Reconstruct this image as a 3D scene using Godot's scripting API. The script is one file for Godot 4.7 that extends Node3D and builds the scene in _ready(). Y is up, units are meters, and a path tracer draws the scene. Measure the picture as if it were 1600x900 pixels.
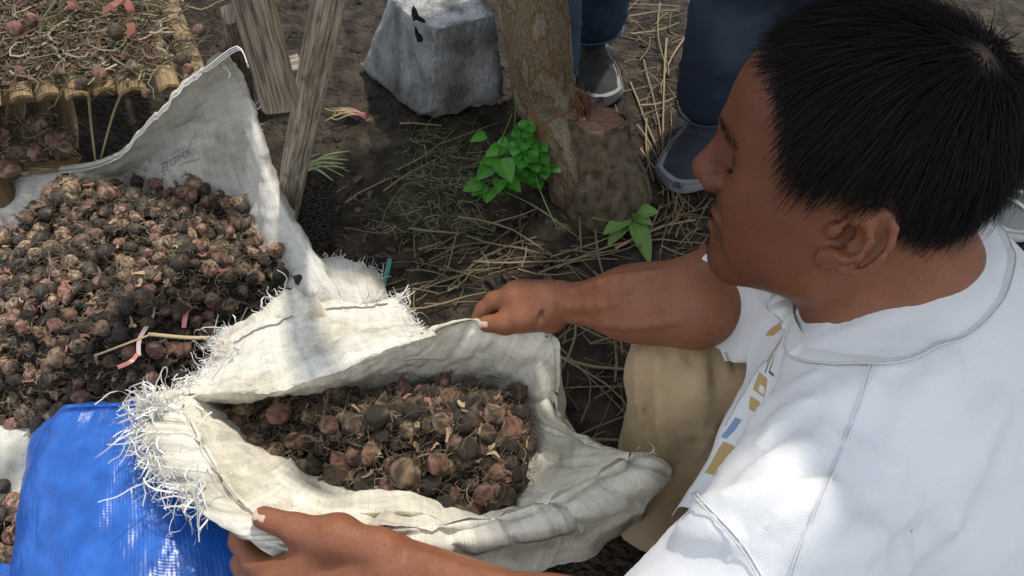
extends Node3D

var rng := RandomNumberGenerator.new()
var wob := FastNoiseLite.new()
var mats := {}
var taken := {}


func _ready() -> void:
	rng.seed = 7
	wob.seed = 3
	wob.frequency = 1.0
	wob.fractal_octaves = 3
	var cam := Camera3D.new()
	cam.name = "camera"
	cam.fov = 40.01
	cam.near = 0.02
	cam.far = 400.0
	cam.position = Vector3(0, 1.03, 0)
	cam.rotation_degrees = Vector3(-50, 0, 0)
	add_child(cam)
	cam.current = true
	var env := Environment.new()
	env.background_mode = Environment.BG_SKY
	var sky := Sky.new()
	var sm := ProceduralSkyMaterial.new()
	sm.sky_top_color = Color(0.80, 0.85, 0.92)
	sm.sky_horizon_color = Color(0.92, 0.93, 0.94)
	sm.sky_curve = 0.2
	sm.ground_bottom_color = Color(0.16, 0.15, 0.12)
	sm.ground_horizon_color = Color(0.4, 0.4, 0.36)
	var cn := FastNoiseLite.new()
	cn.seed = 21
	cn.frequency = 0.006
	cn.fractal_octaves = 5
	sm.sky_cover = noise_tex(cn, 512, [0.0, 0.45, 0.62, 1.0], [Color(1, 1, 1, 0), Color(1, 1, 1, 0), Color(0.93, 0.94, 0.96, 0.7), Color(1, 1, 1, 0.85)])
	sky.sky_material = sm
	env.sky = sky
	env.background_energy_multiplier = 1.04
	env.tonemap_mode = Environment.TONE_MAPPER_LINEAR
	env.tonemap_exposure = 0.98
	env.sdfgi_enabled = true
	env.ssao_enabled = true
	env.ssil_enabled = true
	var we := WorldEnvironment.new()
	we.name = "world_environment"
	we.environment = env
	add_child(we)
	var sun := DirectionalLight3D.new()
	sun.name = "sun"
	sun.light_energy = 1.2
	sun.light_color = Color(1.0, 0.965, 0.91)
	sun.light_angular_distance = 2.0
	sun.shadow_enabled = true
	add_child(sun)
	sun.look_at_from_position(Vector3(0.40, 1.5, -0.58), Vector3.ZERO)
	make_materials()
	build_setting()
	build_rack()
	build_posts()
	build_sacks()
	build_tarp()
	build_shallots()
	build_plants()
	build_litter()
	build_people()

# ---------------------------------------------------------------- helpers: naming, committing
func numbered(called: String) -> String:
	if not taken.has(called):
		taken[called] = 0
		return called
	taken[called] += 1
	return "%s_%03d" % [called, taken[called]]


func tag(o: Node, label := "", category := "", group := "", kind := "") -> Node:
	if label != "":
		o.set_meta("label", label)
	if category != "":
		o.set_meta("category", category)
	if group != "":
		o.set_meta("group", group)
	if kind != "":
		o.set_meta("kind", kind)
	return o


func base(called: String, at: Vector3, turn := 0.0) -> Node3D:
	var o := Node3D.new()
	o.name = numbered(called)
	o.position = at
	o.rotation.y = turn
	add_child(o)
	return o


func put(called: String, mesh: Mesh, m: Material, parent: Node = null) -> MeshInstance3D:
	var o := MeshInstance3D.new()
	o.mesh = mesh
	o.material_override = m
	if parent == null:
		o.name = numbered(called)
		add_child(o)
	else:
		o.name = called
		parent.add_child(o, true)
	return o


# a thing whose mesh is in world coordinates, set at its base
func put_at(called: String, mesh: Mesh, m: Material, origin: Vector3, parent: Node = null) -> MeshInstance3D:
	var o := put(called, mesh, m, parent)
	o.position = origin
	return o


# ---------------------------------------------------------------- raw mesh buffers
class Buf:
	var v := PackedVector3Array()
	var n := PackedVector3Array()
	var uv := PackedVector2Array()
	var c := PackedColorArray()
	var i := PackedInt32Array()

	func vert(p: Vector3, t := Vector2.ZERO, col := Color(1, 1, 1)) -> int:
		v.append(p)
		uv.append(t)
		c.append(col)
		return v.size() - 1

	func tri(a: int, b: int, d: int) -> void:
		i.append(a)
		i.append(b)
		i.append(d)

	func quad(a: int, b: int, d: int, e: int) -> void:
		tri(a, b, d)
		tri(a, d, e)

	func smooth() -> void:
		n.resize(v.size())
		n.fill(Vector3.ZERO)
		for k in range(0, i.size(), 3):
			var a := i[k]
			var b := i[k + 1]
			var d := i[k + 2]
			var f := (v[d] - v[a]).cross(v[b] - v[a])
			n[a] += f
			n[b] += f
			n[d] += f
		for k in n.size():
			n[k] = n[k].normalized() if n[k].length_squared() > 1e-24 else Vector3.UP

	func shift(o: Vector3) -> void:
		for k in v.size():
			v[k] -= o

	func mesh() -> ArrayMesh:
		if n.size() != v.size():
			smooth()
		var a := []
		a.resize(Mesh.ARRAY_MAX)
		a[Mesh.ARRAY_VERTEX] = v
		a[Mesh.ARRAY_NORMAL] = n
		a[Mesh.ARRAY_TEX_UV] = uv
		a[Mesh.ARRAY_COLOR] = c
		a[Mesh.ARRAY_INDEX] = i
		var m := ArrayMesh.new()
		m.add_surface_from_arrays(Mesh.PRIMITIVE_TRIANGLES, a)
		return m


func cr(a: Vector3, b: Vector3, c: Vector3, d: Vector3, t: float) -> Vector3:
	return 0.5 * ((2.0 * b) + (c - a) * t + (2.0 * a - 5.0 * b + 4.0 * c - d) * t * t + (3.0 * b - a - 3.0 * c + d) * t * t * t)


func curve_at(pts: Array, t: float, closed := false) -> Vector3:
	var n := pts.size()
	if closed:
		var x := fposmod(t, 1.0) * n
		var k := int(floor(x))
		return cr(pts[posmod(k - 1, n)], pts[k % n], pts[(k + 1) % n], pts[(k + 2) % n], x - k)
	var y := clampf(t, 0.0, 1.0) * (n - 1)
	var j := mini(int(floor(y)), n - 2)
	return cr(pts[maxi(j - 1, 0)], pts[j], pts[j + 1], pts[mini(j + 2, n - 1)], y - j)


func resample(pts: Array, steps: int, closed := false) -> Array:
	var out := []
	for k in (steps if closed else steps + 1):
		out.append(curve_at(pts, float(k) / steps, closed))
	return out


# rows of control points -> a smooth sheet; every row has the same number of points. Returns [nv+1 rows][nu(+1) points]
func surface(rows: Array, nu: int, nv: int, closed := false) -> Array:
	var dense := []
	for r in rows:
		dense.append(resample(r, nu, closed))
	var grid := []
	for j in nv + 1:
		var line := []
		for k in dense[0].size():
			var col := []
			for d in dense:
				col.append(d[k])
			line.append(curve_at(col, float(j) / nv))
		grid.append(line)
	return grid


# displaces a sheet along its own normal: f(u, v, point) gives metres
func ruffle(grid: Array, f: Callable, closed := false) -> void:
	var nv := grid.size()
	var nu: int = grid[0].size()
	var out := []
	for j in nv:
		var line := []
		for k in nu:
			var a: Vector3 = grid[j][posmod(k + 1, nu) if closed else mini(k + 1, nu - 1)] - grid[j][posmod(k - 1, nu) if closed else maxi(k - 1, 0)]
			var b: Vector3 = grid[mini(j + 1, nv - 1)][k] - grid[maxi(j - 1, 0)][k]
			var nn := a.cross(b).normalized()
			if nn.y < 0.0:
				nn = -nn
			line.append(grid[j][k] + nn * f.call(float(k) / nu, float(j) / (nv - 1), grid[j][k]))
		out.append(line)
	for j in nv:
		grid[j] = out[j]


func grid_buf(grid: Array, closed := false, tint := Color(1, 1, 1)) -> Buf:
	var b := Buf.new()
	var nv := grid.size()
	var nu: int = grid[0].size()
	var mid: int = nv / 2
	var us := [0.0]
	for k in range(1, nu + (1 if closed else 0)):
		us.append(us[-1] + grid[mid][k % nu].distance_to(grid[mid][k - 1]))
	var vs := []
	for k in nu:
		vs.append(0.0)
	var cols := nu + (1 if closed else 0)
	for j in nv:
		for k in cols:
			if j > 0 and k < nu:
				vs[k] += grid[j][k].distance_to(grid[j - 1][k])
			b.vert(grid[j][k % nu], Vector2(us[k], vs[k % nu]), tint)
	for j in nv - 1:
		for k in cols - 1:
			var p := j * cols + k
			b.quad(p, p + 1, p + cols + 1, p + cols)
	b.smooth()
	if closed:
		for j in nv:
			var a := j * cols
			var s := (b.n[a] + b.n[a + cols - 1]).normalized()
			b.n[a] = s
			b.n[a + cols - 1] = s
	return b


# a tube along points with a radius for each (or one), flattened by flat across the given up direction
func tube(b: Buf, pts: Array, radii: Variant, sides := 6, col := Color(1, 1, 1), col_end: Variant = null, caps := true, flat := 1.0) -> void:
	var n := pts.size()
	var up := Vector3(0.31, 0.9, 0.17)
	var first := b.v.size()
	var run := 0.0
	for k in n:
		var d: Vector3 = (pts[mini(k + 1, n - 1)] - pts[maxi(k - 1, 0)]).normalized()
		var s := d.cross(up)
		if s.length() < 0.05:
			s = d.cross(Vector3(1, 0, 0.2))
		s = s.normalized()
		var w := s.cross(d).normalized()
		up = w
		var r: float = radii[k] if radii is Array else radii
		if k > 0:
			run += pts[k].distance_to(pts[k - 1])
		var cc := col if col_end == null else col.lerp(col_end, float(k) / (n - 1))
		for q in sides + 1:
			var a := TAU * q / sides
			b.vert(pts[k] + s * cos(a) * r + w * sin(a) * r * flat, Vector2(float(q) / sides, run), cc)
	for k in n - 1:
		for q in sides:
			var p := first + k * (sides + 1) + q
			b.quad(p, p + 1, p + sides + 2, p + sides + 1)
	if caps:
		for e in [0, n - 1]:
			var m := b.vert(pts[e], Vector2(0.5, 0), col if e == 0 or col_end == null else col_end)
			var s0: int = first + e * (sides + 1)
			for q in sides:
				if e == 0:
					b.tri(m, s0 + q + 1, s0 + q)
				else:
					b.tri(m, s0 + q, s0 + q + 1)


# a thin ribbon along points, facing along side
func ribbon(b: Buf, pts: Array, width: float, side: Vector3, col: Color, col_end: Color, taper := 0.3) -> void:
	var n := pts.size()
	var first := b.v.size()
	for k in n:
		var d: Vector3 = (pts[mini(k + 1, n - 1)] - pts[maxi(k - 1, 0)]).normalized()
		var s := d.cross(side)
		s = s.normalized() if s.length() > 0.01 else Vector3.RIGHT
		var f := float(k) / (n - 1)
		var w := width * lerpf(1.0, taper, f)
		var cc := col.lerp(col_end, f)
		b.vert(pts[k] - s * w, Vector2(0, f), cc)
		b.vert(pts[k] + s * w, Vector2(1, f), cc)
	for k in n - 1:
		var p := first + 2 * k
		b.quad(p, p + 1, p + 3, p + 2)


# a loop section swept and scaled: rings of points -> closed skin
func skin_rings(b: Buf, rings: Array, col := Color(1, 1, 1), cap_first := true, cap_last := true) -> void:
	var first := b.v.size()
	var m: int = rings[0].size()
	var run := 0.0
	for j in rings.size():
		if j > 0:
			run += rings[j][0].distance_to(rings[j - 1][0])
		var round_ := 0.0
		for k in m + 1:
			if k > 0:
				round_ += rings[j][k % m].distance_to(rings[j][k - 1])
			b.vert(rings[j][k % m], Vector2(round_, run), col)
	for j in rings.size() - 1:
		for k in m:
			var p := first + j * (m + 1) + k
			b.quad(p, p + 1, p + m + 2, p + m + 1)
	for e in [0, rings.size() - 1]:
		if (e == 0 and not cap_first) or (e > 0 and not cap_last):
			continue
		var s := Vector3.ZERO
		for q in rings[e]:
			s += q
		s /= m
		var start := b.v.size()
		for k in m:
			b.vert(rings[e][k], Vector2(rings[e][k].x, rings[e][k].z), col)
		var mid := b.vert(s, Vector2(s.x, s.z), col)
		for k in m:
			if e == 0:
				b.tri(mid, start + (k + 1) % m, start + k)
			else:
				b.tri(mid, start + k, start + (k + 1) % m)


func v2(p: Vector3) -> Vector2:
	return Vector2(p.x, p.z)


func flat_poly(pts: Array) -> PackedVector2Array:
	var o := PackedVector2Array()
	for p in pts:
		o.append(v2(p))
	return o


func edge_distance(poly: PackedVector2Array, p: Vector2) -> float:
	var best := 1e9
	for k in poly.size():
		var q := Geometry2D.get_closest_point_to_segment(p, poly[k], poly[(k + 1) % poly.size()])
		best = minf(best, p.distance_to(q))
	return best


func lin(r: float, g: float, b: float) -> Color:
	return Color(r, g, b)


# ---------------------------------------------------------------- textures and materials
func noise_tex(n: FastNoiseLite, size: int, offsets: Array, colors: Array) -> NoiseTexture2D:
	var t := NoiseTexture2D.new()
	t.width = size
	t.height = size
	t.seamless = true
	t.noise = n
	var g := Gradient.new()
	g.offsets = PackedFloat32Array(offsets)
	g.colors = PackedColorArray(colors)
	t.color_ramp = g
	return t


func noise(seed_: int, freq: float, octaves := 4, kind := FastNoiseLite.TYPE_SIMPLEX_SMOOTH) -> FastNoiseLite:
	var n := FastNoiseLite.new()
	n.seed = seed_
	n.frequency = freq
	n.fractal_octaves = octaves
	n.noise_type = kind
	return n


func grey_tex(n: FastNoiseLite, size := 512) -> NoiseTexture2D:
	return noise_tex(n, size, [0.0, 1.0], [Color(0, 0, 0), Color(1, 1, 1)])


func srgb(r: float, g: float, b: float) -> Color:
	return Color(r, g, b).linear_to_srgb()


func std(rough: float, opts := {}) -> StandardMaterial3D:
	var m := StandardMaterial3D.new()
	m.roughness = rough
	m.cull_mode = BaseMaterial3D.CULL_DISABLED
	for k in opts:
		m.set(k, opts[k])
	return m


# woven plastic tape: pale tapes over and under, gaps, soiling
func weave_images(cells: int, size: int) -> Array:
	var alb := Image.create(size, size, false, Image.FORMAT_RGB8)
	var hgt := Image.create(size, size, false, Image.FORMAT_RGB8)
	var r := RandomNumberGenerator.new()
	r.seed = 12
	var tu := []
	var tv := []
	for k in cells:
		tu.append([r.randf_range(0.35, 0.5), r.randf_range(0.89, 1.0)])
		tv.append([r.randf_range(0.35, 0.5), r.randf_range(0.89, 1.0)])
	for y in size:
		for x in size:
			var fx := float(x) / size * cells
			var fy := float(y) / size * cells
			var cx := int(fx)
			var cy := int(fy)
			var dx := absf(fx - cx - 0.5)
			var dy := absf(fy - cy - 0.5)
			var over := (cx + cy) % 2 == 0
			var h := 0.0
			var a := 0.66
			var hu := 0.0
			var hv := 0.0
			if dx < tu[cx][0]:
				hu = (0.65 + 0.35 * cos(PI * (fy - cy - 0.5)) * (1.0 if over else -0.6)) * (1.0 - 0.5 * pow(dx / tu[cx][0], 4.0))
			if dy < tv[cy][0]:
				hv = (0.65 + 0.35 * cos(PI * (fx - cx - 0.5)) * (-0.6 if over else 1.0)) * (1.0 - 0.5 * pow(dy / tv[cy][0], 4.0))
			if maxf(hu, hv) > 0.0:
				h = maxf(hu, hv)
				a = tu[cx][1] if hu > hv else tv[cy][1]
			alb.set_pixel(x, y, Color(a, a, a * 0.985))
			hgt.set_pixel(x, y, Color(h, h, h))
	return [ImageTexture.create_from_image(alb), ImageTexture.create_from_image(hgt)]


func make_materials() -> void:
	# mud
	var mud_n := noise(5, 0.012, 6)
	mats.mud = std(0.78, {"albedo_texture": noise_tex(mud_n, 1024, [0.2, 0.45, 0.6, 0.8], [srgb(0.0125, 0.0092, 0.0062), srgb(0.026, 0.0195, 0.013), srgb(0.037, 0.0283, 0.019), srgb(0.058, 0.045, 0.031)]),
		"uv1_triplanar": true, "uv1_world_triplanar": true, "uv1_scale": Vector3(1.3, 1.3, 1.3), "heightmap_enabled": true, "heightmap_texture": grey_tex(noise(9, 0.045, 6), 1024), "heightmap_scale": 0.9, "metallic_specular": 0.35})
	# woven sacks
	var wv := weave_images(64, 768)
	for k in [["sack", Color(0.93, 0.915, 0.88)], ["sack_grey", Color(0.89, 0.88, 0.855)], ["sack_cream", Color(0.95, 0.93, 0.88)]]:
		mats[k[0]] = std(0.62, {"albedo_texture": wv[0], "albedo_color": k[1], "uv1_scale": Vector3(10.0, 10.0, 10.0), "heightmap_enabled": true, "heightmap_texture": wv[1], "heightmap_scale": 0.075,
			"metallic_specular": 0.4, "vertex_color_use_as_albedo": true, "backlight_enabled": true, "backlight": Color(0.16, 0.155, 0.14)})
	mats.thread = std(0.5, {"vertex_color_use_as_albedo": true, "backlight_enabled": true, "backlight": Color(0.2, 0.2, 0.2)})
	# tarp
	var tn := noise(31, 0.02, 3)
	mats.tarp = std(0.32, {"albedo_texture": noise_tex(tn, 512, [0.2, 0.5, 0.8], [srgb(0.008, 0.072, 0.31), srgb(0.010, 0.085, 0.37), srgb(0.017, 0.105, 0.42)]), "uv1_scale": Vector3(2.2, 2.2, 2.2),
		"heightmap_enabled": true, "heightmap_texture": tarp_relief(), "heightmap_scale": 0.14, "metallic_specular": 0.5})
	# bulbs and their roots
	mats.bulb = std(0.55, {"vertex_color_use_as_albedo": true, "albedo_texture": noise_tex(noise(41, 0.03, 5), 512, [0.25, 0.45, 0.65], [Color(0.46, 0.43, 0.4), Color(0.86, 0.84, 0.82), Color(1, 1, 1)]),
		"uv1_triplanar": true, "uv1_scale": Vector3(14, 14, 14), "heightmap_enabled": true, "heightmap_texture": grey_tex(noise(42, 0.05, 4)), "heightmap_scale": 0.08, "metallic_specular": 0.4})
	mats.fibre = std(0.8, {"vertex_color_use_as_albedo": true, "metallic_specular": 0.3})
	mats.earth = std(0.95, {"albedo_texture": noise_tex(noise(43, 0.05, 6), 512, [0.25, 0.5, 0.75], [srgb(0.012, 0.009, 0.007), srgb(0.034, 0.026, 0.02), srgb(0.075, 0.06, 0.045)]),
		"uv1_triplanar": true, "uv1_world_triplanar": true, "uv1_scale": Vector3(5, 5, 5), "heightmap_enabled": true, "heightmap_texture": grey_tex(noise(44, 0.06, 6)), "heightmap_scale": 1.0, "metallic_specular": 0.2})
	# timber: grain runs along v
	mats.timber = std(0.85, {"albedo_texture": grain_tex(3, [0.07, 0.056, 0.041], [0.30, 0.245, 0.185], 0.25), "uv1_scale": Vector3(9, 4.5, 1), "heightmap_enabled": true, "heightmap_texture": grain_tex(4, [0.0, 0.0, 0.0], [1.0, 1.0, 1.0], 0.2), "heightmap_scale": 0.12, "metallic_specular": 0.25})
	mats.timber_pale = std(0.85, {"albedo_texture": grain_tex(8, [0.085, 0.071, 0.052], [0.42, 0.365, 0.28], 0.35), "uv1_scale": Vector3(9, 4.5, 1), "heightmap_enabled": true, "heightmap_texture": grain_tex(4, [0.0, 0.0, 0.0], [1.0, 1.0, 1.0], 0.2), "heightmap_scale": 0.15, "metallic_specular": 0.25})
	mats.bamboo = std(0.55, {"albedo_texture": grain_tex(12, [0.13, 0.085, 0.038], [0.36, 0.25, 0.12], 0.3), "uv1_scale": Vector3(8, 1.5, 1), "heightmap_enabled": true, "heightmap_texture": grain_tex(4, [0.0, 0.0, 0.0], [1.0, 1.0, 1.0], 0.2), "heightmap_scale": 0.04, "vertex_color_use_as_albedo": true})
	# bark of the post: peeling plates
	mats.bark = std(0.8, {"albedo_texture": noise_tex(noise(52, 0.008, 4), 512, [0.2, 0.44, 0.47, 0.58, 0.62, 0.85], [srgb(0.14, 0.112, 0.074), srgb(0.17, 0.138, 0.092), srgb(0.15, 0.095, 0.05), srgb(0.145, 0.088, 0.046), srgb(0.18, 0.147, 0.10), srgb(0.23, 0.195, 0.14)]),
		"uv1_scale": Vector3(5, 2.2, 1), "heightmap_enabled": true, "heightmap_texture": noise_tex(noise(52, 0.008, 4), 512, [0.0, 0.45, 0.47, 0.59, 0.62, 1.0], [Color(0.55, 0.55, 0.55), Color(0.6, 0.6, 0.6), Color(0.15, 0.15, 0.15), Color(0.15, 0.15, 0.15), Color(0.6, 0.6, 0.6), Color(0.8, 0.8, 0.8)]), "heightmap_scale": 0.1, "metallic_specular": 0.25,
		"detail_enabled": true, "detail_blend_mode": BaseMaterial3D.BLEND_MODE_MUL, "detail_albedo": noise_tex(noise(53, 0.09, 5), 512, [0.2, 0.6], [Color(0.78, 0.76, 0.74), Color(1, 1, 1)])})
	mats.stump = std(0.85, {"albedo_texture": noise_tex(noise(55, 0.018, 5), 512, [0.25, 0.45, 0.6, 0.8], [srgb(0.045, 0.032, 0.020), srgb(0.088, 0.066, 0.043), srgb(0.118, 0.092, 0.061), srgb(0.16, 0.128, 0.088)]),
		"uv1_triplanar": true, "uv1_scale": Vector3(5, 4, 5), "heightmap_enabled": true, "heightmap_texture": grey_tex(noise(56, 0.035, 6), 1024), "heightmap_scale": 0.22, "metallic_specular": 0.25})
	mats.raw_wood = std(0.8, {"albedo_texture": noise_tex(noise(57, 0.03, 5), 512, [0.25, 0.5, 0.75], [srgb(0.026, 0.0105, 0.0065), srgb(0.062, 0.026, 0.0155), srgb(0.115, 0.056, 0.034)]),
		"uv1_triplanar": true, "uv1_scale": Vector3(14, 5, 14), "heightmap_enabled": true, "heightmap_texture": grey_tex(noise(58, 0.08, 5)), "heightmap_scale": 0.4})
	mats.concrete = std(0.9, {"albedo_texture": noise_tex(noise(61, 0.006, 6), 1024, [0.2, 0.38, 0.46, 0.52, 0.6, 0.8], [srgb(0.12, 0.122, 0.12), srgb(0.20, 0.203, 0.20), srgb(0.23, 0.233, 0.23), srgb(0.33, 0.335, 0.33), srgb(0.30, 0.305, 0.30), srgb(0.42, 0.425, 0.42)]),
		"uv1_triplanar": true, "uv1_scale": Vector3(2.6, 1.1, 2.6), "heightmap_enabled": true, "heightmap_texture": grey_tex(noise(62, 0.06, 6)), "heightmap_scale": 0.3, "metallic_specular": 0.25,
		"detail_enabled": true, "detail_blend_mode": BaseMaterial3D.BLEND_MODE_MUL, "detail_albedo": noise_tex(noise(63, 0.12, 4), 512, [0.15, 0.5], [Color(0.78, 0.78, 0.78), Color(1, 1, 1)])})
	mats.leaf = std(0.5, {"vertex_color_use_as_albedo": true, "backlight_enabled": true, "backlight": Color(0.25, 0.34, 0.08), "metallic_specular": 0.4})
	mats.straw = std(0.6, {"vertex_color_use_as_albedo": true, "metallic_specular": 0.4})
	mats.plastic = std(0.4, {"vertex_color_use_as_albedo": true})


func tarp_relief() -> Texture2D:
	var im := Image.create(512, 512, false, Image.FORMAT_RGB8)
	var n := noise(33, 0.02, 4)
	var m := noise(34, 0.12, 2)
	for y in 512:
		for x in 512:
			var rib := 0.5 + 0.5 * sin(TAU * x / 512.0 * 150.0)
			var rib2 := 0.5 + 0.5 * sin(TAU * y / 512.0 * 150.0)
			var h := 0.13 * rib + 0.07 * rib2 + 0.6 * (0.5 + 0.5 * n.get_noise_2d(x, y * 0.35)) + 0.3 * (0.5 + 0.5 * m.get_noise_2d(x, y * 0.5))
			im.set_pixel(x, y, Color(h, h, h))
	return ImageTexture.create_from_image(im)


func grain_tex(s: int, dark: Array, pale: Array, patch: float) -> Texture2D:
	var w := 256
	var h := 512
	var im := Image.create(w, h, false, Image.FORMAT_RGB8)
	var n := noise(s, 0.085, 5)
	var n2 := noise(s + 90, 0.012, 4)
	for y in h:
		for x in w:
			# wraps round in x and y
			var a := TAU * x / w
			var g := 0.5 + 0.5 * n.get_noise_3d(cos(a) * 60.0, sin(a) * 60.0, absf(y - 256) * 0.07)
			var p := 0.5 + 0.5 * n2.get_noise_3d(cos(a) * 60.0, sin(a) * 60.0, absf(y - 256) * 0.35)
			g = clampf((g - 0.5) * 2.2 + 0.5, 0.0, 1.0)
			var f := clampf(pow(g, 1.2) * (1.0 - patch) + patch * smoothstep(0.4, 0.62, p) + 0.1 * (g - 0.5), 0.0, 1.0)
			im.set_pixel(x, y, srgb(lerpf(dark[0], pale[0], f), lerpf(dark[1], pale[1], f), lerpf(dark[2], pale[2], f)) if pale[0] < 0.9 else Color(f, f, f))
	return ImageTexture.create_from_image(im)


# ---------------------------------------------------------------- setting
func ground_y(x: float, z: float) -> float:
	return 0.012 * wob.get_noise_2d(x * 2.2, z * 2.2) + 0.006 * wob.get_noise_2d(x * 9.0 + 40.0, z * 9.0)


func build_setting() -> void:
	var xs := []
	var k := -150.0
	while k < -3.0:
		xs.append(k)
		k *= 0.6
	k = -2.4
	while k < 2.41:
		xs.append(k)
		k += 0.03
	k = 3.4
	while k < 150.0:
		xs.append(k)
		k *= 1.6
	var grid := []
	for z in xs:
		var line := []
		for x in xs:
			var p := Vector3(x, 0, z - 0.6)
			p.y = ground_y(p.x, p.z)
			line.append(p)
		grid.append(line)
	tag(put("ground", grid_buf(grid).mesh(), mats.mud), "", "", "", "structure")
	# clods pressed into the mud
	var b := Buf.new()
	for q in 900:
		var p := Vector3(rng.randf_range(-0.75, 0.7), 0, rng.randf_range(-2.0, -0.55))
		p.y = ground_y(p.x, p.z)
		clod(b, p, rng.randf_range(0.003, 0.013))
	tag(put("mud_clods", b.mesh(), mats.mud), "small dark clods pressed into the muddy ground", "mud clods", "", "stuff")
	concrete_footing()
	trunk_and_stump()


func clod(b: Buf, p: Vector3, r: float) -> void:
	var first := b.v.size()
	var s := rng.randf() * 50.0
	for j in 4:
		for q in 7:
			var a := TAU * q / 7.0
			var e := PI * 0.5 * j / 3.0
			var rr := r * (1.0 + 0.5 * wob.get_noise_3d(cos(a) * 1.5 + s, e * 1.5, sin(a) * 1.5))
			b.vert(p + Vector3(cos(a) * cos(e) * rr, sin(e) * rr * 0.6 - 0.001, sin(a) * cos(e) * rr))
	for j in 3:
		for q in 7:
			b.quad(first + j * 7 + q, first + j * 7 + (q + 1) % 7, first + (j + 1) * 7 + (q + 1) % 7, first + (j + 1) * 7 + q)


func concrete_footing() -> void:
	var a: Vector3 = Vector3(-0.3445, 0.0000, -1.4872)
	var f: Vector3 = Vector3(-0.1906, 0.0000, -1.3001)
	var r: Vector3 = Vector3(-0.0040, 0.0000, -1.3639)
	var bk: Vector3 = a + r - f + Vector3(0, 0, -0.02)
	var h := 0.225
	var at: Vector3 = Vector3(-0.2394, 0.2250, -1.4132)
	var ft: Vector3 = Vector3(-0.1541, 0.2250, -1.2849)
	var rt: Vector3 = Vector3(-0.0288, 0.2250, -1.3450)
	var bt: Vector3 = at + rt - ft
	var bottom := [a, f, r, bk]
	var top := [at, ft, rt, bt]
	var rings := []
	for j in 15:
		var t := j / 14.0
		var corners := []
		for q in 4:
			corners.append(bottom[q].lerp(top[q], minf(t, 0.999)))
		var ring := []
		var cut := 0.16
		for q in 4:
			var c: Vector3 = corners[q]
			var n: Vector3 = corners[(q + 1) % 4]
			var pr: Vector3 = corners[(q + 3) % 4]
			ring.append(c.lerp(pr, cut))
			ring.append(c.lerp(pr, cut * 0.35).lerp(c.lerp(n, cut * 0.35), 0.5))
			ring.append(c.lerp(n, cut))
			for e in range(1, 8):
				ring.append(c.lerp(n, cut + (1.0 - 2.0 * cut) * e / 8.0))
		var mid := Vector3.ZERO
		for p in ring:
			mid += p
		mid /= ring.size()
		for q in ring.size():
			var p: Vector3 = ring[q]
			var d := (p - mid) * Vector3(1, 0, 1)
			p += d.normalized() * (0.005 * wob.get_noise_3dv(p * 14.0) + 0.003 * wob.get_noise_3dv(p * 45.0))
			if j == 0:
				p = mid.lerp(p, 0.955)
				p.y = ground_y(p.x, p.z) + 0.012 + 0.022 * absf(wob.get_noise_2d(p.x * 9.0, p.z * 9.0))
			if j == 1:
				p.y = 0.026 + 0.012 * wob.get_noise_2d(p.x * 12.0, p.z * 12.0)
			if j == 14:
				p = mid.lerp(p, 0.965) - Vector3(0, 0.001, 0)
			if j == 13:
				p.y = lerpf(0.0, h, 0.985)
			ring[q] = p
		rings.append(ring)
	# worn, dished top
	for s in [0.8, 0.55, 0.3]:
		var ring := []
		var mid := Vector3.ZERO
		for p in rings[14]:
			mid += p
		mid /= rings[14].size()
		for p in rings[14]:
			var q := mid.lerp(p, s)
			q.y -= 0.012 * (1.0 - s) + 0.006 * wob.get_noise_2d(q.x * 20.0, q.z * 20.0)
			ring.append(q)
		rings.append(ring)
	var b := Buf.new()
	skin_rings(b, rings)
	var o: Vector3 = (a + r) * 0.5
	b.shift(o)
	var t := base("concrete_footing", o)
	tag(t, "weathered grey concrete post footing, tapered, on the mud beside the tree-trunk post", "concrete block")
	put("footing_block", b.mesh(), mats.concrete, t)
	# raised black piece at the top edge, colour painting the shade of a hollow
	var hb := Buf.new()
	var hr := []
	for e in [[1.0, 0.0], [0.75, 0.003], [0.3, 0.004]]:
		var ring := []
		for q in 14:
			var an := TAU * q / 14.0
			var rr: float = e[0] * (1.0 + 0.3 * sin(an * 3.0 + 1.0))
			ring.append(Vector3(cos(an) * 0.009 * rr + 0.006 * sin(an), -sin(an) * 0.021 * rr, e[1]))
		hr.append(ring)
	skin_rings(hb, hr, Color(1, 1, 1), false, true)
	var hollow_patch := put("painted_hollow", hb.mesh(), std(0.95, {"albedo_color": srgb(0.012, 0.012, 0.011), "metallic_specular": 0.1}), t)
	var hp: Vector3 = Vector3(-0.1703, 0.2120, -1.3315)
	hollow_patch.scale = Vector3(1.5, 1.5, 1.5)
	hollow_patch.position = hp - o + Vector3(-0.002, 0.004, 0.009)
	hollow_patch.rotation = Vector3(-0.85, -0.45, 0.35)


func limb(axis: Array, radii: Array, sides: int, seed_: float, rough: float, n_along: int) -> Array:
	var rings := []
	for j in n_along + 1:
		var t := float(j) / n_along
		var p := curve_at(axis, t)
		var rv := []
		for r in radii:
			rv.append(Vector3(r, 0, 0))
		var r: float = curve_at(rv, t).x
		var d := (curve_at(axis, minf(t + 0.02, 1.0)) - curve_at(axis, maxf(t - 0.02, 0.0))).normalized()
		var s := d.cross(Vector3(0, 0.1, 1)).normalized()
		var w := s.cross(d)
		var ring := []
		for q in sides:
			var a := TAU * q / sides
			var rr := r * (1.0 + rough * wob.get_noise_3d(cos(a) * 1.3 + seed_, sin(a) * 1.3, t * 7.0) + 0.3 * rough * wob.get_noise_3d(cos(a) * 5.0 + seed_, sin(a) * 5.0, t * 30.0))
			ring.append(p + (s * cos(a) + w * sin(a)) * rr)
		rings.append(ring)
	return rings


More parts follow.
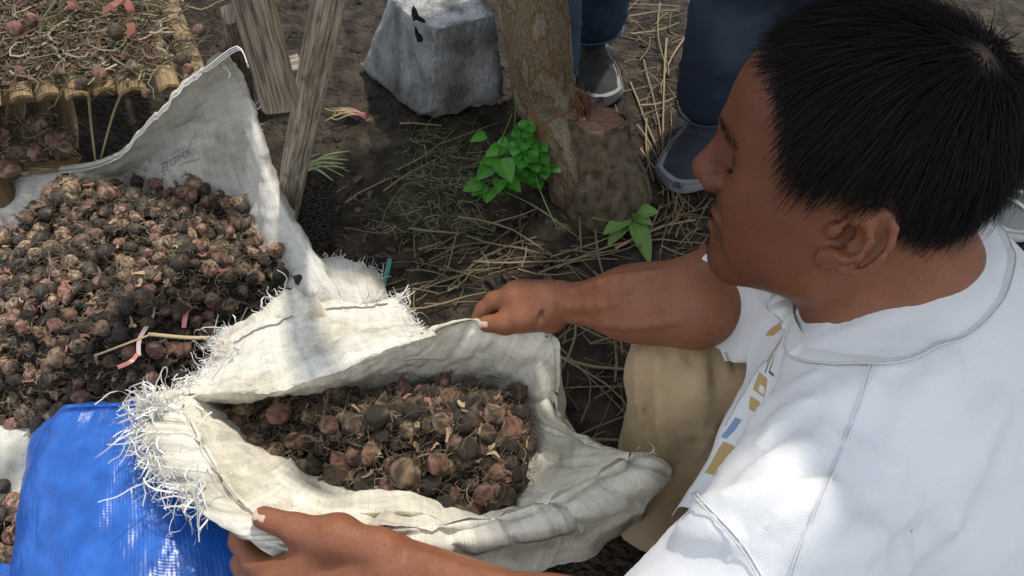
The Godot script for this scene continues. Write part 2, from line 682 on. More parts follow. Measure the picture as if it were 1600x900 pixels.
func trunk_and_stump() -> void:
	var foot: Vector3 = Vector3(0.1187, 0.0000, -1.1014)
	var waist: Vector3 = Vector3(0.0430, 0.2809, -1.1764)
	var axis := [foot + Vector3(0.005, -0.06, 0.0), foot + Vector3(0, 0.05, 0), Vector3(0.0595, 0.1668, -1.1726), waist, waist + (waist - foot) * 0.9 + Vector3(0.02, 0, 0), waist + (waist - foot) * 3.4 + Vector3(0.05, 0, 0)]
	var b := Buf.new()
	var rings := limb(axis, [0.056, 0.055, 0.056, 0.057, 0.056, 0.05], 40, 3.0, 0.055, 90)
	skin_rings(b, rings)
	# u runs round the trunk once, v in metres
	b.shift(foot)
	var t := base("trunk_post", foot)
	tag(t, "round tree-trunk post with peeling brown bark standing beside the concrete footing", "wooden post")
	put("trunk", b.mesh(), mats.bark, t)
	# torn flakes of bark
	for q in 26:
		var fb := Buf.new()
		var j := rng.randi_range(4, 46)
		var k := rng.randi_range(0, 39)
		var p: Vector3 = rings[j][k]
		var mid := Vector3.ZERO
		for e in rings[j]:
			mid += e
		mid /= 40.0
		var nn := (p - mid).normalized()
		var sd := nn.cross(Vector3.UP).normalized()
		var w := rng.randf_range(0.004, 0.012)
		var l := rng.randf_range(0.006, 0.022)
		var fg := []
		for y in 4:
			var line := []
			for x in 4:
				var u := x / 3.0 - 0.5
				var v := y / 3.0 - 0.5
				line.append(p - foot + sd * u * w * (1.0 - absf(v) * 0.7) + Vector3.UP * v * l + nn * (0.0012 + 0.004 * maxf(0.0, u + v) + 0.001 * rng.randf()))
			fg.append(line)
		put("bark_flake", grid_buf(fg).mesh(), mats.bark, t)

	# the sawn stump leaning against it
	var sf: Vector3 = Vector3(0.1768, 0.0000, -1.0702)
	var st: Vector3 = Vector3(0.1495, 0.1500, -1.1287)
	var sa := [sf + Vector3(0, -0.05, 0), sf + Vector3(0, 0.03, 0.0), sf.lerp(st, 0.55), st]
	var sr := limb(sa, [0.088, 0.076, 0.062, 0.054], 36, 9.0, 0.09, 30)
	# oblique sawn face, dished, splintering up at one side
	var last: Array = sr[-1]
	for q in last.size():
		var p: Vector3 = last[q]
		last[q] = p + Vector3(0, 0.018 * (st.x - p.x) / 0.05 + 0.012 * (st.z - p.z) / 0.05 + 0.004 * rng.randf(), 0)
	var sb := Buf.new()
	skin_rings(sb, sr, Color(1, 1, 1), true, false)
	sb.shift(sf)
	var s := base("tree_stump", sf)
	tag(s, "short leaning stump with a raw red sawn top against the trunk post", "tree stump")
	put("stump_body", sb.mesh(), mats.stump, s)
	var cap := []
	for e in [1.0, 0.93, 0.7, 0.45, 0.2, 0.04]:
		var ring := []
		for p in last:
			var q: Vector3 = st.lerp(p, e * 0.985) + Vector3(0, -0.006 * (1.0 - e * e) + (0.0025 * wob.get_noise_2d(p.x * 300.0, p.z * 90.0) if e < 1.0 else 0.0), 0)
			ring.append(q)
		cap.append(ring)
	var cb := Buf.new()
	skin_rings(cb, cap, Color(1, 1, 1), false, true)
	cb.shift(sf)
	put("sawn_face", cb.mesh(), mats.raw_wood, s)
	var fbuf := Buf.new()
	for q in 110:
		var c: Vector3 = st + Vector3(-0.035 + rng.randfn() * 0.012, 0.012, -0.022 + rng.randfn() * 0.014)
		var up := Vector3(rng.randfn() * 0.25 - 0.15, 1.0, rng.randfn() * 0.25 + 0.1).normalized()
		var l := rng.randf_range(0.012, 0.04)
		tube(fbuf, [c - up * 0.012, c + up * l * 0.5, c + up * l + Vector3(rng.randfn() * 0.003, 0, rng.randfn() * 0.003)], [rng.randf_range(0.0008, 0.0022), 0.0011, 0.0003], 4, lin(0.10, 0.042, 0.022), lin(0.24, 0.13, 0.07))
	fbuf.shift(sf)
	tag(put("splinters", fbuf.mesh(), mats.fibre, s), "", "", "", "stuff")


# ---------------------------------------------------------------- bamboo drying racks
func slat(p: Vector3, d: Vector3, length: float, width: float, tint: Color) -> Buf:
	var b := Buf.new()
	var s := d.cross(Vector3.UP).normalized()
	var rings := []
	var steps := 12
	var bend := rng.randf_range(-0.004, 0.004)
	for j in steps + 1:
		var t := float(j) / steps
		var c := p + d * length * t + Vector3(0, bend * sin(t * PI), 0) + s * 0.003 * sin(t * 5.0 + p.x * 30.0)
		var node := 1.0 + 0.07 * exp(-pow((fposmod(t * length + p.x * 1.7, 0.21) - 0.1) / 0.006, 2.0))
		var ring := []
		for q in 9:
			var a := PI * q / 8.0
			ring.append(c + s * cos(a) * width * 0.5 * node + Vector3.UP * (sin(a) * width * 0.26 * node))
		for q in 7:
			var a := PI * (1.0 - (q + 1) / 8.0)
			ring.append(c + s * cos(a) * width * 0.43 + Vector3.UP * (sin(a) * width * 0.26 - 0.0045))
		rings.append(ring)
	skin_rings(b, rings, tint)
	return b


func build_rack() -> void:
	var d := Vector3(-0.42, 0.0, -0.9).normalized()
	var e0: Vector3 = Vector3(-0.7661, 0.3000, -0.9713)
	var e1: Vector3 = Vector3(-0.4916, 0.3000, -1.0207)
	var o: Vector3 = e0 * Vector3(1, 0, 1)
	var rack := base("bamboo_drying_rack", o)
	tag(rack, "raised rack of split bamboo slats heaped with dried shallot leaves", "drying rack")
	var n := 0
	var t := -2.9
	while t < 1.16:
		var w := rng.randf_range(0.03, 0.042)
		var p: Vector3 = e0.lerp(e1, t) + d * rng.randf_range(-0.018, 0.012) + Vector3(0, rng.randf_range(-0.003, 0.003), 0)
		var g := rng.randf_range(0.75, 1.1)
		put_at("bamboo_slat", slat(p - o, d, rng.randf_range(1.25, 1.32), w, Color(g, g * 0.98, g * 0.93)).mesh(), mats.bamboo, Vector3.ZERO, rack)
		t += (w + rng.randf_range(0.002, 0.008)) / e0.distance_to(e1) * 1.1
		n += 1
	var across := (e1 - e0).normalized()
	for s in [0.07, 0.55, 1.1]:
		var b := Buf.new()
		var c: Vector3 = e0 + d * s + Vector3(0, -0.026, 0) - o
		tube(b, resample([c - across * 0.95, c + across * 0.0, c + across * 0.2], 16), 0.019, 10, Color(0.8, 0.78, 0.72))
		put("cross_pole", b.mesh(), mats.bamboo, rack)
		for k in [-0.85, -0.1]:
			var lb := Buf.new()
			var q: Vector3 = c + across * k
			tube(lb, [q + Vector3(0, -0.02, 0), Vector3(q.x, -0.03, q.z)], 0.022, 10, Color(0.7, 0.66, 0.58))
			put("leg", lb.mesh(), mats.bamboo, rack)
	# litter of dried tops
	var b := Buf.new()
	var greens := [lin(0.13, 0.104, 0.062), lin(0.09, 0.068, 0.042), lin(0.19, 0.155, 0.096), lin(0.06, 0.046, 0.03), lin(0.045, 0.034, 0.026), lin(0.085, 0.085, 0.038), lin(0.25, 0.215, 0.145), lin(0.12, 0.062, 0.055), lin(0.07, 0.05, 0.034)]
	for q in 15000:
		var u := rng.randf_range(-0.8, 1.12)
		var v := pow(rng.randf(), 0.9) * 1.0 + 0.03
		if u > 0.9 and rng.randf() < 0.75:
			continue
		var p: Vector3 = e0.lerp(e1, u) + d * v
		var hh := 0.012 + 0.05 * smoothstep(0.0, 0.2, v) * (0.6 + 0.6 * wob.get_noise_2d(p.x * 8.0, p.z * 8.0)) * smoothstep(1.15, 0.75, u)
		p.y = 0.305 + hh * rng.randf_range(0.3, 1.1)
		curl(b, p, rng.randf_range(0.02, 0.085), rng.randf_range(0.0007, 0.0022) * (1.7 if rng.randf() < 0.08 else 1.0), greens[rng.randi() % greens.size()], 0.3)
	tag(put("dried_leaf_litter", b.mesh(), mats.fibre), "tangled dry shallot leaves spread over the bamboo rack", "dried leaves", "", "stuff")
	# red ties
	for k in [[Vector3(-0.6366, 0.3650, -1.1203), Vector3(-0.6167, 0.3750, -1.1199), Vector3(-0.6098, 0.3700, -1.1548)], [Vector3(-0.6062, 0.3700, -1.1434), Vector3(-0.5923, 0.3700, -1.1210), Vector3(-0.5897, 0.3620, -1.1161)], [Vector3(-0.5832, 0.3650, -1.0860), Vector3(-0.5802, 0.3600, -1.0764), Vector3(-0.5864, 0.3550, -1.0687)], [Vector3(-0.7058, 0.3600, -1.1684), Vector3(-0.6917, 0.3650, -1.1407), Vector3(-0.6895, 0.3600, -1.1343)]]:
		var rb := Buf.new()
		ribbon(rb, resample(k, 10), 0.0065, Vector3(0.1, 1, 0.5), lin(0.21, 0.065, 0.036), lin(0.18, 0.055, 0.03), 0.75)
		var where: Vector3 = k[1]
		rb.shift(where)
		var px: float = where.x
		tag(put_at("plastic_tie", rb.mesh(), mats.plastic, where), ["long orange-red plastic tie slanting over the dried leaves", "short orange-red plastic tie hanging down beside the long one", "small faded red plastic tie low among the dried leaves", "tiny red plastic tie at the far edge of the rack"][["a", "b", "c", "d"].find("abcd"[taken.get("tie_n", 0)])], "plastic tie")
		taken["tie_n"] = taken.get("tie_n", 0) + 1

	# lower rack
	var lo: Vector3 = Vector3(-0.9566, 0.0000, -1.1929)
	var low := base("low_bamboo_rack", lo)
	tag(low, "small low bamboo rack with a few pink shallots under the raised rack", "drying rack")
	for k in [[Vector3(-0.8477, 0.1400, -1.0507), Vector3(-0.9059, 0.1400, -1.1899), 0.034], [Vector3(-0.8008, 0.1370, -1.0509), Vector3(-0.8533, 0.1370, -1.1712), 0.032], [Vector3(-0.7636, 0.1370, -1.0576), Vector3(-0.8111, 0.1370, -1.1638), 0.034], [Vector3(-0.9020, 0.1370, -1.0509), Vector3(-0.9589, 0.1370, -1.1844), 0.034]]:
		var dd: Vector3 = k[1] - k[0]
		put("bamboo_slat", slat(k[0] - lo, dd.normalized(), dd.length() + 0.1, k[2], Color(0.85, 0.82, 0.75)).mesh(), mats.bamboo, low)
	for k in [[Vector3(-0.9402, 0.1200, -1.0176), Vector3(-0.7471, 0.1200, -1.0406), 0.034], [Vector3(-0.9915, 0.1200, -1.1323), Vector3(-0.8016, 0.1200, -1.1560), 0.036]]:
		var dd: Vector3 = k[1] - k[0]
		put("cross_slat", slat(k[0] - lo, dd.normalized(), dd.length(), k[2], Color(1.0, 0.95, 0.85)).mesh(), mats.bamboo, low)
	var lb := Buf.new()
	for q in 700:
		var p: Vector3 = Vector3(-0.8208, 0.1450, -1.0498) + Vector3(rng.randf_range(-0.22, 0.062), 0, rng.randf_range(-0.075, 0.06))
		p.y = rng.randf_range(0.15, 0.17)
		curl(lb, p, rng.randf_range(0.015, 0.06), rng.randf_range(0.0006, 0.0016), greens[rng.randi() % greens.size()] * 1.15, 0.25)
	tag(put("rack_leaf_litter", lb.mesh(), mats.fibre), "thin dry leaves strewn over the low bamboo rack", "dried leaves", "", "stuff")
	# two dry stalks hanging in front of the gap
	for k in [[[Vector3(-0.6452, 0.3100, -1.0132), Vector3(-0.7004, 0.2000, -1.0578), Vector3(-0.7160, 0.1300, -1.0423)], "straight dry stalk hanging from the raised rack's edge"], [[Vector3(-0.5773, 0.3200, -1.0040), Vector3(-0.6543, 0.2200, -1.0573), Vector3(-0.7083, 0.1300, -1.0490)], "slanting dry stalk hanging from the raised rack beside the straight one"]]:
		var sb := Buf.new()
		tube(sb, resample(k[0], 10), [0.0026, 0.0025, 0.0024, 0.0023, 0.0022, 0.0022, 0.002, 0.002, 0.002, 0.0018, 0.0016], 6, lin(0.32, 0.25, 0.13), lin(0.4, 0.32, 0.17))
		var w: Vector3 = k[0][2]
		sb.shift(w)
		tag(put_at("dry_stalk", sb.mesh(), mats.straw, w), k[1], "dry stalk")


# a thin wandering fibre lying about p
func curl(b: Buf, p: Vector3, length: float, width: float, col: Color, lift := 0.2, steps := 5) -> void:
	var a := rng.randf() * TAU
	var bend := rng.randfn() * 0.5
	var pts := []
	var q := p
	var y := rng.randf_range(-0.3, 0.4) * lift
	for k in steps + 1:
		pts.append(q)
		q += Vector3(cos(a), y, sin(a)) * length / steps
		a += bend + rng.randfn() * 0.35
		y = y * 0.6 + rng.randfn() * lift * 0.6
	var g := rng.randf_range(0.7, 1.25)
	ribbon(b, pts, width, Vector3(rng.randfn() * 0.4, 1, rng.randfn() * 0.4 + 0.4), Color(col.r * g, col.g * g, col.b * g), Color(col.r * g * 1.1, col.g * g * 1.1, col.b * g * 1.1), 0.4)


# ---------------------------------------------------------------- timber posts
func timber(a: Vector3, c: Vector3, w: float, h: float, face: Vector3, seed_: float, round_end := 0.2) -> Buf:
	var b := Buf.new()
	var d := (c - a).normalized()
	var s := d.cross(face).normalized()
	var f := s.cross(d).normalized()
	var rings := []
	var n := 40
	for j in n + 1:
		var t := float(j) / n
		var p := a.lerp(c, t)
		var e := 1.0
		if j == 0:
			e = 1.0 - round_end
		elif j == 1:
			p = a + d * 0.006
		var ring := []
		for q in 28:
			var an := TAU * (q + 0.5) / 28.0
			var cx := signf(cos(an)) * pow(absf(cos(an)), 0.32)
			var cy := signf(sin(an)) * pow(absf(sin(an)), 0.32)
			var k := 1.0 + 0.05 * wob.get_noise_3d(cx + seed_, cy, t * 6.0) + 0.03 * wob.get_noise_3d(cx * 4.0 + seed_, cy * 4.0, t * 3.0)
			ring.append(p + (s * cx * w * 0.5 + f * cy * h * 0.5) * k * e)
		rings.append(ring)
	skin_rings(b, rings)
	return b


func build_posts() -> void:
	var pa: Vector3 = Vector3(-0.4165, 0.0000, -0.9972)
	var at: Vector3 = Vector3(-0.2683, 0.3993, -0.9285)
	var ad := (at - pa)
	var b := timber(pa - ad * 0.05, pa + ad * 3.4, 0.041, 0.044, Vector3(0.25, 0.35, 0.9), 1.0)
	b.shift(pa)
	tag(put_at("timber_post", b.mesh(), mats.timber_pale, pa), "weathered grey square timber post leaning right, footed in the mud", "wooden post")
	var pb: Vector3 = Vector3(-0.3029, 0.3869, -0.8516)
	var pt: Vector3 = Vector3(-0.3090, 0.5196, -0.8697)
	b = timber(pb, pb + (pt - pb) * 7.0, 0.046, 0.042, Vector3(0.1, 0.6, 0.9), 5.0, 0.12)
	b.shift(pb)
	tag(put_at("timber_brace", b.mesh(), mats.timber, pb), "thick brown timber with a sawn lower end crossing the grey post", "wooden beam")
	var pc: Vector3 = Vector3(-0.5726, 0.0000, -1.3815)
	b = timber(pc + Vector3(0, -0.03, 0), Vector3(-0.4214, 0.3791, -1.0912), 0.036, 0.03, Vector3(0.5, 0.3, 0.9), 8.0)
	b.shift(pc)
	tag(put_at("dark_board", b.mesh(), mats.timber, pc), "narrow dark board standing behind the tied sack corner", "wooden board")
	var pd: Vector3 = Vector3(-0.5466, 0.0900, -1.3356)
	b = timber(pd, Vector3(-0.4297, 0.0900, -1.3837), 0.045, 0.02, Vector3(0, 1, 0.2), 11.0)
	b.shift(pd)
	tag(put_at("plank", b.mesh(), mats.timber_pale, pd), "short brown plank lying behind the crossed timbers", "plank")


# ---------------------------------------------------------------- woven sacks
func cloth_tint(p: Vector3) -> Color:
	var s := wob.get_noise_3dv(p * 7.0 + Vector3(9, 2, 4))
	var g := 1.0 - 0.24 * smoothstep(0.08, 0.5, s)
	var s2 := wob.get_noise_3dv(p * 26.0)
	g -= 0.12 * smoothstep(0.12, 0.5, s2)
	var s3 := wob.get_noise_3dv(p * 70.0)
	g -= 0.16 * smoothstep(0.3, 0.5, s3)
	return Color(g, g * (0.995 - 0.03 * smoothstep(0.1, 0.5, s)), g * (0.985 - 0.09 * smoothstep(0.0, 0.5, s)))


func crumple(amount: float, seed_: float) -> Callable:
	return func(u: float, v: float, p: Vector3) -> float:
		var q := p * 9.0 + Vector3(seed_, 0, 0)
		var r := 1.0 - absf(wob.get_noise_3dv(q)) * 3.0
		var r2 := 1.0 - absf(wob.get_noise_3dv(p * Vector3(24, 24, 17) + Vector3(0, 0, seed_))) * 5.0
		return amount * (0.9 * wob.get_noise_3dv(p * 16.0 + Vector3(0, seed_, 0)) + 0.35 * maxf(r, -0.6) + 0.16 * maxf(r2, -0.4) + 0.35 * wob.get_noise_3dv(p * 45.0))


func cloth(called: String, grid: Array, m: Material, parent: Node, o: Vector3, closed := false) -> MeshInstance3D:
	var b := grid_buf(grid, closed)
	for k in b.v.size():
		b.c[k] = cloth_tint(b.v[k])
	b.shift(o)
	return put(called, b.mesh(), m, parent)


# loose tapes hanging from an edge; out points away from the cloth
func fringe(called: String, edge: Array, out_at: Callable, count: int, longest: float, parent: Node, o: Vector3, droop := 0.5, inset := 0.012) -> void:
	var b := Buf.new()
	for k in count:
		var t := rng.randf()
		var p := curve_at(edge, t)
		var out: Vector3 = out_at.call(t)
		var l := longest * (0.22 + 0.9 * pow(rng.randf(), 2.2))
		var loop_ := 1.0 if rng.randf() < 0.6 else 2.2
		var dir := (out + Vector3(rng.randfn(), rng.randfn() * 0.7 + 0.25, rng.randfn()) * 0.55).normalized()
		var pts := []
		var q := p - out * inset * rng.randf() + Vector3(0, 0.0015, 0)
		var steps := 11
		var turn := Vector3(rng.randfn(), rng.randfn(), rng.randfn()) * 0.6
		for j in steps + 1:
			pts.append(q)
			q += dir * l / steps
			dir = (dir + turn * 0.55 * loop_ + Vector3(rng.randfn(), rng.randfn(), rng.randfn()) * 0.22 + Vector3(0, -0.2 * droop, 0)).normalized()
			if rng.randf() < 0.2:
				turn = -turn
		var g := rng.randf_range(0.42, 0.8)
		ribbon(b, pts, rng.randf_range(0.00035, 0.0011), Vector3(rng.randfn(), 1.0, 0.6 + rng.randfn()), Color(g, g * 0.98, g * 0.93), Color(g, g * 0.98, g * 0.92), 0.7)
	b.shift(o)
	tag(put(called, b.mesh(), mats.thread, parent), "", "", "", "stuff")


func build_sacks() -> void:
	# 1. sack spread under the big heap, one corner tied up to the timbers
	var o1: Vector3 = Vector3(-0.6527, 0.0000, -0.8643)
	var s1 := base("woven_sack", o1)
	tag(s1, "dirty white woven sack spread under the big heap, its corner tied to the timber", "sack")
	var rows := [
		[Vector3(-1.0909, 0.0600, -1.0290), Vector3(-0.9655, 0.0750, -1.0460), Vector3(-0.8293, 0.1000, -1.0466), Vector3(-0.6421, 0.1900, -0.9775), Vector3(-0.5117, 0.3100, -0.9473), Vector3(-0.4654, 0.3450, -0.9733), Vector3(-0.4170, 0.3750, -0.9894), Vector3(-0.4306, 0.3300, -1.0304), Vector3(-0.4623, 0.2000, -1.1276)],
		[Vector3(-1.0285, 0.0500, -0.8922), Vector3(-0.9303, 0.0500, -0.9366), Vector3(-0.8175, 0.0550, -0.9623), Vector3(-0.6761, 0.0900, -0.9972), Vector3(-0.5584, 0.1700, -1.0201), Vector3(-0.4802, 0.2400, -1.0230), Vector3(-0.4174, 0.3000, -1.0273), Vector3(-0.4239, 0.2400, -1.0562), Vector3(-0.4647, 0.1000, -1.1480)],
		[Vector3(-0.9582, 0.0400, -0.7395), Vector3(-0.8596, 0.0400, -0.7647), Vector3(-0.7443, 0.0450, -0.7866), Vector3(-0.6191, 0.0500, -0.8497), Vector3(-0.5361, 0.0700, -0.9175), Vector3(-0.4776, 0.1000, -0.9787), Vector3(-0.4069, 0.2350, -0.9892), Vector3(-0.4042, 0.1900, -1.0124), Vector3(-0.4321, 0.0600, -1.0540)],
		[Vector3(-0.8801, 0.0500, -0.5949), Vector3(-0.7795, 0.0500, -0.6164), Vector3(-0.6827, 0.0550, -0.6241), Vector3(-0.5577, 0.0600, -0.6770), Vector3(-0.4920, 0.0600, -0.7746), Vector3(-0.4170, 0.0750, -0.8417), Vector3(-0.3800, 0.1650, -0.9176), Vector3(-0.3698, 0.1400, -0.9366), Vector3(-0.3809, 0.0400, -0.9615)],
		[Vector3(-0.8209, 0.0500, -0.4763), Vector3(-0.7190, 0.0600, -0.4899), Vector3(-0.6493, 0.0600, -0.5088), Vector3(-0.5153, 0.0600, -0.5379), Vector3(-0.4491, 0.0600, -0.6429), Vector3(-0.3824, 0.0700, -0.7415), Vector3(-0.3252, 0.1350, -0.8282), Vector3(-0.3090, 0.1150, -0.8385), Vector3(-0.3191, 0.0300, -0.8671)],
		[Vector3(-0.7773, 0.0500, -0.3890), Vector3(-0.6982, 0.0400, -0.4184), Vector3(-0.6342, 0.0500, -0.4580), Vector3(-0.5007, 0.0600, -0.4899), Vector3(-0.4214, 0.0600, -0.5681), Vector3(-0.3491, 0.0700, -0.6701), Vector3(-0.2514, 0.1300, -0.7045), Vector3(-0.2378, 0.1100, -0.7178), Vector3(-0.2415, 0.0300, -0.7596)]]
	var g1 := surface(rows, 150, 110)
	ruffle(g1, crumple(0.007, 3.0))
	cloth("sack_cloth", g1, mats.sack_grey, s1, o1)
	for line in g1:
		for q in line:
			var key := Vector2i((v2(q) / 0.012).floor())
			sheet_tops[key] = maxf(sheet_tops.get(key, 0.0), q.y)
	# doubled hem along the far edge and up to the tied corner
	var hb := Buf.new()
	var he := []
	for k in range(0, 101):
		he.append(g1[0][k] + Vector3(0, 0.001, 0))
	tube(hb, he, 0.0045, 8, Color(0.93, 0.92, 0.89), null, true, 0.6)
	var he2 := []
	for p in he:
		he2.append(p + Vector3(0.002, 0.001, 0.012))
	tube(hb, he2, 0.0022, 6, Color(0.86, 0.85, 0.8), null, true, 0.6)
	hb.shift(o1)
	put("hem", hb.mesh(), mats.sack_grey, s1)
	print_marks(s1, o1, g1)
	# string that ties the corner
	var sb := Buf.new()
	var knot: Vector3 = g1[0][100]
	for k in 3:
		tube(sb, resample([knot + Vector3(-0.004, 0, 0.003), knot + Vector3(0.012, 0.006 + 0.003 * k, 0.012), Vector3(-0.3878, 0.3887, -0.9781) + Vector3(0, 0.003 * k, 0), Vector3(-0.3600, 0.4049, -0.9352) + Vector3(0, -0.004 * k, 0.01), Vector3(-0.3617, 0.3998, -0.9292)], 16), 0.0009, 5, Color(0.7, 0.69, 0.66))
	sb.shift(knot)
	tag(put_at("tie_string", sb.mesh(), mats.thread, knot), "frayed white string tying the sack corner to the timber", "string")
	fringe("loose_threads", [g1[8][108], g1[30][120], g1[44][124]], func(_t): return Vector3(0.8, 0.2, 0.2), 16, 0.03, s1, o1)

	# 2. small grey sack end behind, frayed along its top
	var o3: Vector3 = Vector3(-0.2755, 0.0000, -0.8502)
	var s3 := base("woven_sack", o3)
	tag(s3, "grey woven sack scrap with a frayed far edge lying between heap and straw", "sack")
	var r3 := [[Vector3(-0.3516, 0.0500, -0.8807), Vector3(-0.3091, 0.0850, -0.8548), Vector3(-0.2679, 0.0850, -0.8548), Vector3(-0.2298, 0.0700, -0.8461), Vector3(-0.2229, 0.0400, -0.8612)], [Vector3(-0.3323, 0.0600, -0.8410), Vector3(-0.2937, 0.1000, -0.8064), Vector3(-0.2536, 0.1000, -0.8037), Vector3(-0.2178, 0.0850, -0.8034), Vector3(-0.2088, 0.0300, -0.8363)], [Vector3(-0.3069, 0.0800, -0.7713), Vector3(-0.2655, 0.1200, -0.7388), Vector3(-0.2307, 0.1150, -0.7429), Vector3(-0.2012, 0.0900, -0.7581), Vector3(-0.1949, 0.0300, -0.8012)], [Vector3(-0.2873, 0.0800, -0.7096), Vector3(-0.2548, 0.1000, -0.7064), Vector3(-0.2178, 0.1000, -0.7124), Vector3(-0.1892, 0.0800, -0.7338), Vector3(-0.1788, 0.0300, -0.7724)]]
	var g3 := surface(r3, 60, 50)
	ruffle(g3, crumple(0.004, 11.0))
	cloth("sack_cloth", g3, mats.sack_grey, s3, o3)
	fringe("frayed_edge", [g3[0][8], g3[0][22], g3[0][40], g3[0][54], g3[10][58]], func(_t): return Vector3(0.1, 0.3, -1).normalized(), 170, 0.026, s3, o3)

	# 3. flap folded over between the two heaps
	var o2: Vector3 = Vector3(-0.3239, 0.0000, -0.7189)
	var s2 := base("woven_sack", o2)
	tag(s2, "off-white woven sack flap with ragged ends folded down between the two heaps", "sack")
	var r2 := [
		[Vector3(-0.3874, 0.1900, -0.6359), Vector3(-0.3561, 0.2000, -0.6411), Vector3(-0.3198, 0.2050, -0.6566), Vector3(-0.2626, 0.1900, -0.6820), Vector3(-0.2032, 0.1800, -0.6856), Vector3(-0.1582, 0.1650, -0.7069)],
		[Vector3(-0.3737, 0.2200, -0.5800), Vector3(-0.3395, 0.2300, -0.5826), Vector3(-0.3046, 0.2350, -0.5938), Vector3(-0.2498, 0.2150, -0.6295), Vector3(-0.1914, 0.2000, -0.6465), Vector3(-0.1388, 0.1850, -0.6615)],
		[Vector3(-0.3623, 0.2650, -0.5159), Vector3(-0.3203, 0.2750, -0.5162), Vector3(-0.2815, 0.2700, -0.5378), Vector3(-0.2329, 0.2550, -0.5692), Vector3(-0.1772, 0.2500, -0.5846), Vector3(-0.1221, 0.2300, -0.6118)],
		[Vector3(-0.3617, 0.2950, -0.4746), Vector3(-0.3050, 0.3150, -0.4658), Vector3(-0.2525, 0.3150, -0.4780), Vector3(-0.1959, 0.3200, -0.4990), Vector3(-0.1483, 0.3250, -0.5178), Vector3(-0.0976, 0.3150, -0.5377)],
		[Vector3(-0.3668, 0.3050, -0.4544), Vector3(-0.3020, 0.3220, -0.4524), Vector3(-0.2411, 0.3300, -0.4536), Vector3(-0.1820, 0.3380, -0.4715), Vector3(-0.1369, 0.3400, -0.4941), Vector3(-0.0848, 0.3280, -0.5226)],
		[Vector3(-0.3747, 0.2900, -0.4573), Vector3(-0.3041, 0.3100, -0.4529), Vector3(-0.2422, 0.3150, -0.4561), Vector3(-0.1828, 0.3200, -0.4755), Vector3(-0.1357, 0.3200, -0.4990), Vector3(-0.0849, 0.3100, -0.5253)],
		[Vector3(-0.3782, 0.2600, -0.4674), Vector3(-0.3164, 0.2650, -0.4711), Vector3(-0.2532, 0.2650, -0.4795), Vector3(-0.1900, 0.2650, -0.4931), Vector3(-0.1389, 0.2650, -0.5088), Vector3(-0.0867, 0.2650, -0.5249)]]
	var g2 := surface(r2, 130, 100)
	ruffle(g2, crumple(0.006, 21.0))
	cloth("sack_cloth", g2, mats.sack, s2, o2)
	# dark stitched seam and a crumpled tuft
	var seam := []
	for k in range(20, 118):
		seam.append(g2[18 - int(k * 0.1)][k] + Vector3(0, 0.0022, 0))
	var qb := Buf.new()
	tube(qb, seam, 0.0011, 5, Color(0.2, 0.19, 0.18))
	qb.shift(o2)
	put("seam", qb.mesh(), mats.thread, s2)
	var tuft := surface([[Vector3(-0.3432, 0.1850, -0.6637), Vector3(-0.3204, 0.2000, -0.6761), Vector3(-0.2994, 0.2000, -0.6942), Vector3(-0.2763, 0.1950, -0.6915), Vector3(-0.2518, 0.1800, -0.6856)], [Vector3(-0.3318, 0.2050, -0.6319), Vector3(-0.3033, 0.2250, -0.6386), Vector3(-0.2873, 0.2120, -0.6598), Vector3(-0.2640, 0.2240, -0.6458), Vector3(-0.2393, 0.2000, -0.6541)], [Vector3(-0.3241, 0.2100, -0.6125), Vector3(-0.2978, 0.2180, -0.6230), Vector3(-0.2723, 0.2260, -0.6190), Vector3(-0.2567, 0.2150, -0.6316), Vector3(-0.2328, 0.2000, -0.6390)], [Vector3(-0.3223, 0.2050, -0.6059), Vector3(-0.2916, 0.2120, -0.6049), Vector3(-0.2673, 0.2120, -0.6069), Vector3(-0.2490, 0.2080, -0.6161), Vector3(-0.2293, 0.1900, -0.6317)]], 50, 40)
	ruffle(tuft, crumple(0.007, 31.0))
	cloth("crumpled_tuft", tuft, mats.sack_cream, s2, o2)
	fringe("tuft_threads", [tuft[30][0], tuft[8][2], tuft[0][14], tuft[0][32], tuft[4][48]], func(t): return Vector3(-0.9 + 1.2 * t, 0.5, -0.5).normalized(), 120, 0.045, s2, o2, 0.3)
	fringe("ragged_end", [g2[0][2], g2[20][1], g2[45][1], g2[70][1], g2[84][2]], func(_t): return Vector3(-0.85, 0.35, 0.15).normalized(), 360, 0.05, s2, o2, 0.6, 0.03)
	fringe("ragged_corner", [g2[0][104], g2[4][126], g2[20][129], g2[46][129]], func(_t): return Vector3(0.75, 0.25, -0.3).normalized(), 170, 0.04, s2, o2, 0.5, 0.012)
	fringe("worn_hole", [g2[26][18], g2[30][24], g2[24][28]], func(_t): return Vector3(0.2, 0.6, 0.5).normalized(), 50, 0.016, s2, o2, 0.3, 0.004)

	# 4. the open sack the man holds
	var o4: Vector3 = Vector3(-0.1471, 0.0000, -0.5402)
	var s4 := base("woven_sack", o4)
	tag(s4, "open off-white woven sack of shallots whose rim the man holds", "sack")
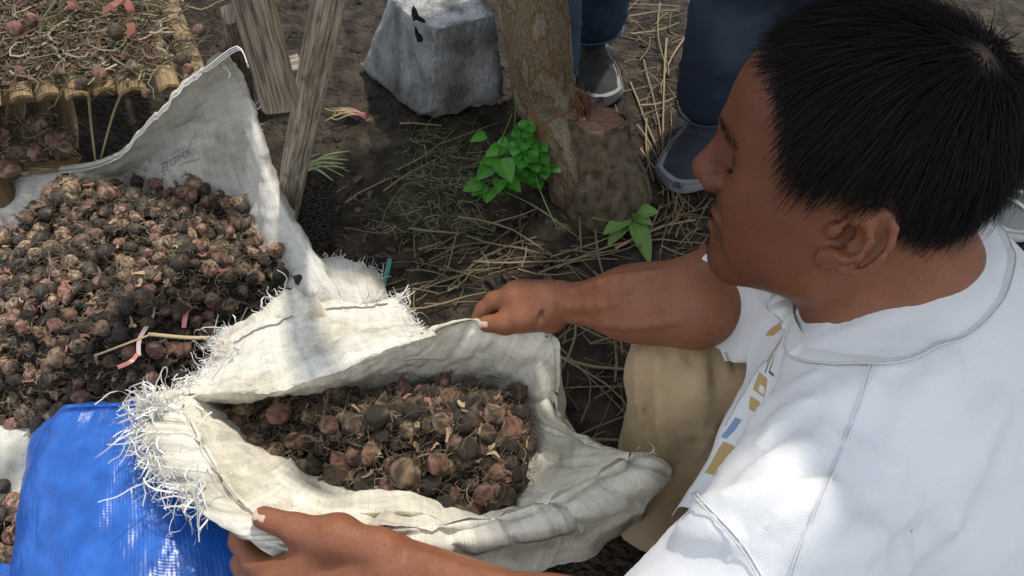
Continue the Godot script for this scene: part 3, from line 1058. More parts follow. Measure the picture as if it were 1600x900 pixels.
	# each column: under the bulbs, wall, rim, outside, hanging outside
	var cols := [
		[Vector3(-0.3202, 0.2150, -0.4948), Vector3(-0.3379, 0.2400, -0.4865), Vector3(-0.3392, 0.2850, -0.4653), Vector3(-0.3489, 0.3120, -0.4548), Vector3(-0.3656, 0.3140, -0.4535), Vector3(-0.3822, 0.3100, -0.4545)],
		[Vector3(-0.2987, 0.2150, -0.4645), Vector3(-0.3114, 0.2400, -0.4577), Vector3(-0.3110, 0.3000, -0.4245), Vector3(-0.3205, 0.3350, -0.4041), Vector3(-0.3467, 0.3320, -0.4073), Vector3(-0.3763, 0.3220, -0.4147)],
		[Vector3(-0.2649, 0.2150, -0.4437), Vector3(-0.2698, 0.2450, -0.4227), Vector3(-0.2708, 0.3100, -0.3819), Vector3(-0.2853, 0.3500, -0.3567), Vector3(-0.3187, 0.3450, -0.3620), Vector3(-0.3595, 0.3250, -0.3768)],
		[Vector3(-0.2328, 0.2150, -0.4275), Vector3(-0.2342, 0.2500, -0.4030), Vector3(-0.2317, 0.3250, -0.3480), Vector3(-0.2481, 0.3620, -0.3135), Vector3(-0.2826, 0.3550, -0.3230), Vector3(-0.3301, 0.3300, -0.3455)],
		[Vector3(-0.2092, 0.2150, -0.4155), Vector3(-0.2065, 0.2500, -0.3850), Vector3(-0.1968, 0.3350, -0.3185), Vector3(-0.2034, 0.3780, -0.2801), Vector3(-0.2375, 0.3720, -0.2827), Vector3(-0.2880, 0.3520, -0.3107)],
		[Vector3(-0.1716, 0.2150, -0.4038), Vector3(-0.1660, 0.2500, -0.3732), Vector3(-0.1594, 0.3250, -0.3167), Vector3(-0.1623, 0.3720, -0.2735), Vector3(-0.1878, 0.3720, -0.2623), Vector3(-0.2179, 0.3650, -0.2685)],
		[Vector3(-0.1248, 0.2150, -0.3999), Vector3(-0.1184, 0.2500, -0.3718), Vector3(-0.1122, 0.3200, -0.3202), Vector3(-0.1113, 0.3680, -0.2809), Vector3(-0.1240, 0.3450, -0.2673), Vector3(-0.1535, 0.3000, -0.2656)],
		[Vector3(-0.0859, 0.2050, -0.3932), Vector3(-0.0766, 0.2350, -0.3672), Vector3(-0.0681, 0.2900, -0.3311), Vector3(-0.0567, 0.3580, -0.2887), Vector3(-0.0555, 0.3420, -0.2696), Vector3(-0.0719, 0.2100, -0.2788)],
		[Vector3(-0.0501, 0.2000, -0.3879), Vector3(-0.0343, 0.2250, -0.3616), Vector3(-0.0204, 0.2800, -0.3329), Vector3(-0.0029, 0.3520, -0.3009), Vector3(0.0069, 0.3350, -0.2817), Vector3(0.0000, 0.1700, -0.3046)],
		[Vector3(-0.0217, 0.2000, -0.3995), Vector3(0.0000, 0.2200, -0.3749), Vector3(0.0229, 0.2700, -0.3517), Vector3(0.0474, 0.3450, -0.3227), Vector3(0.0625, 0.3220, -0.3017), Vector3(0.0580, 0.1400, -0.3325)],
		[Vector3(-0.0073, 0.2000, -0.4232), Vector3(0.0184, 0.2250, -0.4027), Vector3(0.0441, 0.2550, -0.3796), Vector3(0.0826, 0.3350, -0.3483), Vector3(0.1153, 0.3020, -0.3310), Vector3(0.1320, 0.1000, -0.3850)],
		[Vector3(0.0000, 0.2000, -0.4519), Vector3(0.0275, 0.2250, -0.4342), Vector3(0.0560, 0.2450, -0.4102), Vector3(0.1176, 0.3200, -0.3766), Vector3(0.1567, 0.2980, -0.3725), Vector3(0.1972, 0.0800, -0.4475)],
		[Vector3(-0.0038, 0.2000, -0.4791), Vector3(0.0279, 0.2300, -0.4585), Vector3(0.0512, 0.2500, -0.4374), Vector3(0.0972, 0.2600, -0.4177), Vector3(0.1452, 0.2400, -0.4206), Vector3(0.2006, 0.0300, -0.5225)],
		[Vector3(-0.0116, 0.2000, -0.5039), Vector3(0.0223, 0.2350, -0.4826), Vector3(0.0367, 0.2750, -0.4583), Vector3(0.0509, 0.2700, -0.4532), Vector3(0.0839, 0.1500, -0.4880), Vector3(0.1041, 0.0200, -0.5377)],
		[Vector3(-0.0236, 0.2000, -0.5220), Vector3(0.0121, 0.2400, -0.5101), Vector3(0.0285, 0.3000, -0.5009), Vector3(0.0467, 0.3220, -0.5165), Vector3(0.0499, 0.2000, -0.5598), Vector3(0.0642, 0.0200, -0.6131)],
		[Vector3(-0.0554, 0.2000, -0.5313), Vector3(-0.0268, 0.2400, -0.5282), Vector3(-0.0073, 0.2950, -0.5263), Vector3(0.0043, 0.3270, -0.5376), Vector3(0.0251, 0.2000, -0.6200), Vector3(0.0392, 0.0200, -0.6811)],
		[Vector3(-0.1019, 0.2050, -0.5235), Vector3(-0.0838, 0.2400, -0.5236), Vector3(-0.0620, 0.2950, -0.5263), Vector3(-0.0443, 0.3300, -0.5407), Vector3(-0.0451, 0.2200, -0.6101), Vector3(-0.0397, 0.0200, -0.7050)],
		[Vector3(-0.1548, 0.2100, -0.5112), Vector3(-0.1439, 0.2400, -0.5146), Vector3(-0.1164, 0.2900, -0.5165), Vector3(-0.0994, 0.3250, -0.5248), Vector3(-0.1055, 0.2200, -0.5949), Vector3(-0.1191, 0.0200, -0.7050)],
		[Vector3(-0.2154, 0.2100, -0.5022), Vector3(-0.2114, 0.2350, -0.5044), Vector3(-0.1946, 0.2850, -0.4981), Vector3(-0.1792, 0.3150, -0.4991), Vector3(-0.1910, 0.2200, -0.5654), Vector3(-0.2156, 0.0200, -0.6811)],
		[Vector3(-0.2748, 0.2150, -0.4965), Vector3(-0.2775, 0.2350, -0.4948), Vector3(-0.2676, 0.2800, -0.4784), Vector3(-0.2659, 0.3000, -0.4755), Vector3(-0.2950, 0.2200, -0.5276), Vector3(-0.3443, 0.0200, -0.6353)]]
	var rr := []
	for j in 6:
		if j == 3:
			var lip := []
			for c in cols:
				lip.append(c[2].lerp(c[3], 0.88) + Vector3(0, 0.001, 0))
			rr.append(lip)
		var line := []
		for c in cols:
			line.append(c[j])
		rr.append(line)
		if j == 3:
			var turn_ := []
			for c in cols:
				turn_.append(c[3].lerp(c[4], 0.14) - Vector3(0, 0.003, 0))
			rr.append(turn_)
	var g4 := surface(rr, 320, 110, true)
	var fine := crumple(0.0036, 41.0)
	ruffle(g4, func(u: float, v: float, p: Vector3) -> float:
		var w := absf(sin(u * PI * 19.0 + 2.2 * sin(v * 3.0) + 2.0 * wob.get_noise_2d(u * 6.0, v)))
		var a := (0.45 - pow(1.0 - w, 2.5)) * 0.0085 * smoothstep(0.05, 0.3, v) * (0.25 + 1.6 * absf(wob.get_noise_2d(u * 9.0, 3.0)))
		return a + fine.call(u, v, p), true)
	cloth("sack_cloth", g4, mats.sack_cream, s4, o4, true)
	# torn end with loose tapes over the tarp
	var edge := []
	for k in range(-8, 72, 5):
		edge.append(g4[110][posmod(k, 320)])
	fringe("frayed_mouth", edge, func(t): return Vector3(-1.0, 0.1, -0.35 + 0.7 * t).normalized(), 800, 0.056, s4, o4, 0.7, 0.035)
	# rolled inner fold by the near edge of the bulbs
	var roll := surface([
		[Vector3(-0.2391, 0.2620, -0.4059), Vector3(-0.2146, 0.2680, -0.3812), Vector3(-0.1844, 0.2720, -0.3627), Vector3(-0.1443, 0.2740, -0.3603), Vector3(-0.1149, 0.2740, -0.3618), Vector3(-0.0889, 0.2680, -0.3576), Vector3(-0.0686, 0.2500, -0.3504)],
		[Vector3(-0.2320, 0.2950, -0.3841), Vector3(-0.2058, 0.3080, -0.3536), Vector3(-0.1723, 0.3170, -0.3333), Vector3(-0.1336, 0.3190, -0.3310), Vector3(-0.1044, 0.3180, -0.3328), Vector3(-0.0795, 0.3060, -0.3318), Vector3(-0.0625, 0.2700, -0.3332)],
		[Vector3(-0.2350, 0.3120, -0.3654), Vector3(-0.2048, 0.3340, -0.3285), Vector3(-0.1673, 0.3420, -0.3090), Vector3(-0.1292, 0.3420, -0.3090), Vector3(-0.0992, 0.3390, -0.3116), Vector3(-0.0755, 0.3260, -0.3137), Vector3(-0.0587, 0.2900, -0.3192)],
		[Vector3(-0.2452, 0.3050, -0.3606), Vector3(-0.2129, 0.3250, -0.3231), Vector3(-0.1743, 0.3220, -0.3042), Vector3(-0.1324, 0.3180, -0.3084), Vector3(-0.1003, 0.3160, -0.3112), Vector3(-0.0757, 0.3080, -0.3140), Vector3(-0.0566, 0.3000, -0.3123)]], 100, 26)
	ruffle(roll, crumple(0.004, 51.0))
	cloth("rolled_fold", roll, mats.sack_cream, s4, o4)
	fringe("tail_threads", [Vector3(0.1192, 0.3100, -0.3805), Vector3(0.1375, 0.3000, -0.3887), Vector3(0.1445, 0.3000, -0.3930)], func(_t): return Vector3(0.5, 0.5, -0.6).normalized(), 26, 0.03, s4, o4)


var sheet_tops := {}


# faint worn print on the spread sack: stroke letters lying on the cloth
# a spot of the sheet given by (column, row) of its mesh, just above the cloth
func on_sheet(g: Array, at: Vector2) -> Vector3:
	var j := clampi(int(at.y), 0, g.size() - 2)
	var k := clampi(int(at.x), 0, g[0].size() - 2)
	var u := at.x - k
	var v := at.y - j
	var p: Vector3 = g[j][k].lerp(g[j][k + 1], u).lerp(g[j + 1][k].lerp(g[j + 1][k + 1], u), v)
	var n: Vector3 = (g[j][k + 1] - g[j][k]).cross(g[j + 1][k] - g[j][k]).normalized()
	return p + (n if n.y > 0.0 else -n) * 0.0015


func print_marks(parent: Node, o: Vector3, g: Array) -> void:
	var ink := lin(0.24, 0.26, 0.33)
	var b := Buf.new()
	# capital letters in a box 1 x 1, drawn as strokes
	var glyphs := {"B": [[[0, 0], [0, 1], [0.6, 0.95], [0.7, 0.75], [0.5, 0.52], [0, 0.5]], [[0.5, 0.52], [0.75, 0.3], [0.6, 0.03], [0, 0]]], "O": [[[0.4, 0], [0.05, 0.3], [0.05, 0.7], [0.4, 1], [0.75, 0.7], [0.75, 0.3], [0.4, 0]]], "H": [[[0.05, 0], [0.05, 1]], [[0.7, 0], [0.7, 1]], [[0.05, 0.5], [0.7, 0.5]]], "A": [[[0, 0], [0.4, 1], [0.8, 0]], [[0.15, 0.35], [0.65, 0.35]]], "~": [[[0.0, 0.2], [0.2, 0.7], [0.4, 0.3], [0.6, 0.8], [0.8, 0.3]]], "c": [[[0.7, 0.75], [0.35, 0.9], [0.05, 0.5], [0.35, 0.1], [0.7, 0.25]]], "w": [[[0, 0.8], [0.2, 0.1], [0.4, 0.7], [0.6, 0.1], [0.8, 0.8]]], "n": [[[0.05, 0], [0.05, 0.8], [0.5, 0.85], [0.65, 0.5], [0.65, 0]]]}
	for row in [["BOHA", Vector2(69.5, 25.0), Vector2(81.5, 26.5), 2.1, 0.0009, ink], ["~~~~", Vector2(71, 22.2), Vector2(80, 24.0), 1.2, 0.0005, ink], ["c~wn~", Vector2(65, 20.5), Vector2(72.5, 13.5), 1.6, 0.0007, lin(0.22, 0.24, 0.32)]]:
		var a: Vector2 = row[1]
		var step: Vector2 = (row[2] - a) / row[0].length()
		var rise: Vector2 = Vector2(step.y, -step.x).normalized() * row[3]
		for k in row[0].length():
			for stroke in glyphs[row[0][k]]:
				var pts := []
				for e in stroke:
					pts.append(on_sheet(g, a + step * (k + 0.8 * e[0]) + rise * e[1]))
				ribbon(b, resample(pts, pts.size() * 3), row[4], Vector3(0, 0.6, 0.8), row[5], row[5], 1.0)
	for e in [[[Vector2(76, 15), Vector2(81, 16.5), Vector2(87, 18)], 0.0022, lin(0.16, 0.22, 0.26)], [[Vector2(69, 25.8), Vector2(76, 26.8), Vector2(84, 29)], 0.0007, lin(0.36, 0.29, 0.13)], [[Vector2(69, 22), Vector2(75, 24), Vector2(80, 24.5), Vector2(82, 23)], 0.0007, lin(0.33, 0.27, 0.12)]]:
		var pts := []
		for q in e[0]:
			pts.append(on_sheet(g, q))
		ribbon(b, resample(pts, 14), e[1], Vector3(0, 0.6, 0.8), e[2], e[2], 0.8)
	b.shift(o)
	put("printed_letters", b.mesh(), mats.fibre, parent)


# ---------------------------------------------------------------- tarp
func build_tarp() -> void:
	var o: Vector3 = Vector3(-0.5274, 0.0000, -0.4627)
	var t := base("blue_tarp", o)
	tag(t, "bright blue plastic tarpaulin draped over a low stack, half under the open sack", "tarpaulin")
	var rows := [
		[Vector3(-0.6255, 0.0200, -0.5916), Vector3(-0.5989, 0.0800, -0.5614), Vector3(-0.5764, 0.1200, -0.5407), Vector3(-0.5363, 0.1200, -0.5524), Vector3(-0.4895, 0.1200, -0.5524), Vector3(-0.4316, 0.1200, -0.5427)],
		[Vector3(-0.6244, 0.0200, -0.5831), Vector3(-0.5583, 0.1600, -0.5235), Vector3(-0.4942, 0.2720, -0.4659), Vector3(-0.4468, 0.2760, -0.4651), Vector3(-0.4083, 0.2750, -0.4657), Vector3(-0.3626, 0.2700, -0.4614)],
		[Vector3(-0.6256, 0.0200, -0.5601), Vector3(-0.5696, 0.1600, -0.5059), Vector3(-0.4978, 0.2760, -0.4496), Vector3(-0.4418, 0.2840, -0.4489), Vector3(-0.3990, 0.2860, -0.4477), Vector3(-0.3558, 0.2700, -0.4492)],
		[Vector3(-0.6328, 0.0200, -0.5101), Vector3(-0.5813, 0.1600, -0.4737), Vector3(-0.5217, 0.2620, -0.4259), Vector3(-0.4343, 0.2900, -0.4029), Vector3(-0.3819, 0.2880, -0.4040), Vector3(-0.3361, 0.2650, -0.4073)],
		[Vector3(-0.6275, 0.0200, -0.4269), Vector3(-0.5663, 0.1500, -0.4033), Vector3(-0.5102, 0.2550, -0.3622), Vector3(-0.4202, 0.2880, -0.3400), Vector3(-0.3516, 0.2850, -0.3414), Vector3(-0.2833, 0.2580, -0.3468)],
		[Vector3(-0.6136, 0.0400, -0.3136), Vector3(-0.5439, 0.1500, -0.3096), Vector3(-0.4935, 0.2500, -0.2902), Vector3(-0.4054, 0.2840, -0.2745), Vector3(-0.3272, 0.2810, -0.2725), Vector3(-0.2398, 0.2500, -0.2838)],
		[Vector3(-0.5876, 0.0400, -0.2151), Vector3(-0.5184, 0.1500, -0.2211), Vector3(-0.4729, 0.2450, -0.2083), Vector3(-0.3836, 0.2820, -0.1932), Vector3(-0.3095, 0.2700, -0.1963), Vector3(-0.2316, 0.2000, -0.2144)],
		[Vector3(-0.5370, 0.0400, -0.0950), Vector3(-0.4788, 0.1500, -0.1094), Vector3(-0.4419, 0.2400, -0.1074), Vector3(-0.3558, 0.2800, -0.0976), Vector3(-0.2769, 0.2840, -0.0971), Vector3(-0.1793, 0.2850, -0.0970)]]
	var g := surface(rows, 110, 110)
	ruffle(g, func(u: float, v: float, p: Vector3) -> float:
		return 0.0035 * wob.get_noise_3dv(p * 8.0) + 0.0018 * wob.get_noise_3d(p.x * 40.0, p.y * 20.0, p.z * 14.0) + 0.002 * maxf(0.0, 1.0 - 9.0 * absf(wob.get_noise_3dv(p * 5.0 + Vector3(5, 5, 5)))))
	var b := grid_buf(g)
	b.shift(o)
	put("tarp_sheet", b.mesh(), mats.tarp, t)
	# corner of the same sheet lying lower, out to the side
	var r2 := surface([[Vector3(-0.6848, 0.0600, -0.3752), Vector3(-0.6364, 0.0700, -0.3666), Vector3(-0.5899, 0.0900, -0.3528)], [Vector3(-0.6722, 0.0600, -0.3298), Vector3(-0.6152, 0.0800, -0.3193), Vector3(-0.5690, 0.1000, -0.3089)], [Vector3(-0.6472, 0.0500, -0.2463), Vector3(-0.5969, 0.0600, -0.2438), Vector3(-0.5525, 0.0800, -0.2387)]], 30, 20)
	ruffle(r2, crumple(0.004, 3.0))
	var b2 := grid_buf(r2)
	b2.shift(o)
	put("tarp_corner", b2.mesh(), mats.tarp, t)


# ---------------------------------------------------------------- shallots
var bulb_bufs := []
var bulb_meshes := []
const TONES := ["pink-skinned", "tan papery", "mud-caked dark", "brown muddy"]


func bulb_buf(tone: int, k: int) -> Buf:
	var b := Buf.new()
	var squat := rng.randf_range(0.8, 1.12)
	var lob := rng.randf() * TAU
	var lobes := 0.10 if k % 3 == 0 else 0.03
	var seed_ := rng.randf() * 90.0
	var dirt: float = rng.randf_range(-0.02, 0.3)
	var skin: Color = [lin(0.33, 0.145, 0.10), lin(0.43, 0.265, 0.145), lin(0.052, 0.043, 0.036), lin(0.17, 0.11, 0.077)][tone]
	var pale: Color = [lin(0.47, 0.29, 0.235), lin(0.55, 0.42, 0.30), lin(0.10, 0.085, 0.07), lin(0.30, 0.21, 0.145)][tone]
	var mud := lin(0.06, 0.049, 0.039)
	var rings := 11
	var seg := 14
	for j in rings + 1:
		var t := float(j) / rings
		var th := PI * t
		var prof := maxf(sin(th), 0.0) * lerpf(1.0, 0.6, smoothstep(0.78, 1.0, t)) + 0.09 * smoothstep(0.9, 1.0, t) + 0.05
		var y := (-cos(th) + 0.32 * smoothstep(0.84, 1.0, t)) * squat
		for q in seg:
			var a := TAU * q / seg
			var n := wob.get_noise_3d(cos(a) * 1.2 + seed_, y * 1.2, sin(a) * 1.2)
			var r := prof * (1.0 + lobes * cos(2.0 * a + lob) + 0.13 * n + 0.03 * sin(a * 9.0 + seed_) + (0.16 if tone == 2 else (0.07 if tone == 3 else 0.02)) * wob.get_noise_3d(cos(a) * 4.5 + seed_, y * 4.5, sin(a) * 4.5))
			var m := wob.get_noise_3d(cos(a) * 2.2 + seed_ + 20.0, y * 2.0, sin(a) * 2.2)
			var c := skin.lerp(pale, clampf(0.5 + 0.5 * sin(a * 11.0 + 2.0 * n) * 0.5 + n, 0.0, 1.0))
			c = c.lerp(mud, smoothstep(-0.1, 0.35, m + dirt + (0.2 if tone == 3 else 0.0) + (0.1 if tone == 2 else -0.12) + (0.4 if t < 0.2 else 0.0)) * 0.9)
			if t > 0.85:
				c = c.lerp(lin(0.26, 0.19, 0.12), 0.6)
			b.vert(Vector3(cos(a) * r, y, sin(a) * r), Vector2.ZERO, c)
	for j in rings:
		for q in seg:
			b.quad(j * seg + q, j * seg + (q + 1) % seg, (j + 1) * seg + (q + 1) % seg, (j + 1) * seg + q)
	# roots and dried neck
	var yb := -0.9 * squat
	for q in (16 if tone >= 2 else 8):
		var a := rng.randf() * TAU
		var d := Vector3(cos(a) * rng.randf_range(0.3, 1.1), -rng.randf_range(0.2, 1.0), sin(a) * rng.randf_range(0.3, 1.1)).normalized()
		var p := Vector3(cos(a) * 0.12, yb, sin(a) * 0.12)
		var pts := [p]
		for s in 4:
			p += d * rng.randf_range(0.2, 0.36)
			d = (d + Vector3(rng.randfn(), rng.randfn(), rng.randfn()) * 0.45).normalized()
			pts.append(p)
		var g := rng.randf_range(0.6, 1.4)
		ribbon(b, pts, 0.022, Vector3(rng.randfn(), rng.randfn(), rng.randfn()), lin(0.07 * g, 0.055 * g, 0.041 * g), lin(0.15 * g, 0.118 * g, 0.082 * g), 0.4)
	for q in 4:
		var p := Vector3(rng.randfn() * 0.05, 1.12 * squat, rng.randfn() * 0.05)
		var d := Vector3(rng.randfn() * 0.5, 1, rng.randfn() * 0.5).normalized()
		var pts := [p - d * 0.3]
		for s in 3:
			p += d * rng.randf_range(0.15, 0.5)
			d = (d + Vector3(rng.randfn(), rng.randfn() - 0.2, rng.randfn()) * 0.4).normalized()
			pts.append(p)
		ribbon(b, pts, 0.10, Vector3(rng.randfn(), rng.randfn(), rng.randfn()), lin(0.26, 0.17, 0.11), lin(0.38, 0.29, 0.18), 0.3)
	b.smooth()
	return b


func add_copy(b: Buf, src: Buf, x: Transform3D) -> void:
	var first := b.v.size()
	b.v.append_array(x * src.v)
	b.uv.append_array(src.uv)
	b.c.append_array(src.c)
	var nb := x.basis.orthonormalized()
	b.n.append_array(Transform3D(nb, Vector3.ZERO) * src.n)
	for k in src.i:
		b.i.append(k + first)


# scatters bulbs over a heap; returns [transform, variant]
func heap(poly: PackedVector2Array, height: Callable, spacing: float, tries: int, r0: float, r1: float, second: float) -> Array:
	var out := []
	var lo := poly[0]
	var hi := poly[0]
	for p in poly:
		lo = lo.min(p)
		hi = hi.max(p)
	for pass_ in 2:
		var these := {}
		for k in (tries if pass_ == 0 else int(tries * second)):
			var p := Vector2(rng.randf_range(lo.x, hi.x), rng.randf_range(lo.y, hi.y))
			if not Geometry2D.is_point_in_polygon(p, poly):
				continue
			var ok := true
			var gap := spacing * (1.0 + pass_ * 0.8)
			var at := Vector2i((p / gap).floor())
			for cx in 3:
				for cy in 3:
					var key := at + Vector2i(cx - 1, cy - 1)
					if these.has(key):
						for q: Vector2 in these[key]:
							if p.distance_squared_to(q) < gap * gap:
								ok = false
			if not ok:
				continue
			if these.has(at):
				these[at].append(p)
			else:
				these[at] = [p]
			var r := rng.randf_range(r0, r1) * (1.25 if rng.randf() < 0.12 else 1.0)
			var y: float = height.call(p) + r * 0.5 + pass_ * r * 0.9 + rng.randf_range(-0.004, 0.004)
			var roll := rng.randf()
			var tone := 0 if roll < 0.22 else (1 if roll < 0.44 else (2 if roll < 0.72 else 3))
			var v := tone * 6 + rng.randi() % 6
			var stretch := Vector3(rng.randf_range(0.82, 1.1), rng.randf_range(0.9, 1.3), rng.randf_range(0.78, 1.1))
			var basis := Basis.from_euler(Vector3(rng.randf_range(0.3, 1.7), rng.randf() * TAU, rng.randfn() * 0.7)).scaled_local(stretch * r * (0.72 if rng.randf() < 0.25 else 1.0))
			out.append([Transform3D(basis, Vector3(p.x, y, p.y)), v])
	return out


func place_bulb(x: Transform3D, v: int, label: String, group: String) -> void:
	var size := x.basis.x.length()
	label = ("small " if size < 0.0112 else ("large " if size > 0.0138 else "")) + label
	var o := MeshInstance3D.new()
	o.mesh = bulb_meshes[v]
	o.material_override = mats.bulb
	o.transform = x
	o.name = numbered("shallot")
	add_child(o)
	tag(o, label, "shallot", group)


func heap_base(called: String, poly: PackedVector2Array, height: Callable, low: float, label: String) -> void:
	var lo := poly[0]
	var hi := poly[0]
	for p in poly:
		lo = lo.min(p)
		hi = hi.max(p)
	var grid := []
	for j in 71:
		var line := []
		for k in 71:
			var p := Vector2(lerpf(lo.x, hi.x, k / 70.0), lerpf(lo.y, hi.y, j / 70.0))
			var inside := Geometry2D.is_point_in_polygon(p, poly)
			var d := edge_distance(poly, p)
			var y: float = height.call(p) - 0.006 + 0.006 * wob.get_noise_2d(p.x * 60.0, p.y * 60.0)
			line.append(Vector3(p.x, lerpf(y, low, smoothstep(0.012, -0.012, d if inside else -d)), p.y))
		grid.append(line)
	tag(put(called, grid_buf(grid).mesh(), mats.earth), label, "soil and roots", "", "stuff")


func roots_over(called: String, poly: PackedVector2Array, height: Callable, count: int, lift: float, label: String) -> void:
	var lo := poly[0]
	var hi := poly[0]
	for p in poly:
		lo = lo.min(p)
		hi = hi.max(p)
	var b := Buf.new()
	var cols := [lin(0.10, 0.078, 0.055), lin(0.15, 0.12, 0.08), lin(0.06, 0.048, 0.037), lin(0.04, 0.034, 0.029), lin(0.26, 0.21, 0.14), lin(0.11, 0.085, 0.06)]
	for k in count:
		var p := Vector2(rng.randf_range(lo.x, hi.x), rng.randf_range(lo.y, hi.y))
		if not Geometry2D.is_point_in_polygon(p, poly):
			continue
		var y: float = height.call(p) + rng.randf_range(-0.004, lift)
		curl(b, Vector3(p.x, y, p.y), rng.randf_range(0.008, 0.034), rng.randf_range(0.00018, 0.0004), cols[rng.randi() % cols.size()], 0.5)
		if k % 14 == 0:
			curl(b, Vector3(p.x, y, p.y), rng.randf_range(0.008, 0.018), rng.randf_range(0.0015, 0.0035), [lin(0.2, 0.13, 0.08), lin(0.32, 0.23, 0.14), lin(0.09, 0.065, 0.05), lin(0.26, 0.12, 0.09)][rng.randi() % 4], 0.6, 3)
	for k in count / 22:
		var p := Vector2(rng.randf_range(lo.x, hi.x), rng.randf_range(lo.y, hi.y))
		if Geometry2D.is_point_in_polygon(p, poly):
			var first := b.v.size()
			clod(b, Vector3(p.x, height.call(p) + rng.randf_range(-0.002, lift * 0.55), p.y), rng.randf_range(0.004, 0.011))
			var g := rng.randf_range(0.6, 1.6)
			for q in range(first, b.v.size()):
				var h := g * rng.randf_range(0.7, 1.3)
				b.c[q] = Color(0.024 * h, 0.019 * h, 0.015 * h)
	tag(put(called, b.mesh(), mats.fibre), label, "dry roots", "", "stuff")


func build_shallots() -> void:
	for tone in 4:
		for k in 6:
			var b := bulb_buf(tone, k)
			bulb_bufs.append(b)
			bulb_meshes.append(b.mesh())
	# heap in the open sack
	var near := [Vector3(-0.3336, 0.2500, -0.4803), Vector3(-0.3071, 0.2500, -0.4503), Vector3(-0.2664, 0.2500, -0.4184), Vector3(-0.2330, 0.2550, -0.4019), Vector3(-0.2051, 0.2550, -0.3825), Vector3(-0.1617, 0.2550, -0.3723), Vector3(-0.1144, 0.2550, -0.3708), Vector3(-0.0754, 0.2450, -0.3597), Vector3(-0.0472, 0.2350, -0.3500), Vector3(-0.0204, 0.2350, -0.3571), Vector3(0.0083, 0.2350, -0.3826), Vector3(0.0228, 0.2350, -0.4209), Vector3(0.0204, 0.2400, -0.4585), Vector3(0.0037, 0.2450, -0.5025), Vector3(-0.0414, 0.2450, -0.5131), Vector3(-0.0978, 0.2450, -0.5114), Vector3(-0.1575, 0.2450, -0.5069), Vector3(-0.2241, 0.2450, -0.5007), Vector3(-0.2821, 0.2450, -0.4920)]
	var np := flat_poly(near)
	var nh := func(p: Vector2) -> float:
		var d := edge_distance(np, p)
		return 0.234 + 0.046 * smoothstep(0.0, 0.08, d) + 0.012 * wob.get_noise_2d(p.x * 14.0, p.y * 14.0)
	heap_base("heap_soil", np, nh, 0.205, "dark soil and root crumbs under the shallots in the open sack")
	var walls := ["by the rolled cloth fold in the open sack", "under the far wall of the open sack", "by the tall wall fold of the open sack", "in the middle of the open sack", "at the frayed end of the open sack"]
	var first := heap(np, nh, 0.0170, 5200, 0.0085, 0.0126, 0.8)
	for e in first:
		var p: Vector3 = e[0].origin
		var where := 3
		if p.x < -0.27:
			where = 4
		elif p.x > -0.035:
			where = 2
		elif p.z < -0.50:
			where = 1
		elif p.z > -0.385:
			where = 0
		place_bulb(e[0], e[1], TONES[e[1] / 6] + " shallot " + walls[where], "shallots in the open sack")
	roots_over("root_tangle", np, nh, 3200, 0.024, "fine dry roots tangled over the shallots in the open sack")
	# the big heap
	var far := [Vector3(-0.6918, 0.1100, -1.0354), Vector3(-0.6476, 0.1100, -1.0321), Vector3(-0.5910, 0.1100, -1.0157), Vector3(-0.5139, 0.1100, -0.9838), Vector3(-0.4443, 0.1100, -0.9377), Vector3(-0.4073, 0.1000, -0.8746), Vector3(-0.3694, 0.0900, -0.8420), Vector3(-0.3194, 0.0900, -0.7992), Vector3(-0.3190, 0.0900, -0.7383), Vector3(-0.3782, 0.0680, -0.6715), Vector3(-0.4140, 0.0680, -0.5840), Vector3(-0.4980, 0.0680, -0.5335), Vector3(-0.6378, 0.0680, -0.5335), Vector3(-0.6865, 0.0680, -0.5634), Vector3(-0.7559, 0.0680, -0.5634), Vector3(-0.9045, 0.0680, -0.8759), Vector3(-0.8610, 0.0680, -0.8974), Vector3(-0.8177, 0.0680, -0.9224), Vector3(-0.8155, 0.0680, -0.9727), Vector3(-0.7747, 0.0680, -1.0124), Vector3(-0.7535, 0.0680, -1.0826)]
	var fp := flat_poly(far)
	var fh := func(p: Vector2) -> float:
		var d := edge_distance(fp, p)
		var under: float = sheet_tops.get(Vector2i((p / 0.012).floor()), 0.0)
		return maxf(0.068 + 0.105 * smoothstep(0.0, 0.13, d), minf(under, 0.105) + 0.003) + 0.022 * wob.get_noise_2d(p.x * 9.0, p.y * 9.0)
	heap_base("heap_soil", fp, fh, 0.04, "dark soil and root crumbs under the big heap of shallots")
	var big := heap(fp, fh, 0.0172, 8500, 0.0082, 0.0122, 0.75)
	var kept := 300 - first.size() - 24
	big.sort_custom(func(a, c): return a[0].origin.distance_to(Vector3(0, 1.03, 0)) < c[0].origin.distance_to(Vector3(0, 1.03, 0)))
	var rest := Buf.new()
	var n := 0
	for e in big:
		var p: Vector3 = e[0].origin
		if n < kept and p.x > -0.75 and p.x < -0.32:
			n += 1
			var where := "beside the blue tarp" if p.z > -0.60 else ("beside the frayed sack flap" if p.x > -0.42 else ("under the pale stalk on the big heap" if p.x > -0.5 else ("beside the pink strip on the big heap" if p.x > -0.58 else "at the near side of the big heap")))
			place_bulb(e[0], e[1], TONES[e[1] / 6] + " shallot " + where, "shallots at the near side of the big heap")
		else:
			add_copy(rest, bulb_bufs[e[1]], e[0])
	tag(put("shallot_heap", rest.mesh(), mats.bulb), "muddy shallots making up the rest of the big heap", "shallots", "", "stuff")
	roots_over("root_tangle", fp, fh, 11000, 0.024, "fine dry roots tangled over the big heap of shallots")
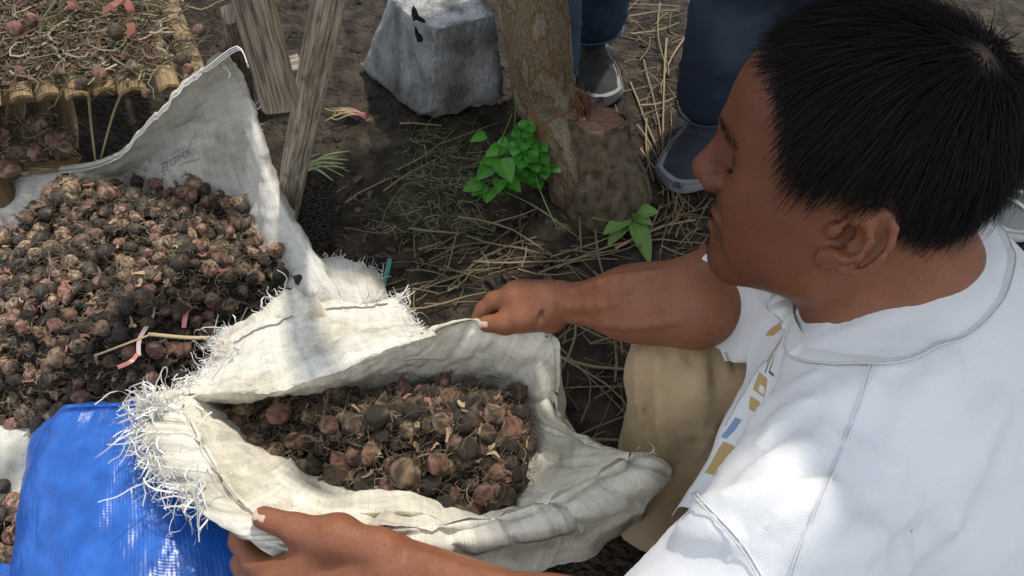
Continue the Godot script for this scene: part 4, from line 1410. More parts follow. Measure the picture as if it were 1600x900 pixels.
	# bulbs on the racks
	var spots := [[Vector3(-0.6263, 0.3250, -1.0212), 0, 1.2], [Vector3(-0.5780, 0.3300, -1.0338), 1, 1.1], [Vector3(-0.6161, 0.3500, -1.0943), 3, 1.3], [Vector3(-0.6875, 0.3250, -1.0245), 0, 1.0], [Vector3(-0.7467, 0.3250, -1.0245), 0, 1.1], [Vector3(-0.4943, 0.3250, -1.0345), 0, 0.9], [Vector3(-0.5046, 0.3250, -1.1401), 0, 1.0], [Vector3(-0.5470, 0.3300, -1.1137), 0, 1.0], [Vector3(-0.6485, 0.3200, -1.0040), 3, 1.1], [Vector3(-0.5084, 0.3250, -1.0581), 3, 1.2], [Vector3(-0.5452, 0.3200, -0.9801), 0, 0.8], [Vector3(-0.7509, 0.3600, -1.1140), 0, 1.2], [Vector3(-0.7705, 0.3550, -1.0951), 0, 1.3]]
	var k := 0
	for e in spots:
		place_bulb(Transform3D(Basis.from_euler(Vector3(rng.randf_range(0.6, 1.8), rng.randf() * TAU, rng.randfn())).scaled(Vector3.ONE * 0.0088 * e[2]), e[0] + Vector3(0, -0.006, 0)), e[1] * 6 + k % 6, TONES[e[1]] + " shallot among dried leaves on the raised rack", "shallots on the raised rack")
		k += 1
	for e in [[Vector3(-0.8191, 0.1650, -1.0919), 1, 1.3], [Vector3(-0.7696, 0.1650, -1.0475), 0, 1.4], [Vector3(-0.7553, 0.1650, -1.0559), 0, 1.2], [Vector3(-0.7916, 0.1650, -1.0179), 0, 1.2], [Vector3(-0.7506, 0.1650, -1.0310), 1, 1.1], [Vector3(-0.7544, 0.1600, -1.0238), 3, 1.0], [Vector3(-0.8211, 0.1600, -0.9822), 0, 1.5], [Vector3(-0.8695, 0.1650, -1.0644), 0, 1.1], [Vector3(-0.7835, 0.1650, -1.0442), 3, 1.1], [Vector3(-0.8252, 0.1600, -1.0238), 3, 1.2]]:
		place_bulb(Transform3D(Basis.from_euler(Vector3(rng.randf_range(0.6, 1.8), rng.randf() * TAU, rng.randfn())).scaled(Vector3.ONE * 0.0125 * e[2]), e[0]), e[1] * 6 + k % 6, TONES[e[1]] + " shallot on the low bamboo rack", "shallots on the low rack")
		k += 1
	# lower spill left of the tarp
	var spill := Buf.new()
	for q in 60:
		var p: Vector3 = Vector3(-0.6664, 0.0500, -0.4142) + Vector3(rng.randf_range(-0.1, 0.055), rng.randf_range(-0.01, 0.02), rng.randf_range(-0.06, 0.06))
		add_copy(spill, bulb_bufs[rng.randi() % 24], Transform3D(Basis.from_euler(Vector3(rng.randf() * 3.0, rng.randf() * TAU, rng.randf())).scaled(Vector3.ONE * rng.randf_range(0.010, 0.014)), p))
	tag(put("spilled_shallots", spill.mesh(), mats.bulb), "muddy shallots spilled low beside the blue tarp's edge", "shallots", "", "stuff")


# ---------------------------------------------------------------- plants
func leaf(p: Vector3, d: Vector3, up: Vector3, l: float, w: float, col: Color, heart := 0.0, cup := 0.15) -> Buf:
	var b := Buf.new()
	var s := d.cross(up).normalized()
	var n := s.cross(d).normalized()
	var rows := 9
	for j in rows + 1:
		var t := float(j) / rows
		var ww := w * (pow(sin(PI * pow(t, 0.75 if heart == 0.0 else 0.6)), 0.8) if t > 0.0 and t < 1.0 else 0.04)
		var c := p + d * l * t - n * l * 0.18 * t * t
		for q in 7:
			var u := q / 3.0 - 1.0
			var g := 1.0 + 0.16 * sin(t * 40.0 - absf(u) * 9.0) * 0.5 + (0.25 if q == 3 else 0.0)
			var back := -heart * l * 0.18 * (1.0 - t) * absf(u)
			b.vert(c + s * u * ww * 0.5 + n * (absf(u) * ww * cup + 0.0006 * sin(t * 30.0 + u * 4.0)) + d * back, Vector2(u, t), Color(col.r * g, col.g * g, col.b * g))
	for j in rows:
		for q in 6:
			b.quad(j * 7 + q, j * 7 + q + 1, j * 7 + q + 8, j * 7 + q + 7)
	return b


func build_plants() -> void:
	# leafy weed by the trunk
	var o: Vector3 = Vector3(-0.0060, 0.0000, -1.0927)
	var t := base("leafy_weed", o)
	tag(t, "bright green bushy weed with round and heart-shaped leaves at the trunk's foot", "plant")
	var stems := Buf.new()
	for e in [[Vector3(-0.0626, 0.0900, -1.1511), -1.0, 0.030, 0.022], [Vector3(-0.0310, 0.1000, -1.1014), -0.9, 0.036, 0.028], [Vector3(-0.0112, 0.1050, -1.0460), 0.3, 0.052, 0.042], [Vector3(-0.0503, 0.0800, -1.0657), -0.6, 0.036, 0.030], [Vector3(-0.0712, 0.0600, -1.0523), -1.0, 0.034, 0.030], [Vector3(-0.0414, 0.0500, -1.0413), -0.2, 0.034, 0.030], [Vector3(0.0023, 0.0700, -1.0464), 0.6, 0.036, 0.030], [Vector3(-0.0598, 0.0550, -1.0493), -0.7, 0.030, 0.028], [Vector3(-0.0226, 0.0750, -1.0377), -0.1, 0.030, 0.026], [Vector3(-0.0369, 0.0900, -1.0956), -0.5, 0.034, 0.030], [Vector3(0.0137, 0.0850, -1.0635), 0.8, 0.034, 0.028], [Vector3(-0.0162, 0.0900, -1.1062), 0.1, 0.034, 0.030], [Vector3(-0.0467, 0.0700, -1.1030), -0.8, 0.03, 0.026]]:
		var p: Vector3 = e[0]
		var d := Vector3(sin(e[1]), 0.05, cos(e[1]) * 0.9).normalized()
		var g := rng.randf_range(0.75, 1.15)
		var b := leaf(p - d * e[2] * 0.45 - o, d, Vector3(0.05, 1, 0.35).normalized(), e[2], e[3], Color(0.055 * g, 0.20 * g, 0.018 * g), 0.8)
		put("leaf", b.mesh(), mats.leaf, t)
		var q: Vector3 = p - d * e[2] * 0.45 - o
		tube(stems, resample([Vector3(rng.randfn() * 0.01, 0, rng.randfn() * 0.01), Vector3(q.x * 0.5, q.y * 0.75, q.z * 0.4), q], 6), 0.0009, 4, lin(0.07, 0.14, 0.02))
	for e in [[Vector3(0.0169, 0.1400, -1.1056)], [Vector3(0.0292, 0.1500, -1.1108)], [Vector3(0.0090, 0.1200, -1.0846)], [Vector3(0.0325, 0.1250, -1.0769)], [Vector3(0.0496, 0.1100, -1.0723)], [Vector3(0.0581, 0.0850, -1.0635)], [Vector3(0.0706, 0.0900, -1.0680)], [Vector3(0.0385, 0.1000, -1.0668)], [Vector3(0.0180, 0.1100, -1.0655)], [Vector3(0.0286, 0.0750, -1.0611)], [Vector3(-0.0045, 0.1200, -1.1020)], [Vector3(0.0476, 0.1200, -1.0950)], [Vector3(0.0605, 0.1000, -1.0874)], [Vector3(0.0416, 0.0600, -1.0658)], [Vector3(0.0068, 0.1000, -1.0668)], [Vector3(0.0225, 0.1300, -1.0899)]]:
		var p: Vector3 = e[0]
		var a0 := rng.randf() * TAU
		for k in 3:
			var a: float = a0 + TAU * k / 3.0
			var d := Vector3(cos(a), 0.12, sin(a)).normalized()
			var g := rng.randf_range(0.7, 1.2)
			var sz := rng.randf_range(0.017, 0.023)
			put("leaflet", leaf(p + d * 0.002 - o, d, Vector3(rng.randfn() * 0.15, 1, 0.3), sz, sz * 1.05, Color(0.045 * g, 0.19 * g, 0.02 * g), 0.0, 0.06).mesh(), mats.leaf, t)
		var q := p - o
		tube(stems, resample([Vector3(rng.randfn() * 0.012, 0, rng.randfn() * 0.01), Vector3(q.x * 0.6, q.y * 0.7, q.z * 0.5), q], 6), 0.0007, 4, lin(0.08, 0.15, 0.025))
	for e in [[Vector3(-0.0229, 0.1000, -1.0944), Vector3(0.0000, 0.1700, -1.1172)], [Vector3(0.0023, 0.1100, -1.1000), Vector3(0.0065, 0.2000, -1.1097)]]:
		tube(stems, resample([Vector3(-0.005, 0, 0), e[0] - o, e[1] - o], 8), 0.0014, 5, lin(0.06, 0.13, 0.02))
	put("stems", stems.mesh(), mats.leaf, t)

	# broad-leaved rosette by the stump
	var o2: Vector3 = Vector3(0.2156, 0.0000, -1.0134)
	var t2 := base("rosette_plant", o2)
	tag(t2, "green broad-leaved rosette growing at the foot of the sawn stump", "plant")
	var hub := Vector3(0, 0.03, 0)
	for e in [[Vector3(0.1772, 0.0750, -1.0180), 0.022], [Vector3(0.2515, 0.0550, -0.9969), 0.024], [Vector3(0.1490, 0.0450, -0.9959), 0.026], [Vector3(0.1651, 0.0400, -0.9646), 0.022], [Vector3(0.2385, 0.0200, -0.9196), 0.026], [Vector3(0.1713, 0.0150, -0.9576), 0.02], [Vector3(0.2418, 0.0450, -0.9785), 0.018], [Vector3(0.2138, 0.0600, -0.9855), 0.012]]:
		var tip: Vector3 = e[0] - o2
		var d := tip - hub
		var g := rng.randf_range(0.8, 1.15)
		put("leaf", leaf(hub, d.normalized(), Vector3(0, 1, 0.3), d.length() * 1.05, e[1] * 1.35, Color(0.12 * g, 0.21 * g, 0.05 * g), 0.0, 0.1).mesh(), mats.leaf, t2)
	var sb := Buf.new()
	tube(sb, [Vector3(0, -0.01, 0), hub], 0.004, 6, lin(0.12, 0.13, 0.04))
	put("stem", sb.mesh(), mats.leaf, t2)

	# uprooted shallot bunch on the mud
	var o3: Vector3 = Vector3(-0.3012, 0.0000, -1.3126)
	var t3 := base("shallot_sprout", o3)
	tag(t3, "uprooted shallot sprout with pink base and pale green leaves on the mud", "plant")
	for k in 11:
		var lb := Buf.new()
		var a := rng.randf_range(-0.5, 0.5)
		var s := Vector3(0.0, 0.008 + 0.006 * rng.randf(), rng.randfn() * 0.006)
		var l := rng.randf_range(0.05, 0.085)
		var d := Vector3(-cos(a), 0.15, sin(a) - 0.12)
		tube(lb, resample([s, s + d * l * 0.4 + Vector3(0, 0.008, 0), s + d * l * 0.8, s + d * l + Vector3(-0.004, -0.006, rng.randfn() * 0.01)], 10), [0.003, 0.0032, 0.003, 0.0026, 0.0023, 0.002, 0.0018, 0.0016, 0.0014, 0.001, 0.0005], 6, lin(0.30, 0.085, 0.12), lin(0.34, 0.40, 0.16))
		put("leaf", lb.mesh(), mats.leaf, t3)
	var rb := Buf.new()
	for k in 40:
		curl(rb, Vector3(0.008, 0.006, 0), 0.022, 0.0004, lin(0.16, 0.12, 0.08), 0.4)
	tag(put("roots", rb.mesh(), mats.fibre, t3), "", "", "", "stuff")

	# grass tuft behind the grey post
	var o4: Vector3 = Vector3(-0.4121, 0.0000, -1.1592)
	var t4 := base("grass_tuft", o4)
	tag(t4, "tuft of flattened pale green grass blades behind the grey post", "grass tuft")
	for e in [[Vector3(-0.3126, 0.0300, -1.1843)], [Vector3(-0.3195, 0.0150, -1.1533)], [Vector3(-0.3160, 0.0200, -1.1697)], [Vector3(-0.3207, 0.0080, -1.1356)], [Vector3(-0.3340, 0.0300, -1.1693)], [Vector3(-0.3418, 0.0060, -1.1270)], [Vector3(-0.3116, 0.0120, -1.1457)], [Vector3(-0.3658, 0.0400, -1.1650)], [Vector3(-0.3243, 0.0200, -1.1586)]]:
		var gb := Buf.new()
		var tip: Vector3 = e[0] - o4
		var s := Vector3(rng.randfn() * 0.008, 0.005, rng.randfn() * 0.012)
		ribbon(gb, resample([s, s.lerp(tip, 0.5) + Vector3(0, 0.014, 0), tip], 8), rng.randf_range(0.0022, 0.004), Vector3(0.1, 1, 0.4), lin(0.42, 0.42, 0.24), lin(0.30, 0.34, 0.14), 0.2)
		put("blade", gb.mesh(), mats.leaf, t4)
	# thin grass over the mud
	var fb := Buf.new()
	for k in 420:
		var c: Vector3 = [Vector3(-0.1510, 0.0000, -1.1929), Vector3(-0.1895, 0.0000, -1.0498), Vector3(-0.0818, 0.0000, -1.1929), Vector3(-0.1184, 0.0000, -1.0498)][k % 4]
		var p := c + Vector3(rng.randfn() * 0.05, 0, rng.randfn() * 0.06)
		p.y = ground_y(p.x, p.z) + 0.003
		curl(fb, p, rng.randf_range(0.02, 0.09), rng.randf_range(0.0004, 0.0009), [lin(0.10, 0.14, 0.05), lin(0.2, 0.19, 0.11), lin(0.07, 0.10, 0.035), lin(0.16, 0.13, 0.08)][rng.randi() % 4], 0.35)
	tag(put("fine_grass", fb.mesh(), mats.fibre), "sparse fine grass and root hairs on the mud", "grass", "", "stuff")
	# long grass arcs in front of the trunk
	for e in [[[Vector3(0.0368, 0.0900, -1.0887), Vector3(0.0508, 0.0700, -1.0266), Vector3(0.0769, 0.0300, -0.9838)], "long green grass stem arching down from the weed"], [[Vector3(-0.0115, 0.0500, -1.0480), Vector3(0.0452, 0.0500, -1.0069), Vector3(0.1194, 0.0100, -0.9717)], "long green grass stem lying across toward the stump's foot"], [[Vector3(-0.0896, 0.0300, -1.1362), Vector3(-0.0533, 0.0600, -1.1234), Vector3(-0.0262, 0.0700, -1.1442)], "short green grass stem reaching left from the weed"]]:
		var gb := Buf.new()
		tube(gb, resample(e[0], 12), 0.0012, 5, lin(0.09, 0.14, 0.05), lin(0.14, 0.18, 0.08))
		gb.shift(o)
		put("grass_stem", gb.mesh(), mats.leaf, t)


# ---------------------------------------------------------------- straw and scraps
func straw_between(a: Vector3, c: Vector3, r: float, col: Color) -> Buf:
	var b := Buf.new()
	var pts := []
	var n := maxi(3, int(a.distance_to(c) / 0.03))
	var s := (c - a).cross(Vector3.UP).normalized()
	var bow := rng.randfn() * 0.06 * a.distance_to(c)
	for k in n + 1:
		var t := float(k) / n
		var p := a.lerp(c, t) + s * bow * sin(t * PI)
		p.y = lerpf(a.y, c.y, t) + ground_y(p.x, p.z) + r + 0.002
		pts.append(p)
	var rad := []
	for k in n + 1:
		rad.append(r * lerpf(1.0, 0.65, float(k) / n) * (1.2 if k % 4 == 2 else 1.0))
	var g := rng.randf_range(0.75, 1.2)
	tube(b, pts, rad, 6, Color(col.r * g, col.g * g, col.b * g), Color(col.r * g * 0.85, col.g * g * 0.83, col.b * g * 0.78), true, 0.65)
	return b


func build_litter() -> void:
	var tan := lin(0.22, 0.168, 0.092)
	var n := 0
	for e in [[Vector3(-0.1083, 0.0000, -0.8558), Vector3(0.0436, 0.0000, -0.9812)], [Vector3(-0.1798, 0.0000, -0.8063), Vector3(-0.0432, 0.0000, -0.8474)], [Vector3(-0.1079, 0.0000, -0.8474), Vector3(-0.0718, 0.0000, -0.8960)], [Vector3(-0.0801, 0.0000, -0.9718), Vector3(0.0696, 0.0000, -0.9317)], [Vector3(-0.0984, 0.0000, -1.0248), Vector3(0.0564, 0.0000, -0.9408)], [Vector3(0.0673, 0.0000, -0.9302), Vector3(0.2314, 0.0000, -0.9972)], [Vector3(0.0441, 0.0000, -0.8931), Vector3(0.1845, 0.0000, -0.9227)], [Vector3(-0.0669, 0.0000, -0.9152), Vector3(0.1861, 0.0000, -0.9408)], [Vector3(0.1506, 0.0000, -1.0004), Vector3(0.1555, 0.0000, -0.8786)], [Vector3(0.1230, 0.0000, -1.0248), Vector3(0.1216, 0.0000, -0.9378)], [Vector3(-0.1847, 0.0000, -0.9924), Vector3(-0.0917, 0.0000, -0.9765)], [Vector3(0.1807, 0.0000, -0.9439), Vector3(0.3321, 0.0000, -1.0134)], [Vector3(0.0777, 0.0000, -0.9078), Vector3(0.3357, 0.0000, -0.9608)], [Vector3(0.2260, 0.0000, -0.9454), Vector3(0.2724, 0.0000, -1.0498)], [Vector3(0.0758, 0.0000, -0.7956), Vector3(0.1873, 0.0000, -0.7189)], [Vector3(0.0658, 0.0000, -0.7189), Vector3(0.1897, 0.0000, -0.6922)], [Vector3(0.0588, 0.0000, -0.6570), Vector3(0.1960, 0.0000, -0.6570)], [Vector3(0.0718, 0.0000, -0.7438), Vector3(0.1761, 0.0000, -0.6033)], [Vector3(0.0805, 0.0000, -0.7067), Vector3(0.1964, 0.0000, -0.5712)], [Vector3(0.1049, 0.0000, -0.7890), Vector3(0.0747, 0.0000, -0.6887)], [Vector3(0.1610, 0.0000, -0.7694), Vector3(0.1580, 0.0000, -0.6709)], [Vector3(0.0663, 0.0000, -0.6478), Vector3(0.0976, 0.0000, -0.5608)], [Vector3(0.1804, 0.0000, -0.6478), Vector3(0.1871, 0.0000, -0.5712)], [Vector3(0.0935, 0.0000, -0.5712), Vector3(0.2023, 0.0000, -0.6253)], [Vector3(0.0748, 0.0000, -0.5712), Vector3(0.1953, 0.0000, -0.5608)], [Vector3(0.1226, 0.0000, -0.7375), Vector3(0.2077, 0.0000, -0.7694)], [Vector3(0.4069, 0.0000, -1.6175), Vector3(0.3142, 0.0000, -1.3993)], [Vector3(0.2925, 0.0000, -1.5162), Vector3(0.2902, 0.0000, -1.0498)], [Vector3(0.2571, 0.0000, -1.4448), Vector3(0.3198, 0.0000, -1.0498)], [Vector3(0.3519, 0.0000, -1.5915), Vector3(0.2825, 0.0000, -1.0840)], [Vector3(0.2686, 0.0000, -1.3552), Vector3(0.3537, 0.0000, -1.3881)], [Vector3(0.2537, 0.0000, -1.2121), Vector3(0.3375, 0.0000, -1.0498)], [Vector3(0.2774, 0.0000, -1.3126), Vector3(0.2685, 0.0000, -1.1192)], [Vector3(0.2737, 0.0000, -1.6175), Vector3(0.3912, 0.0000, -1.6656)], [Vector3(0.1559, 0.0000, -1.7698), Vector3(0.3987, 0.0000, -1.7210)], [Vector3(0.2412, 0.0000, -1.6711), Vector3(0.3957, 0.0000, -1.6986)], [Vector3(0.3551, 0.0000, -1.7409), Vector3(0.3394, 0.0000, -1.4920)], [Vector3(0.2555, 0.0000, -1.2919), Vector3(0.3045, 0.0000, -1.0248)], [Vector3(0.2990, 0.0000, -1.1192), Vector3(0.3383, 0.0000, -1.0004)], [Vector3(0.3149, 0.0000, -1.1014), Vector3(0.3171, 0.0000, -0.9500)], [Vector3(-0.2227, 0.0000, -1.1518), Vector3(-0.1196, 0.0000, -1.2714)], [Vector3(-0.2413, 0.0000, -1.0927), Vector3(-0.1508, 0.0000, -1.1891)], [Vector3(-0.1404, 0.0000, -1.2276), Vector3(-0.0290, 0.0000, -1.3085)], [Vector3(-0.2297, 0.0000, -1.2960), Vector3(-0.1446, 0.0000, -1.3001)], [Vector3(-0.3849, 0.0000, -1.0498), Vector3(-0.3173, 0.0000, -1.1192)], [Vector3(-0.3102, 0.0000, -1.0668), Vector3(-0.2337, 0.0000, -1.1372)], [Vector3(-0.1633, 0.0000, -0.9378), Vector3(-0.1252, 0.0000, -0.9608)], [Vector3(0.2718, 0.0000, -1.2613), Vector3(0.2422, 0.0000, -1.1014)]]:
		var a: Vector3 = e[0] + Vector3(0, rng.randf() * 0.012, 0)
		var c: Vector3 = e[1] + Vector3(0, rng.randf() * 0.012, 0)
		var o := Vector3(a.x, 0, a.z)
		var b := straw_between(a, c, rng.randf_range(0.0013, 0.0029), tan)
		b.shift(o)
		var where := "on the open mud before the concrete footing"
		if a.z > -0.93 and a.x > 0.02:
			where = "on the mud between the sack and the man's knee"
		elif a.x > 0.07 and a.z < -0.99:
			where = "on the mud beside the navy shoe"
		elif a.z > -1.09 and a.x > -0.16:
			where = "on the mud before the man's arm"
		tag(put_at("straw", b.mesh(), mats.straw, o), ["long", "thin", "bent"][n % 3] + " dry straw stalk " + where, "straw", "straw stalks " + where)
		n += 1
	var sb := Buf.new()
	for k in 260:
		var z: Array = [[Vector3(0.3079, 0.0000, -1.2919), 0.05, 0.16, 1.2], [Vector3(0.0563, 0.0000, -0.9378), 0.13, 0.04, 0.2], [Vector3(0.1325, 0.0000, -0.6593), 0.06, 0.08, 0.7], [Vector3(-0.1533, 0.0000, -0.8786), 0.06, 0.05, 0.4], [Vector3(0.2959, 0.0000, -1.6175), 0.07, 0.09, 0.3], [Vector3(0.2876, 0.0000, -0.9844), 0.03, 0.04, 0.8]][k % 6]
		var p: Vector3 = z[0] + Vector3(rng.randfn() * z[1], rng.randf() * 0.012, rng.randfn() * z[2])
		var a: float = z[3] + rng.randfn() * 0.7
		var l := rng.randf_range(0.02, 0.11)
		var d := Vector3(cos(a), 0, -sin(a)) * l
		var one := straw_between(p, p + d, rng.randf_range(0.0006, 0.0018), tan * rng.randf_range(0.45, 1.0))
		one.smooth()
		add_copy(sb, one, Transform3D())
	tag(put("straw_litter", sb.mesh(), mats.straw), "short broken bits of dry straw scattered over the mud", "straw litter", "", "stuff")
	# dead leaf bits
	var db := Buf.new()
	for k in 150:
		var p := Vector3(rng.randf_range(-0.34, 0.11), 0.006, rng.randf_range(-1.13, -0.84))
		p.y += ground_y(p.x, p.z)
		var a := rng.randf() * TAU
		var one := leaf(p, Vector3(cos(a), 0.1, sin(a)).normalized(), Vector3(rng.randfn() * 0.4, 1, rng.randfn() * 0.4), rng.randf_range(0.008, 0.028), rng.randf_range(0.004, 0.013), lin(0.075, 0.05, 0.033) * rng.randf_range(0.5, 1.5), 0.0, 0.3)
		one.smooth()
		add_copy(db, one, Transform3D())
	tag(put("dead_leaves", db.mesh(), mats.fibre), "small dead brown leaf bits on the dark mud", "dead leaves", "", "stuff")
	# a green plastic strip
	var o: Vector3 = Vector3(-0.2151, 0.0100, -0.8729)
	var b := Buf.new()
	ribbon(b, resample([Vector3(-0.2103, 0.0200, -0.9136), Vector3(-0.2100, 0.0260, -0.8848), Vector3(-0.2141, 0.0160, -0.8706), Vector3(-0.2193, 0.0120, -0.8542)], 10), 0.004, Vector3(0.2, 1, 0.5), lin(0.03, 0.22, 0.16), lin(0.03, 0.2, 0.15), 0.8)
	b.shift(o)
	tag(put_at("plastic_strip", b.mesh(), mats.plastic, o), "torn green plastic strip on the mud beside the grey sack scrap", "plastic strip")
	# stalks and strips lying on the big heap
	for e in [[[Vector3(-0.4989, 0.1750, -0.6942), Vector3(-0.4916, 0.1780, -0.6636), Vector3(-0.4967, 0.1780, -0.6258), Vector3(-0.4928, 0.1720, -0.6030)], 0.0032, lin(0.52, 0.36, 0.33), "faded pink plastic strip lying on the big heap"], [[Vector3(-0.4949, 0.1730, -0.6054), Vector3(-0.4986, 0.1760, -0.5910), Vector3(-0.5131, 0.1750, -0.5826)], 0.003, lin(0.4, 0.14, 0.12), "short dull red plastic strip low on the big heap"], [[Vector3(-0.4530, 0.1650, -0.6839), Vector3(-0.4495, 0.1700, -0.6665), Vector3(-0.4497, 0.1650, -0.6549)], 0.0036, lin(0.30, 0.10, 0.09), "red shallot skin strip standing among the bulbs"], [[Vector3(-0.8471, 0.1000, -0.9328), Vector3(-0.8009, 0.1100, -0.8907), Vector3(-0.7545, 0.1200, -0.8448)], 0.0012, lin(0.4, 0.15, 0.14), "thin pink thread on the white sack beside the heap"]]:
		var rb := Buf.new()
		ribbon(rb, resample(e[0], 12), e[1], Vector3(0.1, 1, 0.6), e[2], e[2], 0.85)
		rb.shift(e[0][0])
		tag(put_at("strip", rb.mesh(), mats.plastic, e[0][0]), e[3], "strip")
	for e in [[[Vector3(-0.3821, 0.1750, -0.6322), Vector3(-0.4263, 0.1800, -0.6264), Vector3(-0.4873, 0.1780, -0.6343)], 0.0028, "pale dry stalk lying level across the big heap"], [[Vector3(-0.4867, 0.1780, -0.6321), Vector3(-0.5173, 0.1780, -0.6153), Vector3(-0.5525, 0.1700, -0.6044)], 0.0016, "thin dry stalk slanting across the big heap"]]:
		var rb := Buf.new()
		tube(rb, resample(e[0], 12), e[1], 6, lin(0.5, 0.38, 0.2), lin(0.38, 0.28, 0.15), true, 0.7)
		rb.shift(e[0][0])
		tag(put_at("dry_stalk", rb.mesh(), mats.straw, e[0][0]), e[2], "dry stalk")


# ---------------------------------------------------------------- bodies: joined fields, meshed as surface nets
class Prim:
	var kind := 0          # 0 tapered capsule, 1 ellipsoid
	var a: Vector3
	var ba: Vector3
	var inv_len2 := 0.0
	var ra := 0.0
	var rb := 0.0
	var to_local: Transform3D
	var radii: Vector3
	var ir: Vector3
	var ir2: Vector3
	var k := 0.01
	var cut := false
	var lo: Vector3
	var hi: Vector3

	func d(p: Vector3) -> float:
		if kind == 0:
			var pa := p - a
			var h := clampf(pa.dot(ba) * inv_len2, 0.0, 1.0)
			return (pa - ba * h).length() - lerpf(ra, rb, h)
		var q := to_local * p
		var k0 := (q * ir).length()
		var k1 := (q * ir2).length()
		return k0 * (k0 - 1.0) / maxf(k1, 1e-6)


func cap(a: Vector3, b: Vector3, ra: float, rb: float, k := 0.012, cut := false) -> Prim:
	var p := Prim.new()
	p.a = a
	p.ba = b - a
	p.inv_len2 = 1.0 / maxf(p.ba.length_squared(), 1e-9)
	p.ra = ra
	p.rb = rb
	p.k = k
	p.cut = cut
	var r := Vector3.ONE * (maxf(ra, rb) + k * 1.8)
	p.lo = a.min(b) - r
	p.hi = a.max(b) + r
	return p


func blob(c: Vector3, radii: Vector3, basis := Basis.IDENTITY, k := 0.012, cut := false) -> Prim:
	var p := Prim.new()
	p.kind = 1
	p.radii = radii
	p.ir = Vector3(1.0 / radii.x, 1.0 / radii.y, 1.0 / radii.z)
	p.ir2 = p.ir * p.ir
	p.to_local = Transform3D(basis, c).affine_inverse()
	p.k = k
	p.cut = cut
	var e := Vector3.ZERO
	for j in 3:
		e[j] = absf(basis.x[j]) * radii.x + absf(basis.y[j]) * radii.y + absf(basis.z[j]) * radii.z
	p.lo = c - e - Vector3.ONE * k * 1.8
	p.hi = c + e + Vector3.ONE * k * 1.8
	return p


func field(list: Array, p: Vector3) -> float:
	var d := 1.0
	for q: Prim in list:
		var e: float
		if q.kind == 0:
			var pa := p - q.a
			var t := clampf(pa.dot(q.ba) * q.inv_len2, 0.0, 1.0)
			e = (pa - q.ba * t).length() - q.ra - (q.rb - q.ra) * t
		else:
			var l := q.to_local * p
			var k0 := (l * q.ir).length()
			e = k0 * (k0 - 1.0) / maxf((l * q.ir2).length(), 1e-6)
		var k := q.k
		if q.cut:
			var h := k - absf(d + e)
			d = maxf(d, -e)
			if h > 0.0:
				d += h * h * 0.25 / k
		else:
			var h := k - absf(d - e)
			d = minf(d, e)
			if h > 0.0:
				d -= h * h * 0.25 / k
	return d


